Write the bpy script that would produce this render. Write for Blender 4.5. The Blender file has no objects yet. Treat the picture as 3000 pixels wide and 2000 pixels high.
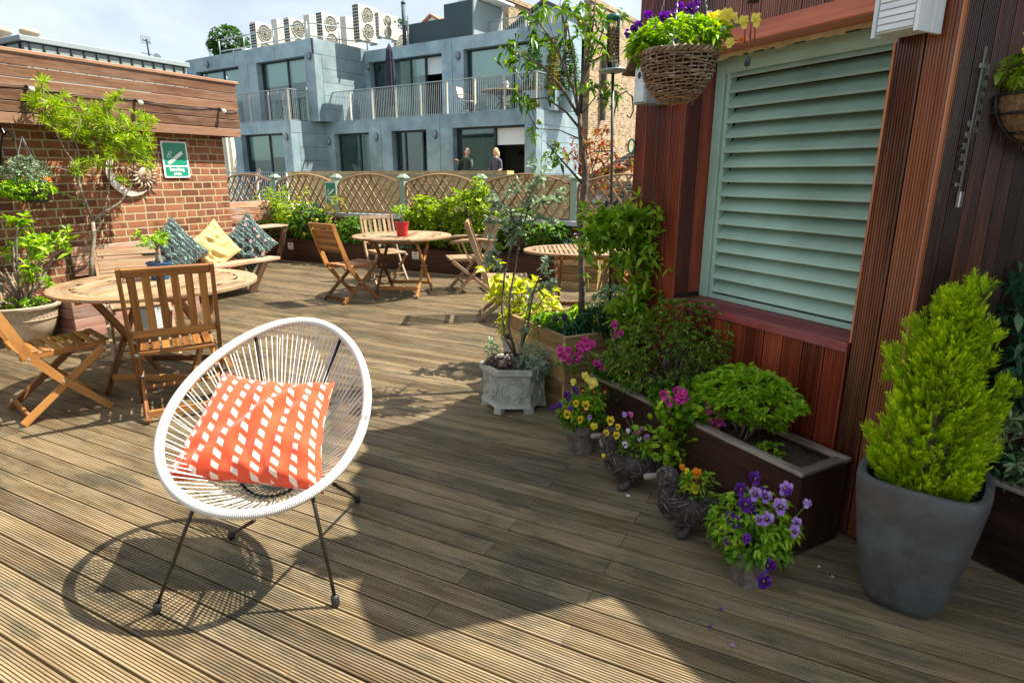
import bpy, math, random
import numpy as np
from mathutils import Vector, Matrix, Quaternion
from math import sin, cos, pi, radians, atan2, sqrt
random.seed(7); RNG = np.random.default_rng(11)
SC = bpy.context.scene; COL = SC.collection

# ------------------------------------------------------------------ camera
HC = 1.45; PITCH = radians(15.228); YAW = radians(27.5); FPX = 1800.0
cd = bpy.data.cameras.new('camera'); cam = bpy.data.objects.new('camera', cd); COL.objects.link(cam)
cam.location = (0, 0, HC); cam.rotation_euler = (pi/2 - PITCH, 0, YAW)
cd.sensor_width = 36; cd.lens = 36*FPX/3000; cd.clip_start = .05; cd.clip_end = 2000
SC.camera = cam
# ------------------------------------------------------------------ sky + sun
SAZ, SEL = radians(37), radians(56.2)                # direction to the sun
TOSUN = Vector((cos(SEL)*cos(SAZ), cos(SEL)*sin(SAZ), sin(SEL)))
w = bpy.data.worlds.new('World'); SC.world = w; w.use_nodes = True
nt = w.node_tree; nt.nodes.clear()
N_ = nt.nodes.new; L_ = nt.links.new
wo = N_('ShaderNodeOutputWorld'); bg = N_('ShaderNodeBackground'); bg.inputs[1].default_value = .052
sk = N_('ShaderNodeTexSky'); sk.sky_type = 'NISHITA'; sk.sun_disc = False
sk.sun_elevation = SEL; sk.sun_rotation = pi/2 - SAZ; sk.air_density = 1.0; sk.dust_density = 1.2
tc = N_('ShaderNodeTexCoord'); mp = N_('ShaderNodeMapping'); mp.inputs['Scale'].default_value = (1.1, 1.6, 5.0)
mp.inputs['Rotation'].default_value = (0, .25, .5)
nz = N_('ShaderNodeTexNoise'); nz.inputs['Scale'].default_value = 1.5; nz.inputs['Detail'].default_value = 7; nz.inputs['Roughness'].default_value = .55
nz.inputs['Distortion'].default_value = .6
cr = N_('ShaderNodeValToRGB'); cr.color_ramp.elements[0].position = .38; cr.color_ramp.elements[0].color = (.42, .42, .42, 1)
cr.color_ramp.elements[1].position = .68; cr.color_ramp.elements[1].color = (.88, .88, .88, 1)
mx = N_('ShaderNodeMix'); mx.data_type = 'RGBA'; mx.inputs[7].default_value = (8.4, 8.95, 9.6, 1)
L_(tc.outputs['Generated'], mp.inputs[0]); L_(mp.outputs[0], nz.inputs['Vector']); L_(nz.outputs['Fac'], cr.inputs[0])
L_(cr.outputs[0], mx.inputs[0]); L_(sk.outputs[0], mx.inputs[6]); L_(mx.outputs[2], bg.inputs[0]); L_(bg.outputs[0], wo.inputs[0])
sd = bpy.data.lights.new('sun', 'SUN'); sd.energy = 5.0; sd.angle = radians(.53); sd.color = (1, .93, .80)
sun = bpy.data.objects.new('sun', sd); COL.objects.link(sun); sun.rotation_euler = TOSUN.to_track_quat('Z', 'Y').to_euler()
SC.view_settings.view_transform = 'Standard'; SC.view_settings.look = 'None'
SC.view_settings.exposure = 1.45; SC.view_settings.gamma = 1

# ------------------------------------------------------------------ measuring helpers (rays of the photographed view)
_f = Vector((-sin(YAW)*cos(PITCH), cos(YAW)*cos(PITCH), -sin(PITCH))); _r = Vector((cos(YAW), sin(YAW), 0)); _u = _r.cross(_f)
def ray(px, py): return _f + _r*((px-1500)/FPX) + _u*((1000-py)/FPX)
def at(px, py, z=0.0):
    d = ray(px, py); return Vector((0, 0, HC)) + d*((z-HC)/d.z)
def hit(px, py, p0, n):
    d = ray(px, py); n = Vector((n[0], n[1], 0)); p0 = Vector((p0[0], p0[1], 0)); o = Vector((0, 0, HC))
    return o + d*((p0-o).dot(n)/d.dot(n))
def vp(px, py, p, off=0.0):
    n = Vector((p[0], p[1])).normalized(); return hit(px, py, (p[0]+n.x*off, p[1]+n.y*off), n)

# ------------------------------------------------------------------ materials
def lin(c): return tuple(((v/12.92) if v <= .04045 else ((v+.055)/1.055)**2.4) for v in c)
MATS = {}
def newmat(name):
    m = bpy.data.materials.new(name); m.use_nodes = True; t = m.node_tree
    return m, t, t.nodes['Principled BSDF'], t.nodes.new, t.links.new
def ramp(t, pts):
    r = t.nodes.new('ShaderNodeValToRGB'); e = r.color_ramp.elements
    while len(e) < len(pts): e.new(.5)
    for i, (p, c) in enumerate(pts): e[i].position = p; e[i].color = (*c[:3], 1)
    return r
def attr(t, n, out='Fac'):
    a = t.nodes.new('ShaderNodeAttribute'); a.attribute_name = n; return a.outputs[out]
def mathn(t, op, a, b=None, c=None):
    n = t.nodes.new('ShaderNodeMath'); n.operation = op
    for i, v in enumerate((a, b, c)):
        if v is None: continue
        if isinstance(v, (int, float)): n.inputs[i].default_value = v
        else: t.links.new(v, n.inputs[i])
    return n.outputs[0]
def mixc(t, fac, a, b, mode='MIX'):
    n = t.nodes.new('ShaderNodeMix'); n.data_type = 'RGBA'; n.blend_type = mode
    for i, v in ((0, fac), (6, a), (7, b)):
        if isinstance(v, (int, float)): n.inputs[i].default_value = v
        elif isinstance(v, tuple): n.inputs[i].default_value = (*v[:3], 1)
        else: t.links.new(v, n.inputs[i])
    return n.outputs[2]
def noise(t, vec, scale, detail=4, rough=.55, sc3=None):
    n = t.nodes.new('ShaderNodeTexNoise'); n.inputs['Scale'].default_value = scale; n.inputs['Detail'].default_value = detail
    n.inputs['Roughness'].default_value = rough
    if sc3:
        m = t.nodes.new('ShaderNodeMapping'); m.inputs['Scale'].default_value = sc3; t.links.new(vec, m.inputs[0]); vec = m.outputs[0]
    t.links.new(vec, n.inputs['Vector']); return n.outputs['Fac']
def bump(t, bsdf, h, dist, strength=1.0):
    b = t.nodes.new('ShaderNodeBump'); b.inputs['Distance'].default_value = dist; b.inputs['Strength'].default_value = strength
    t.links.new(h, b.inputs['Height']); t.links.new(b.outputs[0], bsdf.inputs['Normal'])
def objc(t): return t.nodes.new('ShaderNodeTexCoord').outputs['Object']

def plain(name, col, rough=.6, var=.15, scale=8.0, bmp=0.0, metal=0.0, spec=.5, bscale=None, dirt=None, dirtfac=.5):
    m, t, b, N, L = newmat(name); o = objc(t)
    n1 = noise(t, o, scale, 5); f = ramp(t, [(.3, tuple(c*(1-var) for c in col)), (.7, tuple(min(1, c*(1+var)) for c in col))])
    L(n1, f.inputs[0]); c = f.outputs[0]
    rv = mathn(t, 'MULTIPLY_ADD', attr(t, 'rnd'), var*1.2, 1-var*.6)
    hs = N('ShaderNodeHueSaturation'); L(rv, hs.inputs['Value']); L(c, hs.inputs['Color']); c = hs.outputs[0]
    if dirt:
        n2 = noise(t, o, scale*.35, 8, .7); r2 = ramp(t, [(.48, (0, 0, 0)), (.66, (1, 1, 1))]); L(n2, r2.inputs[0])
        c = mixc(t, mathn(t, 'MULTIPLY', r2.outputs[0], dirtfac), c, dirt)
    L(c, b.inputs['Base Color']); b.inputs['Roughness'].default_value = rough; b.inputs['Metallic'].default_value = metal
    b.inputs['Specular IOR Level'].default_value = spec
    if bmp: bump(t, b, noise(t, o, bscale or scale*8, 5), bmp)
    return m

def wood(name, cols, rough=.55, grain=1.0, rvar=.5, weather=None, wfac=.6, bmp=.0006, coat=0.0, stain=None, sfac=.5, spec=.4):
    """cols: (dark, mid, light); grain runs along each piece through the 'guv' attribute"""
    m, t, b, N, L = newmat(name); g = attr(t, 'guv', 'Vector'); rn = attr(t, 'rnd')
    n1 = noise(t, g, 1.0, 6, .6, (3*grain, 60*grain, 60*grain)); n2 = noise(t, g, 1.0, 4, .5, (1.2*grain, 12*grain, 12*grain))
    mixv = mathn(t, 'MULTIPLY_ADD', n1, .55, mathn(t, 'MULTIPLY', n2, .45))
    s = mathn(t, 'ADD', mixv, mathn(t, 'MULTIPLY_ADD', rn, rvar*.35, -rvar*.175))
    r = ramp(t, [(.34, cols[0]), (.5, cols[1]), (.68, cols[2])]); L(s, r.inputs[0]); c = r.outputs[0]
    o = objc(t)
    if weather:
        n3 = noise(t, g, 1.0, 7, .65, (2.2, 9, 9)); r3 = ramp(t, [(.45, (0, 0, 0)), (.62, (1, 1, 1))]); L(n3, r3.inputs[0])
        c = mixc(t, mathn(t, 'MULTIPLY', r3.outputs[0], wfac), c, weather)
    if stain:
        n4 = mathn(t, 'MULTIPLY_ADD', noise(t, g, 1.0, 6, .7, (3.5, 16, 16)), .5, mathn(t, 'MULTIPLY', noise(t, o, 1.4, 6, .6), .5)); r4 = ramp(t, [(.50, (0, 0, 0)), (.58, (1, 1, 1))]); L(n4, r4.inputs[0])
        c = mixc(t, mathn(t, 'MULTIPLY', r4.outputs[0], sfac), c, stain)
    L(c, b.inputs['Base Color']); b.inputs['Roughness'].default_value = rough; b.inputs['Specular IOR Level'].default_value = spec
    b.inputs['Coat Weight'].default_value = coat; b.inputs['Coat Roughness'].default_value = .25
    
    if bmp: bump(t, b, n1, bmp)
    return m

def leafm(name, c0, c1, c2=None, trans=.35, rough=.45, edge=None):
    m, t, b, N, L = newmat(name); rn = attr(t, 'rnd')
    pts = [(0.0, c0), (.75, c1)] + ([(1.0, c2)] if c2 else [(1.0, c1)])
    r = ramp(t, pts); L(rn, r.inputs[0]); c = r.outputs[0]
    n1 = noise(t, objc(t), 60, 3); hs = N('ShaderNodeHueSaturation'); L(mathn(t, 'MULTIPLY_ADD', n1, .5, .75), hs.inputs['Value']); L(c, hs.inputs['Color']); c = hs.outputs[0]
    if edge:
        n2 = noise(t, objc(t), 90, 2); r2 = ramp(t, [(.47, (0, 0, 0)), (.55, (1, 1, 1))]); L(n2, r2.inputs[0]); c = mixc(t, r2.outputs[0], c, edge)
    L(c, b.inputs['Base Color']); b.inputs['Roughness'].default_value = rough; b.inputs['Specular IOR Level'].default_value = .35
    tr = N('ShaderNodeBsdfTranslucent'); ms = N('ShaderNodeMixShader'); ms.inputs[0].default_value = trans
    hs2 = N('ShaderNodeHueSaturation'); hs2.inputs['Saturation'].default_value = 1.15; hs2.inputs['Value'].default_value = 1.5; L(c, hs2.inputs['Color']); L(hs2.outputs[0], tr.inputs[0])
    out = t.nodes['Material Output']; L(b.outputs[0], ms.inputs[1]); L(tr.outputs[0], ms.inputs[2]); L(ms.outputs[0], out.inputs[0])
    return m

def brickm(name, cols, mortar, bw=.225, rh=.08, ms=.012, axis='Y', bmp=.006, darken=None):
    m, t, b, N, L = newmat(name); o = objc(t); sp = N('ShaderNodeSeparateXYZ'); L(o, sp.inputs[0]); cb = N('ShaderNodeCombineXYZ')
    # wobble so the courses are not ruler straight
    sn = N('ShaderNodeSeparateXYZ'); L(N('ShaderNodeTexCoord').outputs['Normal'], sn.inputs[0]); fx = mathn(t, 'GREATER_THAN', mathn(t, 'ABSOLUTE', sn.outputs['X']), .7)
    along = mathn(t, 'ADD', mathn(t, 'MULTIPLY', sp.outputs['Y'], fx), mathn(t, 'MULTIPLY', sp.outputs['X'], mathn(t, 'SUBTRACT', 1.0, fx)))
    L(mathn(t, 'ADD', along, mathn(t, 'MULTIPLY_ADD', noise(t, o, 2.5, 2), .02, -.01)), cb.inputs[0])
    L(mathn(t, 'ADD', sp.outputs['Z'], mathn(t, 'MULTIPLY_ADD', noise(t, o, 4, 2), .014, -.007)), cb.inputs[1])
    br = N('ShaderNodeTexBrick'); L(cb.outputs[0], br.inputs['Vector']); br.inputs['Scale'].default_value = 1
    br.inputs['Brick Width'].default_value = bw; br.inputs['Row Height'].default_value = rh; br.inputs['Mortar Size'].default_value = ms
    br.inputs['Mortar Smooth'].default_value = .35; br.inputs['Color1'].default_value = (0, 0, 0, 1); br.inputs['Color2'].default_value = (1, 1, 1, 1)
    br.inputs['Mortar'].default_value = (.5, .5, .5, 1); br.squash = .55; br.squash_frequency = 2; br.offset_frequency = 2
    pts = [(i/(len(cols)-1), c) for i, c in enumerate(cols)]; r = ramp(t, pts); L(br.outputs['Color'], r.inputs[0])
    n1 = noise(t, o, 35, 6, .7); c = mixc(t, .35, r.outputs[0], mixc(t, n1, tuple(v*.55 for v in cols[1]), tuple(min(1, v*1.5) for v in cols[1])), 'MIX')
    n2 = noise(t, o, 6, 6, .6); r2 = ramp(t, [(.5, (0, 0, 0)), (.66, (1, 1, 1))]); L(n2, r2.inputs[0])
    c = mixc(t, mathn(t, 'MULTIPLY', r2.outputs[0], .55), c, darken or tuple(v*.3 for v in cols[0]))
    mc = ramp(t, [(.3, tuple(v*.8 for v in mortar)), (.7, mortar)]); L(noise(t, o, 50, 3), mc.inputs[0])
    c = mixc(t, br.outputs['Fac'], c, mc.outputs[0]); L(c, b.inputs['Base Color']); b.inputs['Roughness'].default_value = .9
    b.inputs['Specular IOR Level'].default_value = .2
    h = mathn(t, 'ADD', mathn(t, 'SUBTRACT', 1.0, br.outputs['Fac']), mathn(t, 'MULTIPLY', n1, .35)); bump(t, b, h, bmp)
    return m

# ------------------------------------------------------------------ mesh builder
class MB:
    def __init__(s): s.v = []; s.f = []; s.mi = []; s.r = []; s.g = []
    def add(s, vs, fs, mi=0, rnd=None, guv=None):
        b = len(s.v); r = random.random() if rnd is None else rnd
        s.v += [tuple(v) for v in vs]; s.f += [tuple(b+i for i in f) for f in fs]; s.mi += [mi]*len(fs); s.r += [r]*len(vs)
        if guv is None: guv = [(v[0]+r*7, v[1]+r*3, v[2]) for v in vs]
        s.g += guv; return b
    def box(s, c, d, R=None, mi=0, rnd=None, taper=1.0, bev=0.0):
        """box centre c, full dims d; R = 3x3 Matrix; chamfered when bev > 0"""
        hx, hy, hz = d[0]/2, d[1]/2, d[2]/2; r = random.random() if rnd is None else rnd
        if bev <= 0:
            L = [(x*hx*(taper if z > 0 else 1), y*hy*(taper if z > 0 else 1), z*hz) for x in (-1, 1) for y in (-1, 1) for z in (-1, 1)]
            F = [(0, 1, 3, 2), (4, 6, 7, 5), (0, 4, 5, 1), (2, 3, 7, 6), (0, 2, 6, 4), (1, 5, 7, 3)]
        else:
            b = min(bev, hx*.45, hy*.45, hz*.45); L = []; F = []
            def vid(x, y, z, a):
                k = [hx*x, hy*y, hz*z]
                for i in range(3):
                    if i != a: k[i] -= b*(x, y, z)[i]
                L.append(tuple(k)); return len(L)-1
            I = {(x, y, z, a): vid(x, y, z, a) for x in (-1, 1) for y in (-1, 1) for z in (-1, 1) for a in range(3)}
            def q(ks, n):
                ids = [I[k] for k in ks]; p = [Vector(L[i]) for i in ids]; nn = (p[1]-p[0]).cross(p[2]-p[0])
                F.append(tuple(ids) if nn.dot(Vector(n)) > 0 else tuple(reversed(ids)))
            for sg in (-1, 1):
                q([(sg, -1, -1, 0), (sg, 1, -1, 0), (sg, 1, 1, 0), (sg, -1, 1, 0)], (sg, 0, 0))
                q([(-1, sg, -1, 1), (1, sg, -1, 1), (1, sg, 1, 1), (-1, sg, 1, 1)], (0, sg, 0))
                q([(-1, -1, sg, 2), (1, -1, sg, 2), (1, 1, sg, 2), (-1, 1, sg, 2)], (0, 0, sg))
                for s2 in (-1, 1):
                    q([(sg, s2, -1, 0), (sg, s2, 1, 0), (sg, s2, 1, 1), (sg, s2, -1, 1)], (sg, s2, 0))
                    q([(sg, -1, s2, 0), (sg, 1, s2, 0), (sg, 1, s2, 2), (sg, -1, s2, 2)], (sg, 0, s2))
                    q([(-1, sg, s2, 1), (1, sg, s2, 1), (1, sg, s2, 2), (-1, sg, s2, 2)], (0, sg, s2))
                    for s3 in (-1, 1): q([(sg, s2, s3, 0), (sg, s2, s3, 1), (sg, s2, s3, 2)], (sg, s2, s3))
        ax = sorted(range(3), key=lambda i: -d[i]); G = [(v[ax[0]]+r*13, v[ax[1]]+r*5, v[ax[2]]) for v in L]
        if R is not None: L = [tuple(R @ Vector(v)) for v in L]
        s.add([(v[0]+c[0], v[1]+c[1], v[2]+c[2]) for v in L], F, mi, r, G); return s
    def bar(s, a, b, w, t, up=(0, 0, 1), mi=0, rnd=None, bev=0.0):
        a, b = Vector(a), Vector(b); x = (b-a); l = x.length; x = x/l; u = Vector(up); y = u.cross(x)
        if y.length < 1e-4: y = Vector((1, 0, 0)).cross(x)
        y.normalize(); z = x.cross(y); R = Matrix((x, y, z)).transposed(); return s.box((a+b)/2, (l, w, t), R, mi, rnd, 1.0, bev)
    def tube(s, P, R, n=8, mi=0, rnd=None, closed=False, cap=True):
        P = [Vector(p) for p in P]; m = len(P); R = R if hasattr(R, '__len__') else [R]*m; r = random.random() if rnd is None else rnd
        V = []; G = []; pu = None; L = 0
        for i, p in enumerate(P):
            if closed: d = P[(i+1) % m]-P[i-1]
            else: d = P[min(i+1, m-1)]-P[max(i-1, 0)]
            d.normalize()
            if pu is None:
                pu = Vector((0, 0, 1)) if abs(d.z) < .9 else Vector((1, 0, 0))
            u = (pu - d*pu.dot(d)).normalized(); pu = u; v = d.cross(u)
            if i: L += (P[i]-P[i-1]).length
            for k in range(n):
                a = 2*pi*k/n; V.append(p+u*(R[i]*cos(a))+v*(R[i]*sin(a))); G.append((L+r*9, k/n*.3, r*3))
        F = []
        for i in range(m if closed else m-1):
            j = (i+1) % m
            for k in range(n): F.append((i*n+k, i*n+(k+1) % n, j*n+(k+1) % n, j*n+k))
        if cap and not closed: F.append(tuple(reversed(range(n)))); F.append(tuple(range((m-1)*n, m*n)))
        s.add(V, F, mi, r, G); return s
    def lathe(s, prof, c=(0, 0, 0), n=24, mi=0, sx=1, sy=1, rnd=None, ang=0, closed_top=False, power=2.0):
        V = []; F = []; m = len(prof)
        for (rr, z) in prof:
            for k in range(n):
                a = 2*pi*k/n+ang; ca, sa = cos(a), sin(a); q = 1.0
                if power != 2.0: q = 1/((abs(ca)**power+abs(sa)**power)**(1/power))
                V.append((c[0]+rr*q*ca*sx, c[1]+rr*q*sa*sy, c[2]+z))
        for i in range(m-1):
            for k in range(n): F.append((i*n+k, i*n+(k+1) % n, (i+1)*n+(k+1) % n, (i+1)*n+k))
        F.append(tuple(reversed(range(n))))
        if closed_top: F.append(tuple(range((m-1)*n, m*n)))
        s.add(V, F, mi, rnd); return s
    def prism(s, poly, z0, z1, mi=0, rnd=None, M=None):
        n = len(poly); V = [(x, y, z0) for x, y in poly]+[(x, y, z1) for x, y in poly]
        F = [tuple(reversed(range(n))), tuple(range(n, 2*n))]+[(i, (i+1) % n, n+(i+1) % n, n+i) for i in range(n)]
        if M is not None: V = [tuple(M @ Vector(v)) for v in V]
        s.add(V, F, mi, rnd); return s
    def gboard(s, o, al, ac, nm, L, W, T=.02, ridges=8, depth=.0025, mi=0, rnd=None, seg=1):
        """grooved board: starts at o, runs L along 'al', W across 'ac', grooved face towards nm"""
        o, al, ac, nm = Vector(o), Vector(al).normalized(), Vector(ac).normalized(), Vector(nm).normalized()
        r = random.random() if rnd is None else rnd; p = W/ridges; prof = [(0, -T)]
        for i in range(ridges): x = i*p; prof += [(x+p*.06, -depth if i else -.002), (x+p*.2, 0), (x+p*.72, 0), (x+p*.86, -depth)]
        prof[-1] = (W, -.002); prof.append((W, -T)); V = []; G = []; m = len(prof)
        for k in range(2):
            for (a, b) in prof: V.append(o+al*(L*k)+ac*a+nm*b); G.append((L*k+r*17, a+r*5, b))
        F = [(i, i+1, m+i+1, m+i) for i in range(m-1)]+[tuple(reversed(range(m))), tuple(range(m, 2*m)), (m-1, 0, m, 2*m-1)]
        if al.cross(ac).dot(nm) < 0: F = [tuple(reversed(f)) for f in F]
        F = [tuple(reversed(f)) for f in F]
        s.add(V, F, mi, r, G); return s
    def grid(s, fn, nu, nv, mi=0, rnd=None, closeu=False, uvs=None):
        V = [fn(i/(nu-(0 if closeu else 1)), j/(nv-1)) for j in range(nv) for i in range(nu)]; F = []
        for j in range(nv-1):
            for i in range(nu if closeu else nu-1): F.append((j*nu+i, j*nu+(i+1) % nu, (j+1)*nu+(i+1) % nu, (j+1)*nu+i))
        G = None
        if uvs: G = [(i/(nu-1), j/(nv-1), 0) for j in range(nv) for i in range(nu)]
        s.add(V, F, mi, rnd, G); return s
    def build(s, name, mats, parent=None, smooth=False, loc=None):
        me = bpy.data.meshes.new(name); me.from_pydata(s.v, [], s.f); n = len(s.v)
        a = me.attributes.new('rnd', 'FLOAT', 'POINT'); a.data.foreach_set('value', s.r)
        g = me.attributes.new('guv', 'FLOAT_VECTOR', 'POINT'); g.data.foreach_set('vector', [c for v in s.g for c in v])
        mats = mats if isinstance(mats, (list, tuple)) else [mats]
        for m in mats: me.materials.append(m)
        if len(mats) > 1: me.polygons.foreach_set('material_index', s.mi)
        if smooth: me.polygons.foreach_set('use_smooth', [True]*len(s.f))
        me.update(); o = bpy.data.objects.new(name, me); COL.objects.link(o)
        if parent: o.parent = parent
        if loc: o.location = loc
        return o
def smooth_angle(o, deg=40):
    me = o.data; me.polygons.foreach_set('use_smooth', [True]*len(me.polygons))
    try: me.set_sharp_from_angle(angle=radians(deg))
    except Exception: pass
    return o
def tag(o, label, cat, group=None):
    o['label'] = label; o['category'] = cat
    if group: o['group'] = group
    return o
def thing(name, label, cat, loc=(0, 0, 0), rz=0, group=None):
    o = bpy.data.objects.new(name, None); COL.objects.link(o); o.location = loc; o.rotation_euler = (0, 0, rz); o.empty_display_size = .1
    return tag(o, label, cat, group)
def struct(o): o['kind'] = 'structure'; return o
def dup(root, loc=None, rz=None, label=None):
    r = root.copy(); COL.objects.link(r)
    if loc is not None: r.location = loc
    if rz is not None: r.rotation_euler = (0, 0, rz)
    if label: r['label'] = label
    def rec(a, b):
        for ch in list(a.children):
            c = ch.copy(); COL.objects.link(c); c.parent = b; rec(ch, c)
    rec(root, r); return r
def textmesh(name, s, size, M, mat, parent=None, ext=.0006, align='CENTER', bold=0.0, space=1.0):
    cu = bpy.data.curves.new('tmp', 'FONT'); cu.body = s; cu.size = size; cu.align_x = align; cu.align_y = 'CENTER'; cu.extrude = ext; cu.offset = bold; cu.space_line = space
    ob = bpy.data.objects.new('tmp', cu); COL.objects.link(ob); bpy.context.view_layer.update()
    me = bpy.data.meshes.new_from_object(ob.evaluated_get(bpy.context.evaluated_depsgraph_get())); bpy.data.objects.remove(ob)
    me.materials.clear(); me.materials.append(mat); me.transform(M); o = bpy.data.objects.new(name, me); me.name = name; COL.objects.link(o)
    if parent: o.parent = parent
    return o

# ------------------------------------------------------------------ leaves
def perp(d):
    a = np.where(np.abs(d[:, 2:3]) < .9, np.array([[0, 0, 1.]]), np.array([[1., 0, 0]])); u = np.cross(d, a); u /= np.linalg.norm(u, axis=1)[:, None]+1e-9
    return u
def rand_unit(n, up=0.0):
    v = RNG.normal(size=(n, 3)); v[:, 2] += up; return v/(np.linalg.norm(v, axis=1)[:, None]+1e-9)
def leafmesh(name, B, D, ln, wd, mat, parent=None, fold=.25, droop=.25, rnd=None, roll=1.0, shape=.45, loc=None, simple=False, lobes=0):
    """B base points, D directions, ln/wd arrays: one folded leaf each, one mesh"""
    n = len(B); B = np.asarray(B, float); D = np.asarray(D, float); D = D/(np.linalg.norm(D, axis=1)[:, None]+1e-9)
    ln = np.broadcast_to(ln, (n,)).astype(float)[:, None]; wd = np.broadcast_to(wd, (n,)).astype(float)[:, None]
    S = perp(D); U = np.cross(S, D); a = RNG.normal(size=(n, 1))*roll*.5; S, U = S*np.cos(a)+U*np.sin(a), U*np.cos(a)-S*np.sin(a)
    dz = np.zeros((n, 3)); dz[:, 2] = -1
    tip = B+D*ln+dz*ln*droop; mid = B+D*ln*shape+U*0-U*wd*fold*.0
    l = B+D*ln*shape-S*wd*.5+U*wd*fold; r = B+D*ln*shape+S*wd*.5+U*wd*fold
    if simple:
        V = np.stack([B, r, tip, l], 1).reshape(-1, 3); k = 4; q = np.arange(n)[:, None]*4; F = np.concatenate([q+0, q+1, q+2, q+3], 1)
        ls = np.arange(n)*4; lt = np.full(n, 4); LV = F.reshape(-1); nf = n
    else:
        l2 = B+D*ln*(shape+.27)-S*wd*.36+U*wd*fold*.8+dz*ln*droop*.4; r2 = B+D*ln*(shape+.27)+S*wd*.36+U*wd*fold*.8+dz*ln*droop*.4
        mid2 = B+D*ln*(shape+.2)+dz*ln*droop*.35
        V = np.stack([B, r, r2, tip, l2, l, mid2], 1).reshape(-1, 3); k = 7; q = np.arange(n)[:, None]*7
        F = np.concatenate([q, q+1, q+2, q+6, q+6, q+2, q+3, q+4, q, q+6, q+4, q+5], 1)
        nf = n*3; LV = F.reshape(-1)
    me = bpy.data.meshes.new(name); me.vertices.add(len(V)); me.vertices.foreach_set('co', V.reshape(-1)); me.loops.add(nf*4); me.loops.foreach_set('vertex_index', LV.astype(np.int32))
    me.polygons.add(nf); me.polygons.foreach_set('loop_start', (np.arange(nf)*4).astype(np.int32)); me.update(calc_edges=True)
    rr = RNG.random(n) if rnd is None else np.asarray(rnd); at_ = me.attributes.new('rnd', 'FLOAT', 'POINT'); at_.data.foreach_set('value', np.repeat(np.clip(rr, 0, 1), k))
    me.materials.append(mat); me.validate(); o = bpy.data.objects.new(name, me); COL.objects.link(o)
    if parent: o.parent = parent
    if loc is not None: o.location = loc
    return o
def whorls(P, D, per, spread, jit=.25):
    """per leaves round each tip P with direction D; spread = angle away from D"""
    n = len(P); P = np.repeat(P, per, 0); D0 = np.repeat(D/np.linalg.norm(D, axis=1)[:, None], per, 0); S = perp(D0); U = np.cross(S, D0)
    a = (np.tile(np.arange(per), n)*2*pi/per+np.repeat(RNG.random(n)*6.28, per)+RNG.normal(size=n*per)*.3)[:, None]
    sp = (spread*(1+RNG.normal(size=n*per)*jit))[:, None]
    return P, D0*np.cos(sp)+(S*np.cos(a)+U*np.sin(a))*np.sin(sp)
def ellips(n, c, r, shell=.5, zmin=None):
    d = rand_unit(n); q = RNG.random(n)**(shell/3)
    p = np.array(c)+d*np.array(r)*q[:, None]
    if zmin is not None: k = p[:, 2] > zmin; p, d = p[k], d[k]
    return p, d
def stems_mesh(name, base, tips, r0, r1, mat, parent, n=6, sag=.15, jit=.02):
    mb = MB()
    for tpt in tips:
        b = Vector(base)+Vector((random.gauss(0, jit), random.gauss(0, jit), 0)); e = Vector(tpt); m1 = b.lerp(e, .35)+Vector((0, 0, (e-b).length*sag)); m1 += Vector([random.gauss(0, 1)*(e-b).length*.05 for _ in range(3)])
        m2 = b.lerp(e, .7)+Vector((0, 0, (e-b).length*sag*.6))+Vector([random.gauss(0, 1)*(e-b).length*.04 for _ in range(3)])
        mb.tube([b, m1, m2, e], [r0, r0*.75+r1*.25, r0*.4+r1*.6, r1], n)
    return mb.build(name, mat, parent, True)
# ------------------------------------------------------------------ material library
M = {}
M['deck'] = wood('deck_boards', ((.078, .053, .027), (.175, .125, .066), (.32, .24, .135)), .62, 1.0, .45, weather=(.24, .20, .14), wfac=.4, bmp=0, stain=(.034, .044, .032), sfac=.5, spec=.25)
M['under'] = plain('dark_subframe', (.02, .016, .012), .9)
M['redwood'] = wood('red_stained_board', ((.075, .010, .005), (.19, .030, .012), (.34, .075, .028)), .38, .8, 1.0, bmp=.0004, coat=.25)
M['redpaint'] = wood('orange_red_beam', ((.25, .05, .025), (.42, .10, .045), (.55, .17, .08)), .4, .6, .6, coat=.2)
M['sill'] = wood('maroon_sill', ((.13, .015, .02), (.24, .03, .035), (.3, .06, .06)), .45, .6, .6, weather=(.3, .16, .16), wfac=.4)
M['brownwood'] = wood('dark_brown_board', ((.045, .014, .007), (.13, .038, .016), (.25, .085, .038)), .25, .8, 1.0, bmp=.0005, coat=.5, weather=(.2, .13, .1), wfac=.12)
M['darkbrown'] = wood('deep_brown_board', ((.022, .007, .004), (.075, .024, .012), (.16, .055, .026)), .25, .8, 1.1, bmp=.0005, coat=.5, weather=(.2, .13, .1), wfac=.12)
M['orangeedge'] = wood('orange_trim', ((.3, .09, .04), (.45, .17, .08), (.6, .27, .14)), .4, .6, .5)
M['fascia'] = wood('reddish_fascia_board', ((.09, .038, .018), (.20, .092, .046), (.31, .17, .10)), .55, 1, .9, bmp=.0005, weather=(.33, .22, .15), wfac=.35)
M['teak'] = wood('golden_teak', ((.10, .035, .007), (.25, .10, .024), (.40, .19, .052)), .42, 1.2, .8, bmp=.0004, coat=.15)
M['teak2'] = wood('weathered_teak', ((.12, .062, .026), (.25, .145, .066), (.38, .245, .13)), .6, 1.2, .8, bmp=.0005, weather=(.31, .25, .17), wfac=.6)
M['benchwood'] = wood('peeling_bench_wood', ((.11, .045, .025), (.27, .13, .075), (.45, .27, .17)), .6, 1, 1.0, weather=(.36, .30, .23), wfac=.75, bmp=.001)
M['planter'] = wood('dark_stained_planter', ((.012, .005, .004), (.032, .012, .008), (.065, .026, .016)), .45, .7, .6, weather=(.075, .036, .022), wfac=.4, bmp=.0006)
M['plantertrim'] = wood('weathered_planter_edge', ((.10, .085, .065), (.22, .19, .15), (.36, .33, .27)), .75, 1.0, .6, weather=(.08, .03, .02), wfac=.8, bmp=.001)
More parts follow.
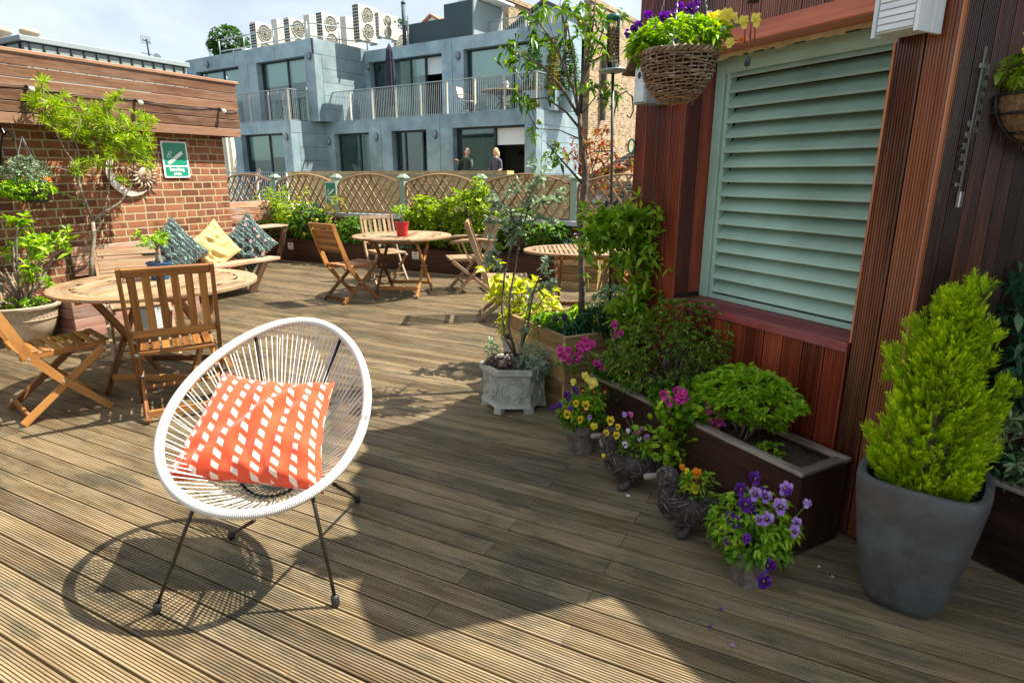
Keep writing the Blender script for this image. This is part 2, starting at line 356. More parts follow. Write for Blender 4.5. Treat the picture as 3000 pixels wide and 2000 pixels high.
M['newtimber'] = wood('treated_timber_planter', ((.13, .075, .025), (.30, .19, .075), (.45, .32, .16)), .6, 1.0, .8, bmp=.0006)
M['redtimber'] = wood('reddish_timber_planter', ((.14, .055, .035), (.27, .12, .08), (.38, .2, .14)), .6, 1.0, .8, weather=(.35, .3, .26), wfac=.4)
M['lattice'] = wood('lattice_batten', ((.11, .058, .025), (.25, .14, .065), (.40, .26, .13)), .6, 1.2, .6)
M['sage'] = plain('sage_green_paint', (.25, .36, .27), .45, .08, 6, dirt=(.18, .24, .16), dirtfac=.5)
M['louvre'] = plain('louvre_green_paint', (.37, .55, .45), .42, .07, 3, dirt=(.17, .27, .19), dirtfac=.5)
M['coping'] = plain('grey_metal_coping', (.42, .46, .47), .45, .06, 3, dirt=(.3, .33, .32), dirtfac=.5)
M['brick'] = brickm('red_stock_brick', [(.075, .032, .022), (.22, .085, .042), (.31, .125, .060), (.25, .105, .055), (.14, .065, .045)], (.42, .335, .20), .225, .08, .0095)
M['darkbrick'] = brickm('dark_parapet_brick', [(.05, .02, .014), (.1, .035, .022), (.14, .05, .03)], (.24, .19, .12), axis='X')
M['yellowbrick'] = brickm('yellow_stock_brick', [(.40, .26, .10), (.60, .43, .19), (.72, .55, .30)], (.46, .37, .22), .225, .075, .009, axis='X')
M['londonbrick'] = brickm('mixed_yellow_brick', [(.05, .035, .03), (.34, .24, .13), (.48, .35, .2), (.55, .42, .26), (.2, .12, .08)], (.5, .42, .3), .225, .075, .010, axis='Y')
M['oldbrick'] = brickm('sooty_yellow_brick', [(.05, .035, .02), (.18, .13, .07), (.34, .25, .13)], (.45, .42, .36), .225, .075, .010, axis='X')
M['zinc'] = plain('grey_zinc_panel', (.25, .365, .41), .42, .30, 1.6, bmp=.0, metal=.25, dirt=(.40, .47, .48), dirtfac=.6)
M['zincside'] = plain('pale_zinc_panel', (.30, .40, .44), .40, .18, 1.5, metal=.35, dirt=(.5, .57, .58), dirtfac=.6)
M['joint'] = plain('dark_joint', (.02, .03, .035), .7)
M['darkrender'] = plain('dark_blue_grey_render', (.045, .075, .09), .7, .08, 1)
M['render'] = plain('grey_render', (.24, .29, .30), .8, .06, 1)
M['steel'] = plain('galvanised_steel', (.34, .40, .41), .4, .12, 4, metal=.4)
M['darkframe'] = plain('dark_window_frame', (.02, .028, .032), .4)
M['blind'] = plain('pale_roller_blind', (.80, .86, .84), .8, .04, 2)
M['room'] = plain('dim_interior', (.10, .085, .07), .9)
M['tealreflect'] = plain('teal_reflection_panel', (.04, .75, .60), .4, .1, 1)  # brightened teal colour stands in for the reflection in the window glass
M['rubberblack'] = plain('matt_black', (.015, .015, .016), .5)
M['blackmetal'] = plain('black_painted_metal', (.012, .016, .015), .3, .1, 20, spec=.6)
M['bronze'] = plain('dark_steel_rod', (.035, .030, .022), .28, .2, 30, metal=.6)
M['white'] = plain('white_paint', (.78, .79, .77), .5, .04, 4)
M['acwhite'] = plain('cream_casing', (.56, .55, .46), .5, .04, 2)
M['pvc'] = plain('white_pvc_cord', (.64, .64, .61), .33, .03, 30, spec=.5)
M['stone'] = plain('cast_stone', (.42, .425, .36), .9, .12, 20, bmp=.002, bscale=140, dirt=(.17, .19, .13), dirtfac=.5)
M['bigpot'] = plain('grey_resin_pot', (.068, .068, .068), .62, .18, 18, bmp=.0012, bscale=220, dirt=(.115, .145, .155), dirtfac=.45)
M['oldterra'] = plain('grey_weathered_pot', (.125, .092, .075), .85, .3, 40, bmp=.003, bscale=90, dirt=(.27, .26, .24), dirtfac=.7)
M['paleterra'] = plain('pale_terracotta', (.38, .29, .195), .8, .1, 8, bmp=.002, bscale=60, dirt=(.6, .54, .45), dirtfac=.5)
M['bluepot'] = plain('blue_glazed_tin', (.012, .075, .17), .3, .1, 5)
M['redpot'] = plain('red_plastic_pot', (.42, .018, .02), .35, .06, 5)
M['palepot'] = plain('pale_grey_pot', (.36, .42, .42), .6, .1, 5)
M['soil'] = plain('potting_soil', (.04, .026, .017), .95, .5, 60, bmp=.012, bscale=70)
M['bark'] = plain('brown_bark', (.10, .07, .05), .85, .4, 30, bmp=.006, bscale=50, dirt=(.24, .20, .16), dirtfac=.7)
M['greybark'] = plain('grey_bark', (.20, .17, .13), .85, .3, 30, bmp=.004, bscale=60, dirt=(.08, .06, .05), dirtfac=.5)
M['greenstem'] = plain('green_stem', (.09, .16, .03), .6, .2, 20)
M['wicker'] = plain('split_willow', (.21, .135, .075), .6, .5, 40, bmp=.003, bscale=90, dirt=(.42, .34, .25), dirtfac=.8)
M['darkwicker'] = plain('dark_willow', (.06, .045, .035), .6, .4, 30)
M['twig'] = plain('dark_twig', (.045, .034, .03), .7, .5, 40)
M['twig2'] = plain('light_twig', (.17, .145, .125), .7, .4, 40)
M['coir'] = plain('coir_fibre', (.22, .14, .065), .95, .5, 60, bmp=.008, bscale=110)
M['rust'] = plain('aged_metal_ornament', (.30, .20, .14), .55, .3, 12, metal=.35, dirt=(.5, .42, .34), dirtfac=.6)
M['moon'] = plain('pewter_moon', (.55, .5, .45), .5, .15, 12, metal=.3, dirt=(.3, .2, .14), dirtfac=.5)
M['greysign'] = plain('sign_white', (.78, .79, .78), .4, .02, 2)
M['greensign'] = plain('sign_green', (.005, .23, .13), .3, .05, 3)
M['birdgrey'] = wood('grey_limed_wood', ((.20, .22, .23), (.32, .345, .36), (.5, .51, .52)), .75, 1, .5)
M['birdroof'] = plain('bark_roof', (.17, .11, .06), .9, .4, 30, bmp=.006)
M['palewood'] = wood('pale_blue_grey_board', ((.50, .58, .60), (.66, .74, .76), (.80, .84, .85)), .6, 1, .4)
M['bulb'] = plain('frosted_bulb', (.85, .85, .82), .2, .02, 3)
M['skin'] = plain('skin', (.5, .28, .18), .55, .05, 5)
M['silver'] = plain('aluminium', (.6, .62, .6), .25, .08, 20, metal=.8)
M['copper'] = plain('reddish_chime_tube', (.35, .10, .10), .3, .1, 20, metal=.5)
M['ladder'] = wood('grey_old_batten', ((.10, .095, .085), (.2, .19, .17), (.33, .32, .29)), .8, 1, .5)
M['asphalt'] = plain('street_asphalt', (.05, .05, .05), .9)
M['felt'] = plain('roof_felt', (.10, .10, .10), .9, .2, 3)
M['creamcloth'] = plain('cream_cloth', (.66, .6, .48), .8, .06, 6)
M['navycloth'] = plain('navy_parasol_cloth', (.028, .028, .055), .75, .12, 6)
M['terra'] = plain('terracotta', (.45, .2, .11), .8)
M['redring'] = plain('sign_red', (.5, .02, .02), .4)

def glassm():
    m, t, b, N, L = newmat('tinted_glass'); out = t.nodes['Material Output']
    tr = N('ShaderNodeBsdfTransparent'); tr.inputs[0].default_value = (.80, .95, .92, 1); gl = N('ShaderNodeBsdfGlossy'); gl.inputs['Roughness'].default_value = .02; gl.inputs[0].default_value = (.75, .95, .92, 1)
    fr = N('ShaderNodeFresnel'); fr.inputs[0].default_value = 2.3; ms = N('ShaderNodeMixShader'); L(fr.outputs[0], ms.inputs[0]); L(tr.outputs[0], ms.inputs[1]); L(gl.outputs[0], ms.inputs[2]); L(ms.outputs[0], out.inputs[0]); return m
M['glass'] = glassm()
def clearm():
    m, t, b, N, L = newmat('clear_plastic'); out = t.nodes['Material Output']
    tr = N('ShaderNodeBsdfTransparent'); tr.inputs[0].default_value = (.93, .95, .94, 1); gl = N('ShaderNodeBsdfGlossy'); gl.inputs['Roughness'].default_value = .08
    fr = N('ShaderNodeFresnel'); fr.inputs[0].default_value = 1.5; ms = N('ShaderNodeMixShader'); L(fr.outputs[0], ms.inputs[0]); L(tr.outputs[0], ms.inputs[1]); L(gl.outputs[0], ms.inputs[2]); L(ms.outputs[0], out.inputs[0]); return m
M['clear'] = clearm()
# coiled cord wrapping for the chair rim
def coilm():
    m, t, b, N, L = newmat('wrapped_cord'); g = attr(t, 'guv', 'Vector'); sp = N('ShaderNodeSeparateXYZ'); L(g, sp.inputs[0])
    s = mathn(t, 'ABSOLUTE', mathn(t, 'SINE', mathn(t, 'MULTIPLY', sp.outputs['X'], pi/.0062)))
    r = ramp(t, [(0, (.25, .25, .23)), (.35, (.62, .62, .59))]); L(s, r.inputs[0]); L(r.outputs[0], b.inputs['Base Color']); b.inputs['Roughness'].default_value = .35
    bump(t, b, s, .0022); return m
M['coil'] = coilm()

# leaf colours
M['lime'] = leafm('lime_leaf', (.08, .16, .006), (.28, .40, .012), (.46, .53, .035), .4)
M['green'] = leafm('mid_green_leaf', (.035, .10, .010), (.11, .25, .018), (.28, .42, .04), .35)
M['dark'] = leafm('dark_green_leaf', (.012, .05, .014), (.035, .11, .025), (.09, .2, .05), .25)
M['bluegreen'] = leafm('blue_green_leaf', (.012, .06, .03), (.04, .14, .06), (.13, .26, .12), .25)
M['cypress'] = leafm('golden_cypress_leaf', (.15, .28, .004), (.46, .64, .010), (.82, .90, .03), .35, .6)
M['fresh'] = leafm('fresh_yellow_green_leaf', (.08, .19, .006), (.26, .45, .018), (.50, .65, .05), .38)
M['climber'] = leafm('climber_leaf', (.06, .16, .006), (.24, .42, .024), (.48, .58, .06), .35)
M['azalea'] = leafm('azalea_leaf', (.045, .10, .008), (.14, .24, .02), (.34, .26, .05), .25)
M['peach'] = leafm('peach_leaf', (.025, .075, .004), (.085, .19, .012), (.26, .38, .035), .3)
M['silverleaf'] = leafm('silver_green_leaf', (.14, .22, .13), (.25, .34, .2), (.40, .46, .32), .2)
M['aucuba'] = leafm('spotted_leaf', (.10, .19, .01), (.30, .38, .03), (.52, .54, .08), .35, edge=(.62, .58, .06))
M['varieg'] = leafm('variegated_leaf', (.10, .2, .08), (.22, .32, .14), (.5, .52, .3), .2)
M['redleaf'] = leafm('red_young_leaf', (.14, .03, .014), (.25, .07, .03), (.18, .22, .03), .4)
M['mottle'] = leafm('mottled_leaf', (.12, .17, .02), (.34, .32, .06), (.42, .17, .09), .35)
M['purpleleaf'] = leafm('dusky_purple_leaf', (.06, .03, .04), (.15, .09, .09), (.22, .2, .12), .2)
M['farleaf'] = leafm('far_tree_leaf', (.02, .07, .012), (.06, .15, .02), (.12, .24, .03), .25)
M['ivy'] = leafm('ivy_leaf', (.16, .27, .03), (.34, .45, .06), (.5, .55, .2), .35)
M['p_violet'] = leafm('violet_petal', (.06, .008, .16), (.12, .012, .28), (.2, .03, .42), .25)
M['p_lilac'] = leafm('lilac_petal', (.32, .17, .52), (.42, .25, .62), (.5, .35, .7), .3)
M['p_yellow'] = leafm('yellow_petal', (.62, .42, .01), (.75, .55, .015), (.8, .68, .08), .3)
M['p_paleyellow'] = leafm('pale_yellow_petal', (.72, .62, .10), (.8, .72, .18), (.8, .78, .4), .35)
M['p_pink'] = leafm('pink_petal', (.5, .03, .24), (.62, .06, .36), (.7, .25, .5), .3)
M['p_white'] = leafm('white_petal', (.6, .55, .66), (.75, .72, .8), (.8, .8, .8), .3)
M['p_orange'] = leafm('orange_petal', (.7, .17, .005), (.78, .24, .01), (.8, .3, .02), .3)
M['p_maroon'] = leafm('maroon_petal', (.10, .005, .02), (.17, .008, .03), (.22, .02, .05), .2)
M['p_darkeye'] = plain('dark_blotch', (.02, .004, .02), .7)

# ------------------------------------------------------------------ ground and deck
g = MB(); g.box((0, 200, -9.3), (1600, 1600, .2)); struct(g.build('street_ground', M['asphalt']))
PIT = .1004; Y0 = 1.427-30*PIT
dk = MB(); xr = [(-1.077, 2.2), (-.62, 2.6)]
for i in range(94):
    y = Y0+i*PIT+.004; W = PIT-.008
    if y > 7.69: break
    j0 = (-1.077, -.62)[i % 2] if i > 28 else random.uniform(-1.5, 0)
    js = [3.6]+[j0-k for k in ([-2.4, 0, 3.0+.45*(i % 3), 6.6+.45*(i % 4)])]+[-9.6]
    js = sorted(set(js), reverse=True)
    for a, b in zip(js, js[1:]):
        if y < 5.2 and a < -6.9: continue
        b2 = b if y > 5.2 else max(b, -6.9)
        dk.gboard((a-.0015, y, random.gauss(0, .0004)), (-1, 0, 0), (0, 1, 0), (0, 0, 1), a-b2-.003, W, .028, 9, .0042)
deck = struct(dk.build('deck', M['deck']))
sc_ = MB()
for i in range(94):
    y = Y0+i*PIT+.004
    if y > 4.6 or y < .2: continue
    for j in range(-9, 4):
        for q in (.022, .070): x = -1.05+j*.452+random.gauss(0, .006); sc_.lathe([(.0028, -.0035), (.0030, -.0008)], (x, y+q+random.gauss(0, .002), 0), 7, closed_top=True)
struct(sc_.build('deck_screws', M['under']))
ub = MB(); ub.box((-3, 3.2, -.09), (13.2, 11, .08)); struct(ub.build('deck_subframe', M['under']))
# fallen petals and grit on the boards
pet = [(2110, 1783, 'p_violet'), (2080, 1835, 'p_violet'), (2145, 1890, 'p_lilac'), (1735, 1340, 'p_pink'), (1535, 1218, 'p_pink'), (1497, 1220, 'p_white'), (1840, 1452, 'p_white'), (1912, 1472, 'p_pink'), (1955, 1450, 'p_white'), (2400, 1660, 'p_white'), (2440, 1690, 'p_white')]
for k, (px, py, mm) in enumerate(pet):
    p = at(px, py, .004); mb = MB(); s = .008; a = random.random()*6
    mb.add([(p.x+cos(a+q)*s*(1.6 if q % 3 < 1 else .8), p.y+sin(a+q)*s, .004+(.006 if i % 2 else 0)) for i, q in enumerate((0, 1.2, 2.4, 3.6, 4.8))], [(0, 1, 2, 3, 4)])
    o = mb.build('fallen_petal', M[mm]); tag(o, 'tiny %s petal fallen on the deck boards' % {'p_violet': 'dark violet', 'p_lilac': 'pale lilac', 'p_pink': 'pink', 'p_white': 'white'}[mm], 'petal', 'fallen petals on the deck')

# ------------------------------------------------------------------ red shed (frame S to the right along the wall, NN out of the wall)
a = radians(145); WS = Vector((-cos(a), -sin(a), 0)); WN = Vector((cos(a+pi/2), sin(a+pi/2), 0)); UP = Vector((0, 0, 1)); WO = Vector((.19, 2.63, 0))
def sp(s, n, z=0.0): return WO+WS*s+WN*n+UP*z
RW = Matrix((WS, WN, UP)).transposed()     # local x along wall, y out, z up (left-handed flip handled by symmetry of boxes)
def wbox(mb, s0, s1, n0, n1, z0, z1, mi=0, rnd=None, bev=0): mb.box(sp((s0+s1)/2, (n0+n1)/2, (z0+z1)/2), (abs(s1-s0), abs(n1-n0), abs(z1-z0)), RW, mi, rnd, 1.0, bev)
shed = thing('timber_shed', 'red stained timber shed with a big green louvred opening beside the planters', 'shed', (0, 0, 0))
BP = .0985
def vboards(mb, s0, s1, z0, z1, n=0.0, mi=0, ridges=9):
    k = max(1, round((s1-s0)/BP)); wd = (s1-s0)/k
    for i in range(k): mb.gboard(sp(s0+i*wd+.002, n, z0), UP, WS, WN, z1-z0, wd-.006, .018, ridges, .0036, mi)
def rboards(mb, s, n0, n1, z0, z1, mi=0, sgn=1, ridges=9):
    """boards on a return face at s, facing +S (sgn=1) or -S, from n0 down to n1"""
    k = max(1, round((n0-n1)/BP)); wd = (n0-n1)/k
    for i in range(k): mb.gboard(sp(s, n0-i*wd-.002, z0), UP, -WN, WS*sgn, z1-z0, wd-.005, .018, ridges, .0025, mi)
TOPZ = 2.3
mb = MB()
vboards(mb, -1.522, -1.125, .02, TOPZ+.1); vboards(mb, -1.125, -.108, .02, .765)
mb.build('front_cladding', M['redwood'], shed)
mb = MB(); rboards(mb, -1.126, -.004, -.20, .83, 2.0, sgn=1); mb.build('reveal_cladding', M['redwood'], shed)
mb = MB(); vboards(mb, -1.125, .105, 2.075, 2.5); mb.build('upper_cladding', M['brownwood'], shed)['label'] = 'purplish dark boards above the louvre'
mb = MB(); vboards(mb, -.097, .100, .02, 2.075, .004); mb.build('corner_post', M['brownwood'], shed)['label'] = 'dark brown grooved corner post'
mb = MB(); wbox(mb, -.107, -.0985, -.2, .004, .81, 2.0); wbox(mb, .1005, .107, -.02, .006, .02, 2.5); mb.build('post_trim', M['orangeedge'], shed)
mb = MB(); wbox(mb, -1.118, -.107, -.10, .03, 2.0, 2.072, bev=.004); mb.build('lintel_beam', M['redpaint'], shed)
mb = MB(); wbox(mb, -1.124, -.108, -.2, .014, .767, .806, bev=.003); mb.build('window_sill', M['sill'], shed)
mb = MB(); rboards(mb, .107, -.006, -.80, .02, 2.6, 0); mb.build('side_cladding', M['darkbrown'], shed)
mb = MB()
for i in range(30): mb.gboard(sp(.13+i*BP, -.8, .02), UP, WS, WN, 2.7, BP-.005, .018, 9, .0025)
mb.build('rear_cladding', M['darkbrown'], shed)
# core: walls behind the cladding and roof whose edge throws the big shadow
mb = MB()
wbox(mb, -1.50, -1.13, -.9, -.022, 0, 2.3); wbox(mb, -1.13, -.10, -.9, -.26, 0, 2.5); wbox(mb, -1.13, -.10, -.26, -.022, 0, .76); wbox(mb, -1.13, -.10, -.26, -.022, 2.08, 2.5)
wbox(mb, -.095, .085, -.9, -.022, 0, 2.6); wbox(mb, .09, 3.0, -1.1, -.822, 0, 2.7); wbox(mb, -1.5, .085, -2.2, -.9, 0, 2.3)
mb.build('inner_wall', M['under'], shed)
RP = [(-1.60, -1.3, 2.45), (-1.57, -.62, 2.45), (-1.46, -.25, 2.40), (-1.40, -.13, 2.44), (-1.30, -.10, 2.47), (-1.13, .03, 2.52), (-1.02, .01, 2.54), (-.90, .08, 2.57), (-.80, .05, 2.6), (-.70, .09, 2.62), (-.52, .10, 2.66), (-.44, .08, 2.68), (-.23, .12, 2.73), (-.10, .10, 2.75), (.0, .13, 2.77), (.27, .11, 2.80), (.36, -.30, 2.8), (.43, -.70, 2.8), (3.2, -.72, 2.8), (3.2, -2.2, 2.8), (-1.6, -2.2, 2.45)]
mb = MB(); n = len(RP); V = [sp(s, q, z) for s, q, z in RP]+[sp(s, q, z-.09) for s, q, z in RP]
mb.add(V, [tuple(range(n)), tuple(reversed(range(n, 2*n)))]+[(i, n+i, n+(i+1) % n, (i+1) % n) for i in range(n)]); mb.build('roof', M['felt'], shed)
mb = MB(); vboards(mb, -1.522, -1.125, 2.405, 2.47, -.03); mb.build('eaves_cladding', M['brownwood'], shed)
mb = MB(); vboards(mb, -.9, .105, 2.5, 2.62, -.03); mb.build('eaves_cladding', M['brownwood'], shed)
# louvre
lv = thing('louvre', 'x', 'x'); del lv['label']; del lv['category']; lv.parent = shed; lv.name = 'louvre'
mb = MB(); LB = -.205
wbox(mb, -1.118, -1.060, LB-.03, LB+.03, .808, 1.998, bev=.003); wbox(mb, -1.058, -1.035, LB-.03, LB+.015, .808, 1.94, bev=.002)
wbox(mb, -.165, -.115, LB-.03, LB+.03, .808, 1.998, bev=.003); wbox(mb, -1.058, -.167, LB-.03, LB+.028, 1.925, 1.998, bev=.003); wbox(mb, -1.058, -.167, LB-.03, LB+.02, .808, .835, bev=.003)
mb.build('frame', M['louvre'], lv)
mb = MB(); z = .845; k = 0
while z < 1.905:
    A = [(LB+.022, z), (LB+.026, z+.004), (LB+.022, z+.011), (LB-.052, z+.078), (LB-.058, z+.071), (LB+.012, z+.006)]
    V = [sp(-1.034, q, zz) for q, zz in A]+[sp(-.168, q, zz) for q, zz in A]; nA = len(A)
    mb.add(V, [tuple(range(nA)), tuple(reversed(range(nA, 2*nA)))]+[(i, nA+i, nA+(i+1) % nA, (i+1) % nA) for i in range(nA)]); z += .0705
mb.build('slats', M['louvre'], lv)
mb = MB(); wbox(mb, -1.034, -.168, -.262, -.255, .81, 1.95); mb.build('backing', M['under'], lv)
mb = MB(); rr = [(-1.09+.03*i, random.uniform(.0, .012)) for i in range(33)]
for i, (s, d) in enumerate(rr): wbox(mb, s, s+.03, -.10, -.092, 1.985-d, 1.999)
mb.build('foam_sealant', plain('sealant', (.5, .42, .25), .8), lv)
# ------------------------------------------------------------------ brick building on the left (wall plane x = XW)
XW = -6.78; YE = 5.36
bh = thing('brick_building', 'red brick wall of a low building topped by reddish timber fascia boards', 'building')
mb = MB(); mb.box((XW-1.5, (YE-6)/2, .95), (3.0, YE+6, 1.92)); mb.build('brick_wall', M['brick'], bh)
mb = MB(); XF = XW+.17
for i in range(6): mb.gboard((XF, -6, 1.885+i*.1), (0, 1, 0), (0, 0, 1), (1, 0, 0), 6+YE+.14, .090, .02, 10, .0025)
for i in range(6): mb.gboard((XF-.02, YE+.14, 1.885+i*.1), (-1, 0, 0), (0, 0, 1), (0, 1, 0), 2.8, .094, .02, 10, .0025)
mb.build('fascia', M['fascia'], bh)
mb = MB(); mb.box((XF-.02, (YE-6)/2+.08, 2.50), (.07, YE+6.2, .035), bev=.006); mb.build('fascia_cap', M['fascia'], bh)
mb = MB(); mb.box((XF-1.6, (YE-6)/2, 2.06), (3.12, YE+6.1, .3)); mb.build('roof', M['felt'], bh)

def smoking_sign(name, label, W, H_, R, loc):
    """R: local x right, y up, z out"""
    t = thing(name, label, 'sign', loc, 0, 'green smoking area signs'); T = Matrix.Translation(Vector(loc)) @ R.to_4x4(); T0 = R.to_4x4()
    def put(mb_, nm, mat): o = mb_.build(nm, mat, t); o.data.transform(T0); return o
    def rr(x0, y0, x1, y1, r): return [(x0+r, y0), (x1-r, y0), (x1, y0+r), (x1, y1-r), (x1-r, y1), (x0+r, y1), (x0, y1-r), (x0, y0+r)]
    m1 = MB(); m1.prism(rr(-W/2, -H_/2, W/2, H_/2, .006), 0, .004); put(m1, 'plate', M['greysign'])
    m2 = MB(); m2.prism(rr(-W*.44, -H_*.16, W*.44, H_*.46, .012), .004, .0052); m2.prism(rr(-W*.44, -H_*.46, W*.44, -H_*.2, .008), .004, .0052); put(m2, 'green_panel', M['greensign'])
    m3 = MB(); s = W/.31
    d = Vector((.82, .57, 0)).normalized(); q = Vector((-d.y, d.x, 0)); o = Vector((-.055, -.02, 0))*s
    def strip(a, b, w, z0=.0052, z1=.0062): 
        P = [o+d*a*s-q*w*s, o+d*b*s-q*w*s, o+d*b*s+q*w*s, o+d*a*s+q*w*s]; m3.prism([(p.x, p.y) for p in P], z0, z1)
    strip(.0, .172, .018)
    for k in range(3): strip(-.015-.014*k, -.007-.014*k, .018)
    for (bx, by) in ((-.078, .012), (-.05, .022)):
        pts = [(bx, by), (bx-.014, by+.018), (bx-.02, by+.03), (bx-.004, by+.038), (bx+.008, by+.048), (bx-.004, by+.06), (bx+.006, by+.072)]
        for (x0, y0), (x1, y1) in zip(pts, pts[1:]):
            e = Vector((x1-x0, y1-y0, 0)).normalized(); w_ = Vector((-e.y, e.x, 0))*.0035; P = [Vector((x0, y0, 0))-w_-e*.001, Vector((x1, y1, 0))-w_+e*.001, Vector((x1, y1, 0))+w_+e*.001, Vector((x0, y0, 0))+w_-e*.001]
            m3.prism([(p.x*s, p.y*s) for p in P], .0052, .0062)
    put(m3, 'cigarette_symbol', M['greysign'])
    textmesh('lettering', 'Smoking\narea', .052*s, T0 @ Matrix.Translation((0, -H_*.33, .0058)), M['greysign'], t, .0005, bold=.0012*s, space=.82)
    m4 = MB()
    for x in (-1, 1):
        for y in (-1, 1): m4.lathe([(.003, 0), (.003, .002)], (x*(W/2-.009), y*(H_/2-.009), .004), 8, closed_top=True)
    put(m4, 'screws', M['steel']); return t
RX = Matrix(((0, 0, 1), (1, 0, 0), (0, 1, 0)))          # x->+Y, y->+Z, z->+X
RYN = Matrix(((1, 0, 0), (0, 0, -1), (0, 1, 0)))        # x->+X, y->+Z, z->-Y
smoking_sign('smoking_sign', 'green and white smoking area sign screwed to the red brick wall', .315, .395, RX, (XW+.012, 4.70, 1.608))
smoking_sign('smoking_sign', 'smaller green smoking area sign hung on a post of the lattice fence', .245, .37, RYN, (-7.585, 8.0, 1.14))

# sun and moon wall ornament
t = thing('sun_and_moon_ornament', 'metal sun and crescent moon ornament hung on the brick wall behind the tree', 'wall ornament', (XW+.03, 4.12, 1.42))
mb = MB(); n = 26; P = []
for i in range(n+1): a_ = radians(118+i/n*192); P.append((cos(a_)*.25, sin(a_)*.25))
for i in range(n, -1, -1): a_ = radians(118+i/n*192); k = sin(i/n*pi); P.append((cos(a_)*(.25-.085*k)+.0, sin(a_)*(.25-.085*k)))
mb.prism(P[:-1], 0, .012, M=RX.to_4x4()); o = mb.build('crescent_moon', M['moon'], t); o.location = (0, .02, .05)
mb = MB(); n = 28; V = []
mb.grid(lambda u, v: ((.035*cos(v*pi/2)), sin(v*pi/2)*.085*cos(u*2*pi), sin(v*pi/2)*.085*sin(u*2*pi)), 24, 6, closeu=True); sunface = mb.build('sun_face', M['rust'], t, True); sunface.location = (.01, .17, .02)
mb = MB(); mb.tube([(.045, -.03, .02), (.052, 0, .028), (.045, .03, .02)], .005, 6); mb.tube([(.03, -.03, -.03), (.042, 0, -.038), (.03, .03, -.03)], .006, 6); mb.tube([(.045, 0, .02), (.06, 0, -.008)], [.006, .01], 6); mb.build('features', M['rust'], sunface)
mb = MB()
for i in range(18):
    a_ = i/18*2*pi; r0, r1 = .08, (.165 if i % 2 else .2); w_ = .014
    p = [(0, cos(a_)*r0, sin(a_)*r0), (.012, cos(a_+.10)*(r0+(r1-r0)*.4), sin(a_+.10)*(r0+(r1-r0)*.4)), (0, cos(a_-.05)*(r0+(r1-r0)*.75), sin(a_-.05)*(r0+(r1-r0)*.75)), (.014, cos(a_+.1)*r1, sin(a_+.1)*r1)]
    mb.tube(p, [w_, w_*.9, w_*.55, .002], 6)
o = mb.build('sun_rays', M['rust'], t, True); o.location = (.01, .17, .02)

# festoon lights on the fascia
t = thing('festoon_light_string', 'festoon cable with white bulbs strung along the timber fascia', 'string lights', (XF, 3.2, 2.2))
mb = MB(); P = []; att = [(1.6, 2.26), (2.3, 2.235), (3.23, 2.215), (4.22, 2.20), (5.22, 2.20), (5.5, 2.19)]
for (y0, z0), (y1, z1) in zip(att, att[1:]):
    for k in range(8): u = k/8; P.append((.012, y0+(y1-y0)*u-3.2, z0+(z1-z0)*u-.03*sin(u*pi)-2.2))
P.append((.012, 5.5-3.2, -.01)); mb.tube(P, .0045, 6); mb.build('cable', M['rubberblack'], t, True)
for (y, z) in ((3.24, 2.21), (4.23, 2.19), (5.23, 2.19)):
    d = Vector((1, .12, -.45)).normalized(); b0 = Vector((.012, y-3.2, z-2.2)); mb = MB()
    mb.tube([b0-d*.012, b0+d*.0, b0+d*.04], [.012, .014, .015], 10); h = mb.build('lamp_holder', M['rubberblack'], t, True)
    mb = MB(); c0 = b0+d*.04; mb.tube([c0, c0+d*.006, c0+d*.018, c0+d*.032, c0+d*.044, c0+d*.052, c0+d*.055], [.012, .015, .022, .0245, .021, .012, .003], 14); mb.build('bulb', M['bulb'], h, True)

# ------------------------------------------------------------------ rear parapet, coping, lattice fence
pw = thing('parapet_wall', 'dark red brick parapet with pale grey metal coping behind the long planters', 'wall')
mb = MB(); mb.box((-5, 8.22, .1), (12.6, .28, 1.3)); mb.build('brickwork', M['darkbrick'], pw)
mb = MB()
for i in range(5): mb.box((-10.1+i*2.5, 8.22, .785), (2.496, .40, .07), bev=.006)
mb.build('coping', M['coping'], pw)
mb = MB(); mb.box((-9.4, 6.9, .3), (.25, 2.5, 1.0)); mb.build('return_wall', M['darkbrick'], pw)
lf = thing('lattice_fence', 'arched diamond lattice fence with sage green posts on the parapet', 'fence', (0, 8.16, .82))
PX = [-10.55, -9.05, -7.6, -6.2, -4.77, -3.27, -1.8, -.4]
def post(x):
    mb = MB(); mb.box((x, 0, .28), (.095, .095, .56), bev=.004); p = mb.build('post', M['sage'], lf)
    mb = MB(); mb.box((x, 0, .575), (.15, .15, .022), bev=.004); mb.box((x, 0, .608), (.13, .13, .044), taper=.45); mb.build('post_cap', M['sage'], p)
for x in PX: post(x)
def panel(x0, x1):
    mb = MB(); x0 += .055; x1 -= .055; W_ = x1-x0; zb, ze, zc = .03, .48, .62
    f = lambda x: ze+(zc-ze)*(1-((x-(x0+x1)/2)/(W_/2))**2); rr_ = random.random()
    for s in (-1, 1):
        k = -8.0
        while k < 8:
            pts = []
            for i in range(121):
                x = x0+W_*i/120; z = zb+s*1.35*(x-x0)+k*.212
                if zb <= z <= f(x): pts.append((x, z))
            if len(pts) > 2: mb.bar((pts[0][0], .006*s, pts[0][1]), (pts[-1][0], .006*s, pts[-1][1]), .012, .028, (0, 1, 0) if False else (0, 0, 1), rnd=random.random())
            k += 1
    n = 18; mb.tube([(x0+W_*i/n, 0, f(x0+W_*i/n)+.008) for i in range(n+1)], .016, 4)
    mb.box(((x0+x1)/2, 0, zb-.012), (W_, .035, .03)); mb.box((x0+.006, 0, .26), (.022, .035, .46)); mb.box((x1-.006, 0, .26), (.022, .035, .46))
    mb.build('lattice_panel', M['lattice'], lf)
for a_, b_ in zip(PX, PX[1:]): panel(a_, b_)

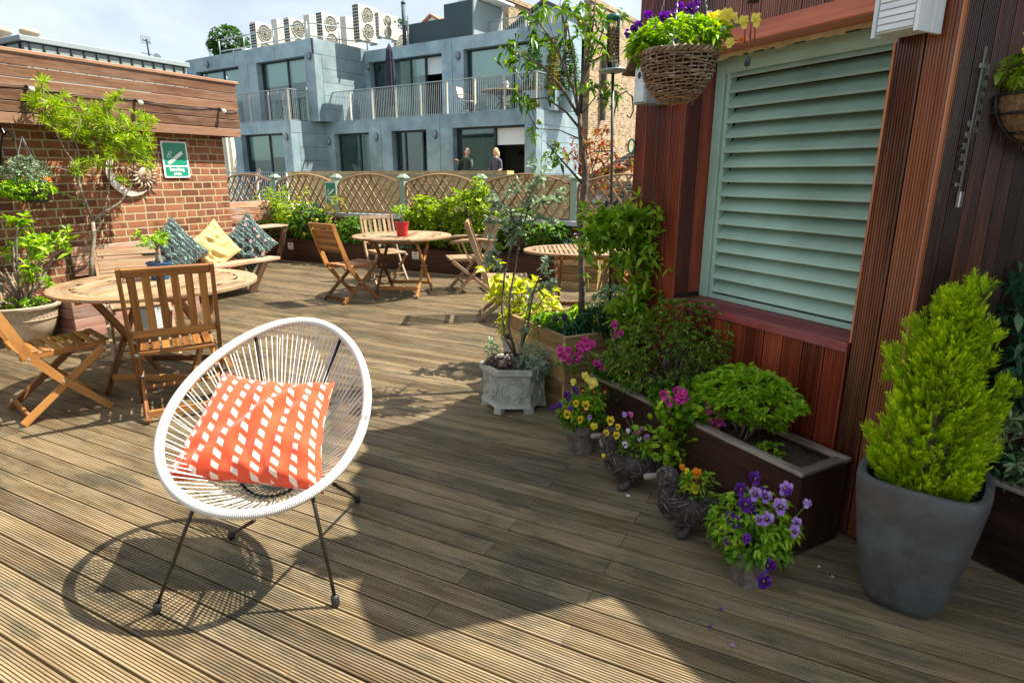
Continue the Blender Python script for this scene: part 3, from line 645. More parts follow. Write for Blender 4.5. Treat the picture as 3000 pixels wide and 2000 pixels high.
# ------------------------------------------------------------------ planters
def trough(name, label, L, D, H_, M_=None, loc=(0, 0, 0), rz=0, mat='planter', trim='plantertrim', grp=None, boards=0, soil=.04):
    """long box planter: local x along, y depth, corner at origin"""
    t = thing(name, label, 'planter', loc, rz, grp); th = .024
    mb = MB()
    if boards:
        bh_ = H_/boards
        for i in range(boards):
            z = i*bh_+.002
            mb.gboard((0, 0, z), (1, 0, 0), (0, 0, 1), (0, -1, 0), L, bh_-.005, th, 10, .0025); mb.gboard((0, D, z), (1, 0, 0), (0, 0, 1), (0, 1, 0), L, bh_-.005, th, 10, .0025)
            mb.gboard((0, th, z), (0, 1, 0), (0, 0, 1), (-1, 0, 0), D-2*th, bh_-.005, th, 10, .0025); mb.gboard((L, th, z), (0, 1, 0), (0, 0, 1), (1, 0, 0), D-2*th, bh_-.005, th, 10, .0025)
    else:
        mb.box((L/2, th/2, H_/2), (L, th, H_), bev=.003); mb.box((L/2, D-th/2, H_/2), (L, th, H_), bev=.003)
        mb.box((th/2+.001, D/2, H_/2), (th, D-2*th, H_-.002)); mb.box((L-th/2-.001, D/2, H_/2), (th, D-2*th, H_-.002))
    mb.build('box_sides', M[mat], t)
    if trim:
        mb = MB(); w_ = .04
        mb.box((L/2, w_/2-.006, H_+.006), (L+.012, w_, .016), bev=.002); mb.box((L/2, D-w_/2+.006, H_+.006), (L+.012, w_, .016), bev=.002)
        mb.box((w_/2-.006, D/2, H_+.006), (w_, D-2*w_+.012, .016), bev=.002); mb.box((L-w_/2+.006, D/2, H_+.006), (w_, D-2*w_+.012, .016), bev=.002); mb.build('rim_trim', M[trim], t)
    mb = MB(); nx = max(8, int(L/.035)); ny = max(6, int(D/.035))
    ph = [random.uniform(0, 6) for _ in range(6)]
    mb.grid(lambda u, v: (th+u*(L-2*th), th+v*(D-2*th), H_-soil+.010*sin(u*L*31+ph[0])*sin(v*D*37+ph[1])+.008*sin(u*L*73+ph[2]+v*9)), nx, ny); mb.build('soil', M['soil'], t, True)
    return t
trough('planter_box', 'long dark brown planter box at the left below the sign on the lattice fence', 3.02, .42, .36, loc=(-9.0, 7.70, 0), trim='planter')
trough('planter_box', 'lower long dark brown planter box directly behind the far round table', 2.75, .42, .33, loc=(-5.94, 7.70, 0), trim='planter')
trough('planter_box', 'dark planter box at the far right end of the lattice fence', 1.6, .42, .33, loc=(-2.55, 7.72, 0), trim='planter')
trough('timber_planter', 'square planter of horizontal golden boards behind the slatted table', .56, .46, .52, loc=(-3.17, 7.36, 0), mat='newtimber', trim=None, boards=5)
LP = radians(145.9); PO = Vector((-.002, 2.368))
d_ = Vector((cos(LP), sin(LP)))
# long dark planter against the shed: local x runs away from the near end
pl = trough('planter_box', 'long dark planter box with a weathered rim standing against the red shed', 1.36, .285, .35, loc=(PO.x+d_.x*1.36, PO.y+d_.y*1.36, 0), rz=LP-pi, soil=.02)
rb = trough('planter_box', 'near black planter box in the shade right of the big grey pot', 1.5, .40, .335, loc=tuple(sp(.19, -.29, 0)), rz=atan2(WS.y, WS.x))
wp = trough('timber_planter', 'tall square golden timber planter holding the peach tree', .72, .72, .50, loc=(-1.37, 3.33, 0), rz=radians(55), mat='newtimber', trim=None, boards=5, soil=.05)
tb = trough('timber_planter', 'reddish board planter against the brick wall holding the small tree', 1.25, .62, .36, loc=(-6.0, 2.97, 0), rz=radians(90), mat='redtimber', trim=None, boards=4)
for nm, x, z0 in (('w', -8.31, .256), ('e', -5.675, .245)):
    t = thing('notice', 'small white notice with a red no-feeding-birds ring on the %s dark planter' % ('left' if nm == 'w' else 'middle'), 'sign', (x, 7.692, z0), 0, 'white notices on the rear planters')
    mb = MB(); mb.box((0, -.001, 0), (.125, .003, .115)); mb.build('plate', M['greysign'], t)
    mb = MB(); mb.tube([(cos(k/20*2*pi)*.028, -.004, .02+sin(k/20*2*pi)*.028) for k in range(20)], .003, 5, closed=True); mb.bar((-.019, -.0045, .039), (.019, -.0045, .001), .002, .005, (0, 1, 0)); mb.build('red_ring', M['redring'], t)
    mb = MB(); mb.prism([(-.016, .014), (-.004, .012), (.012, .022), (.018, .02), (.01, .028), (-.002, .03), (-.008, .024)], .0026, .0034, M=RYN.to_4x4()); mb.build('bird_symbol', M['rubberblack'], t)
    textmesh('lettering', 'PLEASE DO NOT\nFEED THE BIRDS', .0135, RYN.to_4x4() @ Matrix.Translation((0, -.036, .003)), M['rubberblack'], t, .0003)
# ------------------------------------------------------------------ folding furniture
def chair(name, label, x, y, rz, style='h', w_=.225, tz=.92, ty=-.34, mat='teak', arms=False, grp='wooden folding chairs'):
    """faces local +y; style h = cross slats in the back, v = upright slats"""
    t = thing(name, label, 'chair', (x, y, 0), radians(rz), grp); m = M[mat]
    ff, rf, sf, sz = .205, -.25, .235, .43
    for s in (-1, 1):
        X = s*w_; mb = MB()
        P = [(X, ty, tz), (X, ty*.93+.005, tz-.10), (X, -.215, .56), (X, -.165, .43), (X, -.03, .255), (X, ff, .012)]
        V = []; hw = [.020, .022, .027, .027, .022, .020]
        n = len(P); T = .011
        for i, p in enumerate(P):
            a_ = Vector(P[max(i-1, 0)]); b_ = Vector(P[min(i+1, n-1)]); d = (b_-a_).normalized(); q = Vector((0, -d.z, d.y))
            for (e, f_) in ((-T, -1), (T, -1), (T, 1), (-T, 1)): V.append(Vector(p)+Vector((e, 0, 0))+q*(hw[i]*f_))
        F = [(0, 1, 2, 3), tuple(reversed([(n-1)*4+k for k in range(4)]))]+[(i*4+k, (i+1)*4+k, (i+1)*4+(k+1) % 4, i*4+(k+1) % 4) for i in range(n-1) for k in range(4)]
        r = random.random(); G = [(P[i//4][2]*1.1+r*9, (i % 4)*.012, r) for i in range(len(V))]; mb.add(V, F, 0, r, G); mb.build('leg', m, t)
        mb = MB(); Xi = s*(w_-.025); mb.bar((Xi, sf, sz-.02), (Xi, rf, .012), .044, .022, (s, 0, 0), bev=.005); mb.build('leg', m, t)
        for y_, z_, o_ in ((-.165, .41, .014), (-.02, .24, .014), (sf-.01, sz-.03, .002)): mb = MB(); mb.tube([(s*(w_-.04), y_, z_), (s*(w_+o_), y_, z_)], .0075, 8); mb.build('bolt', M['steel'], t)
    # seat
    st = MB()
    for s in (-1, 1): st.bar((s*(w_-.05), -.20, sz-.022), (s*(w_-.05), sf+.01, sz-.008), .020, .04, bev=.006)
    if style == 'h':
        for k in range(8):
            u = k/7; st.box((0, -.185+u*(sf+.19), sz+.012-.014*sin(u*pi)), (2*(w_-.038), .044, .013), bev=.004)
    else:
        for k in range(7): st.box((-(w_-.062)+k*(2*(w_-.062))/6, .02, sz+.006), (.044, .41, .013), bev=.004)
        st.box((0, -.20, sz+.0), (2*(w_-.03), .04, .024), bev=.005); st.box((0, sf+.01, sz+.0), (2*(w_-.03), .036, .024), bev=.005)
    st.build('seat', m, t)
    # back
    bk = MB(); A = Vector((0, ty, tz)); B = Vector((0, -.215, .56)); d = (B-A).normalized(); nrm = Vector((0, -d.z, d.y))
    R = Matrix((Vector((1, 0, 0)), d, nrm)).transposed(); iw = 2*(w_-.012)
    bk.box(A+d*.03, (iw, .055, .02), R, bev=.004)
    L = (B-A).length
    if style == 'h':
        for k in range(7): bk.box(A+d*(.095+k*(L-.12)/6.6)+nrm*.004*sin(k), (iw, .037, .012), R, bev=.003)
    else:
        bk.box(A+d*(L+.01), (iw, .045, .02), R, bev=.004); nn = 6
        for k in range(nn): bk.box(A+d*((L+.01)/2+.02)+Vector((-w_+.055+k*(2*w_-.11)/(nn-1), 0, 0)), (.042, L-.04, .011), R, bev=.003)
    bk.build('backrest', m, t)
    # stretchers
    mb = MB(); mb.box((0, rf+.035, .055), (2*(w_-.03), .020, .045), bev=.004); mb.build('stretcher', m, t)
    mb = MB(); mb.box((0, .10, .13), (2*(w_-.01), .036, .018), bev=.004); mb.build('stretcher', m, t)
    if arms:
        for s in (-1, 1):
            mb = MB(); X = s*(w_+.03)
            mb.tube([(X, -.27, .66), (X, -.1, .675), (X, .1, .665), (X, .27, .645)], [.016, .02, .024, .018], 8); a_ = mb.build('armrest', m, t, True)
            mb = MB(); mb.bar((X, .13, .66), (X, .02, .40), .02, .034, (s, 0, 0)); mb.build('arm_support', m, a_)
    return t
chair('folding_chair', 'golden folding chair at the left edge of the photo, empty seat towards the round table', -4.263, 1.957, -14.7, 'h')
chair('folding_chair', 'folding chair with upright back slats, back turned, in front of the near round table', -3.61, 2.341, 57.7, 'v', .235, .95, -.325)
chair('folding_chair', 'folding chair with cross slats behind the near table in front of the brick wall', -4.968, 2.948, 242.5, 'h', .23, .85, -.33, 'teak2')
chair('folding_chair', 'brown folding chair with cross slats left of the far round table', -5.035, 5.527, -13.3, 'h')
chair('folding_chair', 'folding chair with upright slats between the far table and the rear planters', -5.43, 6.69, 239, 'v', .225, .90, -.33, 'teak2')
chair('folding_chair', 'tall folding chair seen side on, behind the spotted yellow shrub', -2.984, 5.523, -60.5, 'v', .212, 1.0, -.36, 'teak2')
chair('folding_armchair', 'folding armchair with upright slats right of the far round table', -4.105, 6.682, 132, 'v', .228, .93, -.36, 'teak2', arms=True)
t = chair('folding_chair', 'folding chair mostly hidden behind the red shed corner at the right end of the deck', -1.70, 6.35, 95, 'h', mat='teak')

def table(name, label, x, y, rx, ry, rz, ang, z=.73, mat='teak2', radial=False, legmat='teak'):
    t = thing(name, label, 'table', (x, y, 0), radians(rz), 'wooden garden tables'); m = M[mat]; h = z
    top = MB(); n = 56; T = .026
    if not radial:
        rin = .80
        # rim ring in 6 segments, slats inside
        for sgm in range(6):
            k0, k1 = sgm*n//6+0, (sgm+1)*n//6; V = []
            for k in range(k0, k1+1):
                a_ = 2*pi*k/n+(.004 if k == k0 else -.004 if k == k1 else 0)
                for (q, zz) in ((1.0, -.004), (1.0, -T+.004), (.985, -T), (rin, -T), (rin, 0), (.985, 0)): V.append((cos(a_)*rx*q, sin(a_)*ry*q, h+zz))
            mm = k1-k0+1; F = [(i*6+j, (i+1)*6+j, (i+1)*6+(j+1) % 6, i*6+(j+1) % 6) for i in range(mm-1) for j in range(6)]+[(0, 5, 4, 3, 2, 1), tuple((mm-1)*6+j for j in range(6))]
            F = [tuple(reversed(f)) for f in F]; r = random.random(); top.add(V, F, 0, r, [(atan2(v[1], v[0])*.6+r*9, sqrt(v[0]**2+v[1]**2), 0) for v in V])
        ns = 15; sw = 2*rx*rin/ns
        for k in range(ns):
            xc = -rx*rin+sw*(k+.5); f0 = abs(xc-sw/2+.004)/(rx*(rin+.004)); f1 = abs(xc+sw/2-.004)/(rx*(rin+.004)); yy = ry*(rin+.004)*sqrt(max(0, 1-max(f0, f1)**2))
            if yy > .03: top.box((xc, 0, h-.008), (sw-.007, 2*yy, .016), bev=.002)
    else:
        V = []
        for k in range(n):
            a_ = 2*pi*k/n
            for (q, zz) in ((1.0, -.004), (1.0, -T+.004), (.985, -T), (.88, -T), (.88, 0), (.985, 0)): V.append((cos(a_)*rx*q, sin(a_)*ry*q, h+zz))
        F = [tuple(reversed((i*6+j, ((i+1) % n)*6+j, ((i+1) % n)*6+(j+1) % 6, i*6+(j+1) % 6))) for i in range(n) for j in range(6)]
        top.add(V, F, 0, .4, [(atan2(v[1], v[0])*.6, sqrt(v[0]**2+v[1]**2), 0) for v in V])
        ns = 24; sw = 2*rx*.885/ns
        for k in range(ns):
            xc = -rx*.885+sw*(k+.5); f0 = max(abs(xc-sw/2), abs(xc+sw/2))/(rx*.885); yy = ry*.885*sqrt(max(0, 1-f0*f0))
            for s in (-1, 1):
                if yy > .06: top.box((xc, s*(yy/2+.016), h-.008), (sw-.014, yy-.032, .016), bev=.002)
        top.box((0, 0, h-.009), (2*rx*.88, .06, .016), bev=.002)
    top.build('tabletop', m, t)
    ap = MB(); m2 = M[legmat]
    for s in (-1, 1): ap.box((s*rx*.48, 0, h-.055), (.028, ry*1.25, .055), bev=.003)
    for s in (-1, 1): ap.box((0, s*ry*.5, h-.052), (rx*.96, .024, .05), bev=.003)
    ap.build('apron', m2, t)
    for s in (-1, 1):
        for q in (-1, 1):
            mb = MB(); xx = s*(rx*.48-.03)+q*.014; mb.bar((xx, q*.30, .012), (xx, -q*.33, h-.04), .052, .024, (1, 0, 0), bev=.004); mb.build('leg', m2, t)
        mb = MB(); mb.tube([(s*(rx*.48-.07), 0, h*.49), (s*(rx*.48+.012), 0, h*.49)], .009, 8); mb.build('pivot_bolt', M['steel'], t)
    for q in (-1, 1):
        mb = MB(); mb.bar((-rx*.42, q*.235, .11), (rx*.42, q*.235, .11), .022, .045, bev=.004); mb.build('stretcher', m2, t)
    return t
table('round_table', 'weathered round wooden table carrying the blue pot, near the left edge', -4.13, 2.61, .64, .64, 28, 0, .73)
table('round_table', 'round wooden table carrying the red pot, near the rear planters', -4.71, 6.13, .60, .60, 20, 0, .73)
table('slatted_table', 'round table with a slatted top half hidden behind the peach tree trunk', -2.22, 5.86, .62, .47, 27, 0, .72, 'teak2', True)

# bench along the brick wall
t = thing('wooden_bench', 'weathered bench with peeling board back against the brick wall', 'bench', (-6.5, 4.4, 0))
mb = MB()
for k in range(4): mb.box((.22-.118*k, .18, .42), (.108, 2.0-.0*k, .036), bev=.004)
mb.build('seat', M['benchwood'], t); 
mb = MB()
for k in range(3): mb.box((-.235, .11, .50+.10*k), (.026, 2.2, .092), bev=.004)
mb.build('backrest', M['benchwood'], t)
for y_ in (-.9, -.1, .95):
    mb = MB(); mb.bar((.18, y_+.06, .40), (.02, y_-.05, .01), .05, .09, (0, 1, 0)); mb.bar((-.2, y_, .40), (-.2, y_, .01), .05, .09, (0, 1, 0)); mb.build('leg', M['benchwood'], t)
t = thing('corner_shelf_bench', 'weathered wooden corner seat left of the bamboo behind the patterned cushions', 'bench', (-8.2, 6.2, 0))
mb = MB()
for k in range(3): mb.box((-.02-.125*k, .5, .62), (.115, 1.7, .03), bev=.004)
mb.build('seat', M['benchwood'], t)
mb = MB()
for k in range(3): mb.box((-.55, .55, .74+.11*k), (.026, 2.1, .10), bev=.004)
mb.build('backrest', M['benchwood'], t)
for y_ in (-.3, 1.3):
    mb = MB(); mb.bar((-.0, y_, .60), (-.22, y_, .01), .05, .08, (0, 1, 0)); mb.build('leg', M['benchwood'], t)

# cushions
def cushm(kind):
    m, t, b, N, L = newmat('cushion_'+kind); g = attr(t, 'guv', 'Vector'); s = N('ShaderNodeSeparateXYZ'); L(g, s.inputs[0]); u, v = s.outputs['X'], s.outputs['Y']
    if kind in ('orange', 'yellow'):
        cols, rows = (8.0, 11.0) if kind == 'orange' else (12.0, 14.0)
        uc = mathn(t, 'MULTIPLY', mathn(t, 'ADD', u, 0.0), cols); ui = mathn(t, 'FLOOR', uc); fu = mathn(t, 'SUBTRACT', uc, ui)
        vv = mathn(t, 'ADD', mathn(t, 'MULTIPLY', v, rows), mathn(t, 'MULTIPLY', ui, .45)); vv = mathn(t, 'ADD', vv, mathn(t, 'MULTIPLY', fu, .95)); vi = mathn(t, 'FLOOR', vv); fv = mathn(t, 'SUBTRACT', vv, vi)
        a1 = mathn(t, 'LESS_THAN', mathn(t, 'ABSOLUTE', mathn(t, 'SUBTRACT', fu, .5)), .19 if kind == 'orange' else .17); a2 = mathn(t, 'LESS_THAN', mathn(t, 'ABSOLUTE', mathn(t, 'SUBTRACT', fv, .5)), .27)
        f = mathn(t, 'MULTIPLY', a1, a2); base = (.60, .058, .012) if kind == 'orange' else (.55, .41, .13); pat = (.68, .55, .48) if kind == 'orange' else (.62, .52, .28)
        c = mixc(t, f, base, pat)
    else:
        vo = N('ShaderNodeTexVoronoi'); vo.inputs['Scale'].default_value = 9 if kind == 'floral' else 6; L(g, vo.inputs['Vector']); ds = vo.outputs['Distance']
        r = ramp(t, [(0, (.5, .35, .3)), (.16, (.55, .06, .05)), (.19, (.6, .5, .45)), (.22, (.012, .018, .028)), (1, (.012, .018, .028))]) if kind == 'patch' else ramp(t, [(0, (.6, .4, .35)), (.10, (.5, .1, .08)), (.13, (.015, .022, .032)), (1, (.015, .022, .032))])
        L(ds, r.inputs[0]); wv = N('ShaderNodeTexWave'); wv.inputs['Scale'].default_value = 3.4; wv.inputs['Distortion'].default_value = 6; wv.inputs['Detail'].default_value = 2; wv.inputs['Detail Scale'].default_value = 3; L(g, wv.inputs['Vector'])
        r2 = ramp(t, [(.93, (0, 0, 0)), (.97, (1, 1, 1))]); L(wv.outputs['Fac'], r2.inputs[0])
        c = mixc(t, mathn(t, 'MULTIPLY', r2.outputs[0], mathn(t, 'GREATER_THAN', ds, .24)), r.outputs[0], (.16, .34, .24))
        v2 = N('ShaderNodeTexVoronoi'); v2.inputs['Scale'].default_value = 26; L(g, v2.inputs['Vector']); r3 = ramp(t, [(.16, (1, 1, 1)), (.2, (0, 0, 0))]); L(v2.outputs['Distance'], r3.inputs[0]); c = mixc(t, mathn(t, 'MULTIPLY', r3.outputs[0], .55), c, (.2, .4, .33))
    L(c, b.inputs['Base Color']); b.inputs['Roughness'].default_value = .85; b.inputs['Sheen Weight'].default_value = .2; bump(t, b, noise(t, g, 260, 2), .0006); return m
for k in ('orange', 'yellow', 'floral', 'patch'): M['c_'+k] = cushm(k)
def cushion(name, label, loc, xdir, ydir, W_, H_, mat, puff=.09, seed=1, back=None, slump=.0, trap=0.0):
    t = thing(name, label, 'cushion', loc); X = Vector(xdir).normalized(); Y = Vector(ydir); Y = (Y-X*Y.dot(X)).normalized(); Z = X.cross(Y); rd = random.Random(seed)
    fold = [(rd.uniform(-1, 1), rd.uniform(-1, 1), rd.uniform(0, pi), rd.uniform(.008, .018), rd.uniform(8, 20)) for _ in range(12)]
    def pt(u, v, side):
        a_, b_ = u*2-1, v*2-1; ea = 1-abs(a_)**2.6; eb = 1-abs(b_)**2.6; h = puff*(max(ea, 0)*max(eb, 0))**.42
        pin = 1-.10*(1-abs(b_)**2)*abs(a_)**3; pin2 = 1-.12*(1-abs(a_)**2)*abs(b_)**3
        w_ = 0
        for (fx, fy, fa, am, fr) in fold:
            dx, dy = a_-fx, b_-fy; q = dx*cos(fa)+dy*sin(fa); p = -dx*sin(fa)+dy*cos(fa); w_ += am*cos(q*fr)*math.exp(-q*q*9-p*p*2.2)
        w_ += .004*sin(a_*23+b_*5)*(1-max(ea, 0))
        sl = -slump*(b_ < 0)*b_*b_*0
        p = X*(a_*W_/2*pin*(1-trap*b_))+Y*(b_*H_/2*pin2)+Z*((h*side)+w_*(1 if side > 0 else .6)*(h/puff*.8+.2)); p += Z*slump*(a_*a_*.6-b_*b_*.2)
        return p
    for side, mt, nm in ((1, mat, 'front_cover'), (-1, back or mat, 'back_cover')):
        mb = MB(); mb.grid(lambda u, v: pt(u, v, side), 46, 46, uvs=True)
        if side < 0: mb.f = [tuple(reversed(f)) for f in mb.f]
        mb.build(nm, M[mt], t, True)
    mb = MB(); E_ = [pt(k/20, 0, 0) for k in range(20)]+[pt(1, k/20, 0) for k in range(20)]+[pt(1-k/20, 1, 0) for k in range(20)]+[pt(0, 1-k/20, 0) for k in range(20)]; mb.tube(E_, .004, 6, closed=True); mb.build('seam', M[mat], t, True)
    return t

# ------------------------------------------------------------------ string chair
AC = thing('string_chair', 'round white cord lounge chair on thin dark metal legs holding the orange cushion', 'chair', (0, 0, 0))
q = dict(c=Vector((-1.745, 1.462, .637)), yaw=radians(-53.4), tilt=radians(57.7), roll=radians(-13.6), a=.340, b=.432, e=-.121)
n0 = Vector((cos(q['yaw']), sin(q['yaw']), 0)); s0 = Vector((-sin(q['yaw']), cos(q['yaw']), 0)); upv = -n0*sin(q['tilt'])+UP*cos(q['tilt']); nn = n0*cos(q['tilt'])+UP*sin(q['tilt'])
s2 = s0*cos(q['roll'])+upv*sin(q['roll']); u2 = -s0*sin(q['roll'])+upv*cos(q['roll'])
def rim(t_): return q['c']+s2*(q['a']*cos(t_)*(1+q['e']*sin(t_)))+u2*(q['b']*sin(t_))
mb = MB(); mb.tube([rim(k/120*2*pi) for k in range(120)], .0172, 14, closed=True); mb.build('rim', M['coil'], AC, True)
apex = vp(800, 1425, (-1.60, 1.20), .0); apex = q['c']-nn*.30-u2*.135+s2*.01
inner = [apex+s2*(.035*cos(k))+u2*(.03*sin(k)) for k in [i/24*2*pi for i in range(24)]]
mb = MB(); NC = 92
for k in range(NC):
    t_ = (k+.5)/NC*2*pi; tgt = t_+(.10 if k % 2 else -.10); e_ = apex+s2*(.04*cos(tgt))+u2*(.035*sin(tgt)); a_ = rim(t_)-nn*.012
    m_ = a_.lerp(e_, .5)-nn*.012; mb.tube([a_, m_, e_], .0023, 5, cap=False)
for k in range(NC):
    if k % 4: continue
    t_ = (k+1)/NC*2*pi; e_ = apex-nn*.012+s2*(.04*cos(t_+.3))+u2*(.035*sin(t_+.3)); a_ = rim(t_)-nn*.018; mb.tube([a_, a_.lerp(e_, .5)-nn*.02, e_], .0023, 5, cap=False)
mb.tube([apex+s2*(.04*cos(i/16*2*pi))+u2*(.035*sin(i/16*2*pi)) for i in range(16)], .006, 6, closed=True)
mb.build('cord_seat', M['pvc'], AC, True)
# hidden lower hoop with legs
hoop = []
for k in range(40):
    t_ = k/40*2*pi; a_ = rim(t_); h_ = a_.lerp(apex-nn*.03, .62)-nn*.02; hoop.append(h_)
mb = MB(); mb.tube(hoop, .0065, 8, closed=True)
for t_ in (1.1, 2.27): mb.tube([rim(t_)-nn*.015, rim(t_).lerp(apex-nn*.03, .5)-nn*.03, rim(t_).lerp(apex-nn*.03, .95)-nn*.02], .0065, 8)
mb.build('under_frame', M['bronze'], AC, True)
feet = {'fl': ((-1.904, 1.023), rim(radians(254))), 'fr': ((-1.384, 1.333), rim(radians(312))), 'rr': ((-1.794, 1.913), rim(radians(324))), 'rl': ((-2.06, 1.448), rim(radians(283)))}
for k, (f_, tp) in feet.items():
    f3 = Vector((f_[0], f_[1], .02)); mb = MB(); tp = tp-nn*.016
    if k in ('rr', 'rl'): tp = tp-nn*.03
    mb.tube([f3, f3.lerp(tp, .5), tp], .0065, 8); lg = mb.build('leg', M['bronze'], AC, True)
    mb = MB(); mb.tube([f3+Vector((0, 0, -.018)), f3+Vector((0, 0, -.012)), f3+(tp-f3).normalized()*.02, f3+(tp-f3).normalized()*.026], [.010, .0145, .0145, .009], 10); mb.build('foot_cap', M['rubberblack'], lg, True)
cc = apex+nn*.185+u2*.095+s2*(-.058)
cushion('orange_cushion', 'orange cushion with rows of white slanted dashes lying in the white cord chair', tuple(cc), s2+u2*.06, u2+nn*.1, .50, .46, 'c_orange', .080, 5, 'c_floral', .03, .13)
cushion('scatter_cushion', 'yellow cushion with white flecks between the two dark cushions on the bench', (-6.50, 4.85, .61), (.10, .8, .55), (-.22, -.55, .8), .48, .48, 'c_yellow', .085, 9)
cushion('scatter_cushion', 'dark cushion with fine vines and pink buds, left on the bench', (-6.52, 4.36, .62), (.12, .75, .62), (-.25, -.62, .75), .54, .54, 'c_floral', .085, 3)
cushion('scatter_cushion', 'dark cushion with round red and blue patches, right end of the bench', (-6.46, 5.32, .62), (.15, .72, .62), (-.25, -.62, .74), .54, .54, 'c_patch', .085, 4)
# ------------------------------------------------------------------ plants
def A3(v): return np.array(v, float)
def bushy(t, c, r, ncl, per, ln, wd, mat, spread=1.0, up=.6, shell=.6, zmin=None, stems=10, base=None, stemmat='bark', r0=.006, droop=.2, name='foliage', clump=0, hang=0, flat=1.0):
    """t: thing at origin; c, r in local coords"""
    P, D = ellips(ncl, c, r, shell, zmin)
    if clump:       # keep the gaps between clumps
        K = np.array(c)+rand_unit(clump)*np.array(r)*(.35+.55*RNG.random((clump, 1))); dist = np.linalg.norm((P[:, None]-K[None])/np.array(r), axis=2).min(1); k = dist < .42+.15*RNG.random(len(P)); P, D = P[k], D[k]
    D = D+A3((0, 0, up)); Pw, Dw = whorls(P, D, per, spread); n = len(Pw)
    hgt = np.repeat(np.clip((P[:, 2]-P[:, 2].min())/(np.ptp(P[:, 2])+1e-6), 0, 1), per)
    rn = np.clip(RNG.random(n)*.75+np.repeat(RNG.random(len(P)), per)*.25, 0, 1)
    o = leafmesh(name, Pw, Dw, ln*(.7+.6*RNG.random(n)), wd*(.75+.5*RNG.random(n)), M[mat], t, droop=droop, rnd=rn)
    if stems:
        idx = RNG.choice(len(P), min(stems, len(P)), replace=False); stems_mesh('stems', base if base is not None else (c[0], c[1], c[2]-r[2]), P[idx], r0, r0*.35, M[stemmat], t)
    return o
def flower_mesh(kind, pm, s, blotch=True):
    """pansy-like: 5 rounded petals; facing +z; returns mesh object template data"""
    key = (kind, pm, round(s, 4), blotch)
    mb = MB(); rd = random.Random(hash(key) % 999)
    if kind == 'pansy':
        for (a_, r_, w_) in ((60, .95, .62), (120, .95, .62), (5, .8, .56), (175, .8, .56), (270, 1.0, .75)):
            ca, sa = cos(radians(a_)), sin(radians(a_)); n = 12; V = [(0, 0, 0)]
            for k in range(n):
                u = 2*pi*k/n; x = s*(r_*.52+.5*r_*cos(u)); y = s*w_*.62*sin(u)*(1 if True else 1); z = s*(.10*cos(3*u)+.16*(x/s)**2-.05)+.002*(a_/60); V.append((x*ca-y*sa, x*sa+y*ca, z))
            mb.add(V, [(0, 1+k, 1+(k+1) % n) for k in range(n)], 0)
        if blotch:
            n = 10; V = [(0, 0, .003)]+[(cos(2*pi*k/n)*s*(.42 if k % 2 else .30), sin(2*pi*k/n)*s*(.40 if k % 2 else .26)-s*.12, s*.10+.004) for k in range(n)]; mb.add(V, [(0, 1+k, 1+(k+1) % n) for k in range(n)], 1)
        V = [(cos(2*pi*k/6)*s*.09, sin(2*pi*k/6)*s*.09, s*.12+.006) for k in range(6)]; mb.add(V, [tuple(range(6))], 2)
    elif kind == 'trumpet':
        n = 12; V = [(0, 0, -s*.9)]
        for r_, z in ((.25, -.4), (.6, -.05), (1.0, .25)):
            for k in range(n): V.append((cos(2*pi*k/n)*s*r_*(1+.12*(k % 2)), sin(2*pi*k/n)*s*r_*(1+.12*(k % 2)), s*z))
        mb.add(V, [(0, 1+k, 1+(k+1) % n) for k in range(n)]+[(1+i*n+k, 1+i*n+(k+1) % n, 1+(i+1)*n+(k+1) % n, 1+(i+1)*n+k) for i in range(2) for k in range(n)], 0)
    return mb
FL = {}
def flower(t, p, d, kind, pm, s, eye='p_darkeye'):
    key = (kind, pm, eye)
    if key not in FL:
        o = flower_mesh(kind, pm, 1.0*.02, eye is not None).build('flower', [M[pm], M[eye or pm], M['p_yellow']]); FL[key] = o.data; bpy.data.objects.remove(o)
    o = bpy.data.objects.new('flower', FL[key]); COL.objects.link(o); o.parent = t; o.location = p; o.scale = (s/.02,)*3
    qd = Vector(d).normalized().to_track_quat('Z', 'Y'); o.rotation_mode = 'QUATERNION'; o.rotation_quaternion = qd; return o
def stalks(t, base, tips, r_=.0016, mat='greenstem', name='flower_stalks'):
    mb = MB()
    for p in tips:
        b = Vector(base)+Vector((random.gauss(0, .02), random.gauss(0, .02), 0)); e = Vector(p); mb.tube([b, b.lerp(e, .5)+Vector((random.gauss(0, .012), random.gauss(0, .012), .02)), e], [r_*1.3, r_, r_], 5)
    return mb.build(name, M[mat], t, True)
def pot(t, prof, mat, n=28, name='pot', soilr=None, soilz=None, power=2.0, ang=0):
    mb = MB(); mb.lathe(prof, n=n, power=power, ang=ang); o = mb.build(name, M[mat], t); smooth_angle(o, 45)
    if soilr:
        mb = MB(); mb.grid(lambda u, v: (v*soilr*cos(u*2*pi), v*soilr*sin(u*2*pi), soilz+.004*sin(u*40+v*9)), 24, 6, closeu=True); mb.build('soil', M['soil'], t)
    return o
CAMD = lambda p: (Vector((0, 0, HC))-Vector(p)).normalized()

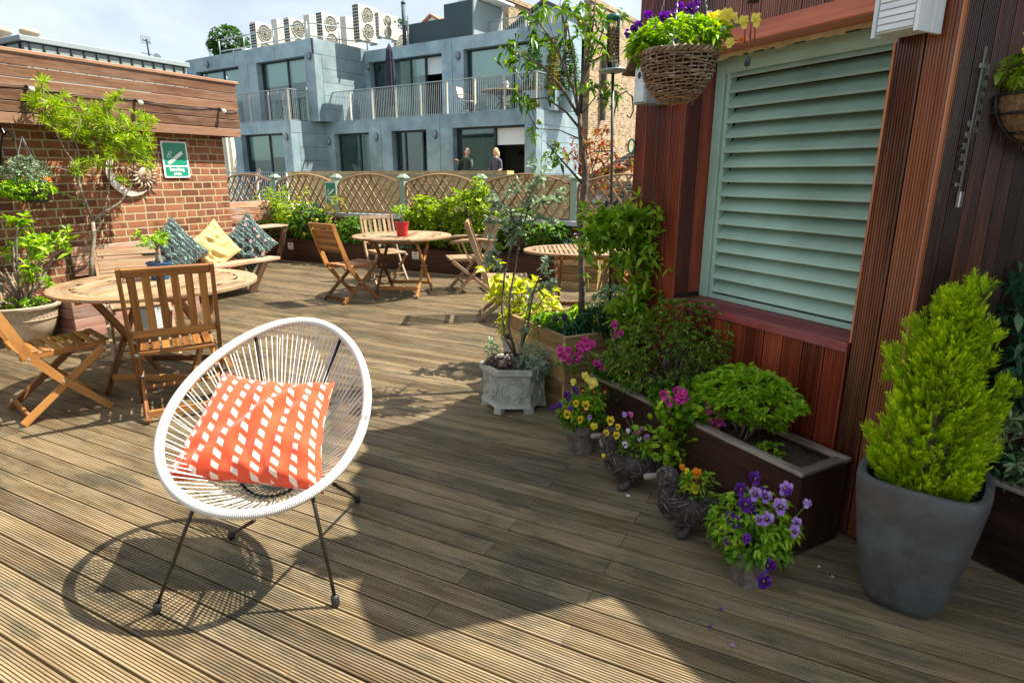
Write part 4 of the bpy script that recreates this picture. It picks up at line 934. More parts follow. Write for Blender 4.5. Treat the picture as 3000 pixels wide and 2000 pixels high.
# --- rear planter plants (y about 7.9)
def rear(name, label, x, z0, z1, rx, ncl, per, ln, wd, mat, cat='shrub', y=7.86, ry=.24, **k):
    t = thing(name, label, cat, (x, y, z0)); bushy(t, (0, 0, (z1-z0)/2), (rx, ry, (z1-z0)/2), ncl, per, ln, wd, mat, base=(0, 0, 0), **k); return t
t = thing('bamboo', 'clump of narrow leaved bamboo at the left end of the rear planters', 'bamboo', (-8.62, 7.85, .32))
tips = [(random.gauss(0, .26), random.gauss(-.05, .15), random.uniform(.35, .95)) for _ in range(46)]
mb = MB(); PP = []; DD = []
for tp in tips:
    b = (tp[0]*.4, tp[1]*.4, 0); m_ = (tp[0]*.6, tp[1]*.6, tp[2]*.6); mb.tube([b, m_, tp], [.005, .004, .002], 5)
    for k in range(16):
        u = .35+.65*random.random(); PP.append(Vector(b).lerp(Vector(tp), u)[:]); DD.append((random.gauss(0, 1), random.gauss(0, 1), .55))
mb.build('canes', M['greenstem'], t, True); leafmesh('foliage', PP, DD, .15, .017, M['lime'], t, droop=.55, fold=.1, shape=.35)
t = rear('yellow_flowered_shrub', 'dark leaved shrub dotted with round yellow blooms next to the bamboo', -7.98, .3, 1.0, .42, 420, 5, .05, .026, 'green', spread=1.1, stems=12)
P, D = ellips(34, (0, -.02, .38), (.42, .24, .34), .3)
for p, d in zip(P, D):
    if d[1] < .3: flower(t, tuple(p), (d[0], d[1]-.6, d[2]-.3), 'trumpet', 'p_paleyellow', .026, None)
rear('mottled_shrub', 'slim shrub with cream and pink tinged young leaves under the sign on the lattice fence', -7.33, .3, 1.12, .22, 230, 6, .045, .02, 'mottle', spread=1.0, stems=14, clump=10)
t = rear('low_green_shrub', 'low dark green shrub with small white flowers left of the back chair', -6.95, .28, .78, .5, 520, 6, .045, .022, 'green', spread=1.1, stems=10)
P, D = ellips(16, (0, 0, .25), (.48, .22, .24), .3)
for p, d in zip(P, D):
    if d[1] < .2: flower(t, tuple(p), (d[0], d[1]-.7, d[2]), 'pansy', 'p_white', .014, None)
rear('trailing_groundcover', 'low dull green trailing plant along the middle of the rear planters', -6.25, .27, .48, .5, 240, 5, .04, .022, 'silverleaf', spread=1.2, stems=0, y=7.8, ry=.15)
t = thing('lime_climber', 'bright lime green bush spilling over the middle of the rear planters', 'shrub', (-5.25, 7.9, .35))
bushy(t, (-.35, 0, .42), (.42, .28, .36), 520, 5, .066, .042, 'lime', base=(0, 0, 0), stems=14, spread=1.15, clump=13); bushy(t, (.38, 0, .50), (.50, .30, .40), 520, 5, .066, .042, 'lime', base=(.1, 0, 0), stems=14, spread=1.15, clump=13, name='right_foliage'); bushy(t, (.6, 0, .85), (.13, .1, .22), 40, 5, .06, .036, 'lime', base=(.3, 0, .4), stems=8, name='top_shoots')
bushy(t, (.15, -.02, .30), (.85, .26, .26), 420, 5, .06, .036, 'lime', base=(.2, 0, 0), stems=8, spread=1.15, name='lower_foliage')
t = thing('wispy_creeper', 'arching light green creeper reaching over the coping right of the lime bush', 'creeper', (-3.85, 7.92, .35))
bushy(t, (0, 0, .36), (.62, .22, .26), 330, 4, .07, .042, 'green', base=(-.2, 0, 0), stems=14, spread=1.2, clump=14)
t = thing('pink_flowered_plant', 'small plant with pale leaves and pink flowers near the magpie', 'plant', (-4.62, 7.8, .30))
bushy(t, (0, 0, .12), (.42, .10, .12), 200, 5, .04, .024, 'fresh', base=(0, 0, 0), stems=0, spread=1.2)
for k in range(9): flower(t, (random.uniform(-.4, .35), -.08, random.uniform(.12, .26)), (0, -1, .3), 'pansy', 'p_pink', .018, None)
t = thing('white_daisy_clump', 'clump of white daisies behind the slatted table', 'plant', (-3.0, 7.86, .30))
bushy(t, (0, 0, .16), (.38, .14, .16), 220, 5, .05, .02, 'bluegreen', base=(0, 0, 0), stems=0, spread=1.1)
for k in range(12): flower(t, (random.uniform(-.36, .36), random.uniform(-.12, 0), random.uniform(.3, .38)), (0, -.5, 1), 'pansy', 'p_white', .024, None)
t = thing('far_corner_shrub', 'dark green shrub in the rear planter beyond the bird feeder pole', 'shrub', (-2.05, 7.9, .32))
bushy(t, (0, 0, .3), (.7, .22, .3), 420, 5, .06, .03, 'green', base=(0, 0, 0), stems=6, spread=1.1)

# magpie perched on the planter edge
t = thing('magpie', 'black and white magpie perched on the edge of the rear planter', 'bird', (-4.33, 7.69, .352), radians(200))
mb = MB(); mb.tube([(-.06, 0, .045), (-.035, 0, .06), (0, 0, .085), (.035, 0, .11), (.055, 0, .135), (.072, 0, .15), (.088, 0, .15)], [.012, .028, .038, .034, .022, .021, .010], 12)
mb.tube([(.085, 0, .152), (.105, 0, .149), (.118, 0, .142)], [.008, .006, .001], 6); mb.tube([(-.05, 0, .055), (-.12, 0, .0), (-.21, 0, -.075)], [.018, .013, .009], 8); mb.build('body', M['blackmetal'], t, True)
mb = MB(); mb.tube([(.045, .0, .075), (.02, .02, .062), (-.01, .03, .06)], [.026, .022, .01], 8); mb.tube([(.035, -.018, .115), (.005, -.034, .10), (-.03, -.034, .082)], [.008, .012, .004], 8); mb.tube([(.035, .018, .115), (.005, .034, .10), (-.03, .034, .082)], [.008, .012, .004], 8); mb.build('white_plumage', M['white'], t, True)
mb = MB()
for s in (-1, 1): mb.tube([(0, s*.014, .05), (.006, s*.015, .02), (.004, s*.016, .002)], .003, 5); mb.tube([(.022, s*.016, .002), (-.01, s*.016, .002)], .002, 4)
mb.build('legs', M['rubberblack'], t)

# --- bonsai-like plants on the tables
def tabletree(name, label, loc, potmat, ph, pr, mat, grp=None):
    t = thing(name, label, 'pot plant', loc)
    pot(t, [(pr*.72, 0), (pr*.97, ph-.012), (pr*1.03, ph-.012), (pr*1.03, ph), (pr*.94, ph), (pr*.92, ph-.02)], potmat, soilr=pr*.93, soilz=ph-.014)
    mb = MB(); mb.tube([(0, 0, ph-.02), (.008, 0, ph+.03), (-.004, .004, ph+.055), (.006, 0, ph+.085)], [.022, .02, .012, .008], 8)
    for k in range(4): a_ = k*1.6; mb.tube([(0, 0, ph+.012), (cos(a_)*.03, sin(a_)*.03, ph+.002), (cos(a_)*.045, sin(a_)*.045, ph-.018)], [.012, .009, .005], 6)
    tips = []
    for k in range(7):
        a_ = k*.9+.4; r_ = random.uniform(.05, .115); e = Vector((cos(a_)*r_, sin(a_)*r_, ph+random.uniform(.12, .19))); mb.tube([(.006, 0, ph+.08), Vector((.006, 0, ph+.08)).lerp(e, .5)+Vector((0, 0, .015)), e], [.006, .004, .002], 5); tips.append(e[:])
    mb.build('trunk', M['greybark'], t, True)
    P = np.repeat(np.array(tips), 7, 0)+RNG.normal(size=(49, 3))*.016; Pw, Dw = whorls(P, rand_unit(49, .6), 4, 1.1); leafmesh('foliage', Pw, Dw, .03, .017, M[mat], t); return t
tabletree('pot_plant', 'little gnarled tree in a blue pot on the near round table', (-4.20, 2.68, .73), 'bluepot', .125, .078, 'fresh')
tabletree('pot_plant', 'little tree in a glossy red pot on the far round table', (-4.60, 5.99, .73), 'redpot', .17, .085, 'fresh')

# --- left side: small tree, pale pot, wall basket, grey pot
TREE = (-6.42, 3.43)
t = thing('bottlebrush_tree', 'small tree with several grey stems and narrow lime leaves before the brick wall', 'tree', (0, 0, 0))
Q = lambda px, py, dx=0: hit(px, py, (TREE[0]+dx, 0), (1, 0))
br = [[(268, 832), (268, 760), (276, 690), (272, 650)], [(272, 650), (250, 590), (232, 545), (226, 490), (190, 440), (160, 380), (150, 340)], [(272, 650), (300, 625), (350, 595), (385, 545), (392, 480), (400, 420)], [(274, 690), (300, 650), (318, 560), (322, 470), (340, 400)], [(230, 520), (200, 500), (155, 487)], [(226, 490), (232, 450), (215, 400), (240, 350)], [(232, 540), (262, 480), (280, 420), (300, 350)], [(240, 470), (205, 420), (215, 390)], [(392, 480), (430, 440), (440, 400)], [(300, 350), (310, 300), (330, 290)], [(160, 380), (125, 320), (128, 250)], [(385, 545), (360, 560), (368, 480)]]
rad = [(.024, .016), (.014, .004), (.014, .004), (.011, .004), (.006, .003), (.008, .003), (.008, .003), (.005, .002), (.006, .002), (.005, .002), (.004, .0015), (.005, .002)]
mb = MB()
for k, (b_, (ra, rb_)) in enumerate(zip(br, rad)):
    P = []; off = [0, .05, .1, -.05, .15, .1, -.05, .15, .12, -.1, .1, .2][k]
    for i, (px, py) in enumerate(b_): P.append(Q(px, py, off*(i/(len(b_)-1))))
    n = len(P); mb.tube(P, [ra+(rb_-ra)*i/(n-1) for i in range(n)], 8)
mb.build('trunk', M['greybark'], t, True)
cl = [(128, 245, 16), (110, 300, 22), (150, 310, 30), (165, 340, 30), (185, 300, 24), (230, 320, 34), (210, 350, 30), (255, 340, 34), (290, 330, 30), (330, 300, 22), (345, 285, 14), (320, 350, 30), (355, 360, 30), (380, 385, 34), (400, 410, 34), (420, 380, 22), (415, 440, 30), (390, 430, 34), (360, 400, 34), (330, 400, 34), (300, 390, 34), (270, 380, 30), (250, 400, 28), (200, 390, 26), (300, 440, 26), (320, 460, 26), (430, 480, 22), (250, 480, 22), (225, 500, 12), (360, 530, 12), (440, 350, 14), (410, 340, 16), (140, 350, 18), (425, 415, 24), (345, 430, 28), (405, 460, 28), (95, 290, 12), (290, 480, 12)]
PP = []
for (px, py, r_) in cl:
    for k in range(int(4+r_*.34)):
        PP.append(Q(px+random.gauss(0, r_*.62), py+random.gauss(0, r_*.5), random.gauss(.05, .10))[:])
PP = np.array(PP); Pw, Dw = whorls(PP, rand_unit(len(PP), 1.0), 9, .95); n = len(Pw)
leafmesh('foliage', Pw, Dw, .076*(.7+.6*RNG.random(n)), .012, M['lime'], t, droop=.15, fold=.1, rnd=np.clip(.5*RNG.random(n)+.5*np.repeat(RNG.random(len(PP)), 9), 0, 1))
t = thing('underplanting', 'small green and red leaved plants at the foot of the tree by the brick wall', 'plant', (-6.2, 3.5, .33))
bushy(t, (0, -.15, .08), (.2, .35, .07), 70, 6, .05, .02, 'fresh', stems=0); bushy(t, (0, .15, .07), (.15, .2, .05), 50, 5, .035, .02, 'redleaf', stems=0, name='red_foliage')

t = thing('potted_rhododendron', 'pale bowl shaped pot with zigzag band holding a leafy light green shrub', 'potted shrub', (-6.33, 2.74, 0))
pot(t, [(.12, .0), (.17, .03), (.225, .14), (.25, .24), (.255, .30), (.285, .315), (.290, .335), (.28, .345), (.245, .335), (.235, .30)], 'paleterra', 36, soilr=.24, soilz=.31)
mb = MB()
for k in range(44): 
    a_ = k/44*2*pi; r_ = .2525
    for s in (-1, 1): 
        b_ = a_+s*.07; mb.tube([(cos(a_)*(r_-.004), sin(a_)*(r_-.004), .225), (cos(b_)*(r_+.0025), sin(b_)*(r_+.0025), .285)], .0016, 4)
mb.tube([(cos(k/36*2*pi)*.249, sin(k/36*2*pi)*.249, .218) for k in range(36)], .004, 5, closed=True); mb.build('incised_band', M['paleterra'], t)
tipsR = [(random.gauss(0, .26), random.gauss(0, .26), random.uniform(.55, .95)) for _ in range(12)]+[(.02, .1, 1.06), (-.02, .12, 1.05), (.0, -.35, .85), (.05, .38, .85), (.1, .3, .95), (0, -.3, .98)]
stems_mesh('stems', (0, 0, .30), tipsR, .011, .005, M['greybark'], t, sag=.03)
P = np.array([tuple(Vector(tp)+Vector((random.gauss(0, .05), random.gauss(0, .05), random.gauss(-.03, .04)))) for tp in tipsR for _ in range(5)]); Pw, Dw = whorls(P, rand_unit(len(P), 1.6), 7, 1.0)
leafmesh('foliage', Pw, Dw, .085*(.7+.6*RNG.random(len(Pw))), .03, M['fresh'], t, droop=.2)
bushy(t, (0, 0, .35), (.18, .18, .04), 40, 5, .04, .025, 'fresh', stems=0, name='low_foliage')
t = thing('grey_pot', 'pale grey square pot with a trailing plant under the near round table', 'pot', (-5.45, 3.35, 0))
pot(t, [(.115, 0), (.15, .30), (.155, .38), (.145, .38), (.14, .36)], 'palepot', 4, soilr=.10, soilz=.35, ang=pi/4+.3); bushy(t, (0, 0, .36), (.12, .12, .08), 80, 5, .05, .014, 'dark', stems=0, droop=.5)

# wall basket on a scroll bracket with a bird silhouette
t = thing('wall_bracket', 'black iron scroll bracket with a bird silhouette on the brick wall', 'bracket', (XW, 3.0, 1.7))
mb = MB(); mb.box((.006, 0, 0), (.01, .03, .42)); P = [(.01, 0, -.12), (.06, 0, -.02), (.13, .0, .08), (.22, 0, .11), (.29, .0, .085), (.30, 0, .045), (.285, 0, .03)]; mb.tube(P, .008, 6)
mb.tube([(.01+.045*cos(a_/10)*(1-a_/80), 0, .02+.045*sin(a_/10)*(1-a_/80)) for a_ in range(0, 62, 4)], .006, 6); mb.build('scroll', M['blackmetal'], t, True)
mb = MB(); mb.prism([(.05, .11), (.09, .105), (.14, .10), (.20, .06), (.16, .12), (.13, .16), (.12, .19), (.10, .205), (.075, .195), (.05, .19), (.07, .175), (.065, .14)], -.003, .003, M=Matrix(((1, 0, 0), (0, 0, 1), (0, 1, 0))).to_4x4()); mb.build('bird_silhouette', M['blackmetal'], t)
HB = Vector((XW+.30, 3.07, 1.30))
def weave(mb, fr, n, rows, r_, z0, z1, amp, seg=96):
    """woven rows round a basket: fr(z) radius"""
    for k in range(rows):
        u = (k+.5)/rows; z = z0+(z1-z0)*u; R_ = fr(u); ph = k % 2*pi
        mb.tube([(cos(a_)*(R_+amp*cos(a_*n/2+ph)), sin(a_)*(R_+amp*cos(a_*n/2+ph)), z+random.gauss(0, r_*.3)) for a_ in [i/seg*2*pi for i in range(seg)]], r_*(.8+.4*random.random()), 5, closed=True)
t = thing('wall_basket', 'small dark wicker basket of grey green trailing plants hanging from the wall bracket', 'hanging basket', tuple(HB))
fr = lambda u: .075+.075*min(1, u*1.25)**.6
mb = MB(); weave(mb, fr, 24, 15, .0065, -.10, .05, .005)
for k in range(24): a_ = k/24*2*pi; mb.tube([(cos(a_)*fr(u)*.99, sin(a_)*fr(u)*.99, -.10+.155*u) for u in (0, .2, .5, 1)], .003, 4)
mb.build('woven_basket', M['darkwicker'], t, True)
mb = MB(); mb.lathe([(.07, -.1), (.135, 0), (.145, .04)], n=24); mb.lathe([(.001, .035), (.14, .035)], n=24); mb.build('liner', M['soil'], t)
mb = MB()
for k in range(3): a_ = k*2.1+.3; mb.tube([(cos(a_)*.15, sin(a_)*.15, .05), (0, 0, .47)], .0025, 5)
mb.build('chain', M['steel'], t)
bushy(t, (0, -.02, .14), (.17, .17, .16), 300, 5, .035, .013, 'silverleaf', base=(0, 0, .04), stems=16, spread=.9, r0=.003); bushy(t, (0, -.05, .02), (.2, .22, .09), 260, 4, .035, .022, 'fresh', stems=0, name='trailing_foliage', up=-.3)
mb = MB(); P = [(.05, .14, .03), (.06, .2, -.02), (.05, .3, -.06), (.05, .36, -.12), (.05, .40, -.16)]; mb.tube(P, .002, 5); mb.build('trailing_stem', M['greenstem'], t)
Pq = np.array([Vector(P[i]).lerp(Vector(P[i+1]), u)[:] for i in range(4) for u in (0, .3, .6)]); leafmesh('trailing_leaves', np.repeat(Pq, 3, 0), rand_unit(36, -.3), .03, .018, M['green'], t)
for (y_, z_) in ((.06, .12), (.09, .10), (.045, .09), (-.1, .11), (-.18, .02)): flower(t, (.12, y_, z_), (1, 0, .3), 'pansy', 'p_yellow' if y_ < 0 else 'p_orange', .024, None)

# --- hexagonal stone planter
HX = Vector((-1.731, 3.351, 0))
t = thing('hexagonal_stone_planter', 'hexagonal grey cast stone planter with quatrefoil panels and a thin leggy shrub', 'planter', tuple(HX), radians(27.3))
HXR = [(.186, 0), (.186, .012)]
mb = MB(); A6 = pi/6+0; HEXA = 0
mb.lathe([(.196, .030), (.213, .036), (.205, .062), (.198, .066), (.198, .236), (.206, .244), (.222, .252), (.222, .285), (.190, .285), (.176, .26), (.176, .18)], n=6, ang=0)
for k in range(6):                              # little feet with an arched gap
    a_ = k*pi/3; mb.box((cos(a_)*.185, sin(a_)*.185, .018), (.05, .05, .036), Matrix.Rotation(a_, 3, 'Z'), taper=.9)
mb.build('stone_body', M['stone'], t)
mb = MB(); ap_ = .198*cos(pi/6)
for k in range(6):
    a_ = k*pi/3+pi/6; R = Matrix(((-sin(a_), 0, cos(a_)), (cos(a_), 0, sin(a_)), (0, 1, 0))); T = Matrix.Translation((cos(a_)*ap_, sin(a_)*ap_, .15)) @ R.to_4x4()
    # quatrefoil moulding and panel frame
    pts = []
    for i in range(64):
        u = i/64*2*pi; r_ = .052+.030*abs(cos(2*u))**.55; pts.append((cos(u)*r_, sin(u)*r_))
    mb.tube([T @ Vector((x, y, .003)) for x, y in pts], .0065, 6, closed=True)
    mb.tube([T @ Vector((x*.66, y*.66, .002)) for x, y in pts], .004, 6, closed=True)
    mb.tube([T @ Vector(p) for p in ((-.094, -.082, .0), (.094, -.082, 0), (.094, .082, 0), (-.094, .082, 0))], .006, 6, closed=True)
    for sx in (-1, 1):
        for sy in (-1, 1): mb.add([T @ Vector((sx*.08, sy*.072, .004)), T @ Vector((sx*.05, sy*.068, .004)), T @ Vector((sx*.078, sy*.042, .004))], [(0, 1, 2)])
mb.build('quatrefoil_panels', M['stone'], t)
mb = MB(); mb.lathe([(.001, .25), (.18, .25)], n=6); mb.build('soil', M['soil'], t)
ti = Matrix.Rotation(-radians(27.3), 4, 'Z') @ Matrix.Translation(-HX)
V = lambda px, py, off=0: (ti @ vp(px, py, HX, off))
sb = [[(1510, 1045), (1478, 985), (1470, 900), (1478, 800), (1500, 720), (1515, 660)], [(1512, 1045), (1490, 960), (1495, 860), (1512, 770), (1525, 690), (1545, 620), (1560, 560)], [(1520, 1040), (1545, 960), (1560, 860), (1590, 790), (1612, 755)], [(1515, 660), (1480, 620), (1450, 590), (1435, 560)], [(1525, 690), (1500, 640), (1490, 600)], [(1545, 620), (1580, 590), (1610, 590), (1640, 585)], [(1515, 660), (1540, 600), (1570, 540), (1590, 520)], [(1500, 720), (1480, 680), (1465, 650)], [(1520, 1040), (1540, 930), (1556, 850)], [(1560, 860), (1600, 840), (1625, 825)], [(1545, 650), (1590, 640), (1640, 660)], [(1450, 590), (1440, 620), (1430, 660)], [(1478, 800), (1450, 770), (1430, 760)]]
mb = MB()
for k, b_ in enumerate(sb):
    P = [V(px, py, random.gauss(0, .02)) for px, py in b_]; n = len(P); r0_ = .009 if k < 3 else .0045; mb.tube(P, [r0_*(1-.55*i/(n-1)) for i in range(n)], 7)
mb.build('stems', M['bark'], t, True)
PP = []
for b_ in sb:
    k0 = 0 if len(b_) < 5 else len(b_)-2
    for i in range(k0, len(b_)-1):
        for _ in range(5):
            u = random.random(); PP.append(V(b_[i][0]+(b_[i+1][0]-b_[i][0])*u, b_[i][1]+(b_[i+1][1]-b_[i][1])*u, random.gauss(0, .03)))
for (px, py) in ((1440, 700), (1445, 735), (1430, 770), (1625, 830), (1600, 800), (1570, 545), (1600, 500), (1640, 560), (1560, 480), (1520, 545), (1490, 560), (1450, 650), (1520, 670)):
    for _ in range(3): PP.append(V(px+random.gauss(0, 8), py+random.gauss(0, 8), random.gauss(0, .04)))
PP = np.array([tuple(p) for p in PP]); Pw, Dw = whorls(PP, rand_unit(len(PP), .8), 4, 1.0); leafmesh('foliage', Pw, Dw, .05*(.7+.5*RNG.random(len(Pw))), .024, M['silverleaf'], t, droop=.1)
bushy(t, (-.03, -.02, .29), (.15, .13, .05), 110, 5, .028, .016, 'purpleleaf', stems=0, name='dusky_groundcover'); bushy(t, (.12, -.06, .30), (.10, .13, .12), 180, 5, .034, .007, 'silverleaf', stems=14, base=(.08, -.03, .25), name='silvery_trailing_foliage', r0=.002, zmin=.1)
bushy(t, (-.14, .02, .34), (.04, .05, .10), 50, 5, .028, .009, 'silverleaf', stems=5, base=(-.12, 0, .25), name='silvery_upright_foliage', r0=.002)

# potted spotted laurel behind it
AU = at(1555, 1130, .0); AU = Vector((-2.02, 4.05, 0))
t = thing('potted_spotted_laurel', 'yellow spotted leafy shrub in a pale pot behind the hexagonal planter', 'potted shrub', tuple(AU))
pot(t, [(.12, 0), (.15, .2), (.165, .26), (.15, .26), (.145, .24)], 'stone', 24, soilr=.15, soilz=.235)
bushy(t, (.02, .0, .52), (.31, .25, .17), 120, 6, .085, .034, 'aucuba', base=(0, 0, .24), stems=22, spread=1.05, stemmat='greenstem', r0=.008, clump=12); bushy(t, (.02, 0, .38), (.18, .18, .10), 40, 5, .09, .036, 'aucuba', stems=0, name='lower_foliage')
P = np.array([tuple(vp(px, py, AU, 0)-AU) for px, py in ((1445, 780), (1440, 815), (1455, 830), (1430, 795))]); Pw, Dw = whorls(P, rand_unit(4, 1), 6, 1.0); leafmesh('outer_leaves', Pw, Dw, .12, .045, M['aucuba'], t)

# --- peach tree in the tall timber planter
PT = Vector((-1.50, 3.87, .45))
t = thing('peach_tree', 'slender peach tree with drooping leaves and green fruit growing from the tall timber planter', 'tree', tuple(PT))
V = lambda px, py, off=0: vp(px, py, PT, off)-PT
TB = [[(1703, 945), (1706, 860), (1703, 780), (1706, 700), (1700, 640), (1712, 560), (1716, 500), (1706, 440), (1700, 380), (1698, 335)], [(1698, 340), (1682, 270), (1650, 190), (1612, 110), (1575, 60), (1535, 28)], [(1697, 335), (1702, 250), (1722, 160), (1738, 70), (1746, -10)], [(1698, 345), (1640, 250), (1585, 190), (1520, 163)], [(1705, 385), (1660, 330), (1600, 287), (1540, 292)], [(1704, 410), (1640, 382), (1572, 377)], [(1700, 340), (1750, 278), (1792, 275)], [(1692, 325), (1682, 180), (1660, 60), (1655, -30)], [(1712, 545), (1655, 480), (1600, 418)], [(1735, 180), (1790, 150), (1800, 120)], [(1650, 190), (1660, 90), (1640, 10), (1650, -20)], [(1612, 110), (1580, 90), (1552, 30)], [(1585, 190), (1530, 230), (1490, 185)], [(1572, 377), (1545, 330), (1545, 290)], [(1700, 250), (1780, 60), (1830, 40)], [(1682, 270), (1640, 160), (1590, 15)]]
mb = MB()
for k, b_ in enumerate(TB):
    offs = random.uniform(-.12, .12) if k else 0; n = len(b_); P = [V(px, py, offs*i/(n-1)) for i, (px, py) in enumerate(b_)]
    if k == 0: R_ = [.026, .024, .021, .024, .026, .024, .022, .019, .016, .014]
    else: r0_ = .0105 if k in (1, 2, 3) else (.009 if k in (4, 7, 8) else .005); R_ = [r0_*(1-.65*i/(n-1)) for i in range(n)]
    mb.tube(P, R_, 9)
mb.build('trunk', M['bark'], t, True)
cl = [(1548, 40, 3), (1575, 15, 4), (1540, 60, 3), (1600, 35, 4), (1640, 20, 4), (1665, 40, 5), (1700, 30, 5), (1735, 50, 5), (1765, 60, 4), (1760, 100, 5), (1720, 110, 4), (1690, 95, 3), (1650, 105, 3), (1620, 140, 3), (1590, 120, 4), (1560, 100, 3), (1500, 140, 4), (1520, 120, 3), (1540, 180, 4), (1500, 170, 3), (1475, 180, 3), (1490, 195, 3), (1545, 285, 4), (1520, 265, 3), (1560, 300, 4), (1530, 300, 3), (1620, 270, 3), (1625, 290, 3), (1570, 380, 2), (1560, 400, 2), (1700, 250, 3), (1740, 140, 4), (1780, 130, 3), (1745, 250, 4), (1770, 285, 4), (1800, 285, 4), (1790, 250, 3), (1720, 260, 3), (1655, 140, 3), (1790, 180, 2), (1815, 45, 3), (1735, 190, 3), (1640, 475, 3), (1600, 440, 3), (1630, 450, 3), (1650, 425, 2), (1760, 130, 3), (1680, 200, 2), (1712, 815, 2), (1770, 40, 3), (1580, 55, 4), (1720, 70, 3), (1550, 320, 3)]
PP = []; DD = []
for (px, py, k) in cl:
    for _ in range(k):
        p = V(px+random.gauss(0, 9), py+random.gauss(0, 9), random.gauss(0, .12)); PP.append(p[:]); DD.append((random.gauss(0, 1), random.gauss(0, 1), random.uniform(-.3, .9)))
Pw, Dw = whorls(np.array(PP), np.array(DD), 3, 1.05); n = len(Pw); leafmesh('foliage', Pw, Dw, .072*(.7+.5*RNG.random(n)), .021, M['peach'], t, droop=.45, fold=.22)
pm_ = plain('green_peach', (.28, .30, .06), .75, .2, 30, dirt=(.35, .16, .06), dirtfac=.3)
for (px, py) in ((1512, 155), (1534, 156), (1612, 272), (1580, 357), (1633, 423), (1659, 78), (1745, 25), (1757, 36), (1695, 52), (1697, 68), (1773, 296), (1574, 307), (1772, 258)):
    p = V(px, py, random.gauss(0, .05)); mb = MB(); mb.lathe([(.002, -.019), (.010, -.016), (.0165, -.006), (.017, .003), (.012, .013), (.003, .017)], tuple(p), 14, closed_top=True); smooth_angle(mb.build('peach', pm_, t), 80)

# bird feeder on a pole
FP = Vector((-1.27, 3.86, .46))
t = thing('bird_feeder', 'tall dark pole with a clear tube feeder of fat balls and a tray on top', 'bird feeder', tuple(FP))
V2 = lambda px, py: vp(px, py, FP)-FP
t.rotation_mode = 'QUATERNION'; t.rotation_quaternion = Vector((0, 0, 1)).rotation_difference(Vector((-.0430, -.0145, 1.577)).normalized())
mb = MB(); mb.tube([(0, 0, -.2), (0, 0, .75), (0, 0, 1.58)], .0095, 10)
mb.tube([(cos(a_)*.02, 0, .74+a_*.0) for a_ in (0, 1)], .004, 5); mb.build('pole', M['blackmetal'], t, True)
mb = MB(); mb.tube([(0, 0, 1.30), (.03, .015, 1.45), (.075, .035, 1.475), (.11, .05, 1.44), (.115, .055, 1.36), (.10, .045, 1.32), (.08, .035, 1.335)], .005, 6); mb.build('hook_arm', M['blackmetal'], t, True)
mb = MB(); mb.tube([(cos(a_)*.055-.06, sin(a_)*.055*.6, 1.13) for a_ in [i/20*2*pi for i in range(20)]], .0035, 5, closed=True); mb.build('ring_holder', M['blackmetal'], t, True)
zt = 1.58
mb = MB(); mb.lathe([(.02, zt-.004), (.085, zt+.008), (.088, zt+.018), (.083, zt+.018), (.02, zt+.006)], n=28, closed_top=True); mb.build('tray', M['steel'], t, True)
mb = MB(); mb.lathe([(.036, zt+.012), (.036, zt+.30)], n=24); mb.build('clear_tube', M['clear'], t, True)
mb = MB()
for i in range(9):
    for k in range(6): a_ = k/6*2*pi+i*.5; mb.lathe([(.001, -.0095), (.008, -.006), (.0105, 0), (.008, .006), (.001, .0095)], (cos(a_)*.022, sin(a_)*.022, zt+.075+i*.021), 8, closed_top=True)
mb.build('suet_balls', plain('suet', (.55, .42, .2), .8), t, True)
mb = MB()
for k in range(10): a_ = k/10*2*pi; mb.tube([(cos(a_)*.038, sin(a_)*.038, zt+.05), (cos(a_)*.038, sin(a_)*.038, zt+.29)], .001, 4)
for k in range(14): mb.tube([(cos(a_)*.038, sin(a_)*.038, zt+.05+k*.018) for a_ in [i/18*2*pi for i in range(18)]], .001, 4, closed=True)
mb.build('wire_mesh', M['blackmetal'], t)
mb = MB(); mb.lathe([(.040, zt+.29), (.044, zt+.30), (.042, zt+.318), (.02, zt+.325)], n=24, closed_top=True); mb.build('lid', plain('green_plastic', (.01, .12, .08), .35), t, True)

# plants in the tall timber planter
def inbox(u, v, z): d1 = Vector((cos(radians(55)), sin(radians(55)), 0)); d2 = Vector((cos(radians(145)), sin(radians(145)), 0)); return Vector((-1.37, 3.33, z))+d1*u+d2*v
def strap(name, label, loc, n, ln, wd, mat, cat='plant', spread=.75, parent=None):
    t = thing(name, label, cat, loc); P = RNG.normal(size=(n, 3))*.018; P[:, 2] = abs(P[:, 2]); D = rand_unit(n, spread*1.6); D[:, 2] = abs(D[:, 2])+.15; leafmesh('blades', P, D, ln*(.6+.6*RNG.random(n)), wd, M[mat], t, droop=.75, fold=.12, shape=.35); return t
strap('grass_tuft', 'dark blue green strap leaved tuft at the near corner of the tall timber planter', tuple(inbox(.15, .15, .44)), 170, .20, .010, 'bluegreen')
strap('grass_tuft', 'bright green arching grass tuft at the left edge of the tall timber planter', tuple(inbox(.12, .45, .45)), 150, .24, .011, 'fresh')
strap('grass_tuft', 'green grass tuft in the far part of the tall timber planter', tuple(inbox(.45, .5, .45)), 130, .24, .011, 'fresh')
t = thing('variegated_shrub', 'pale variegated small leaved bush beside the feeder pole', 'shrub', tuple(inbox(.5, .15, .46))); bushy(t, (0, 0, .13), (.2, .17, .17), 300, 6, .034, .014, 'varieg', base=(0, 0, 0), stems=14, r0=.003)
t = thing('dark_box_plant', 'dark green leafy plant at the right edge of the tall timber planter', 'plant', tuple(inbox(.33, .08, .45))); bushy(t, (0, 0, .08), (.18, .1, .10), 200, 6, .045, .014, 'dark', base=(0, 0, 0), stems=0)
t = thing('pansies', 'deep violet pansies at the foot of the peach tree', 'flowers', tuple(inbox(.12, .33, .46)))
bushy(t, (0, 0, .05), (.12, .12, .06), 70, 5, .035, .018, 'green', stems=0)
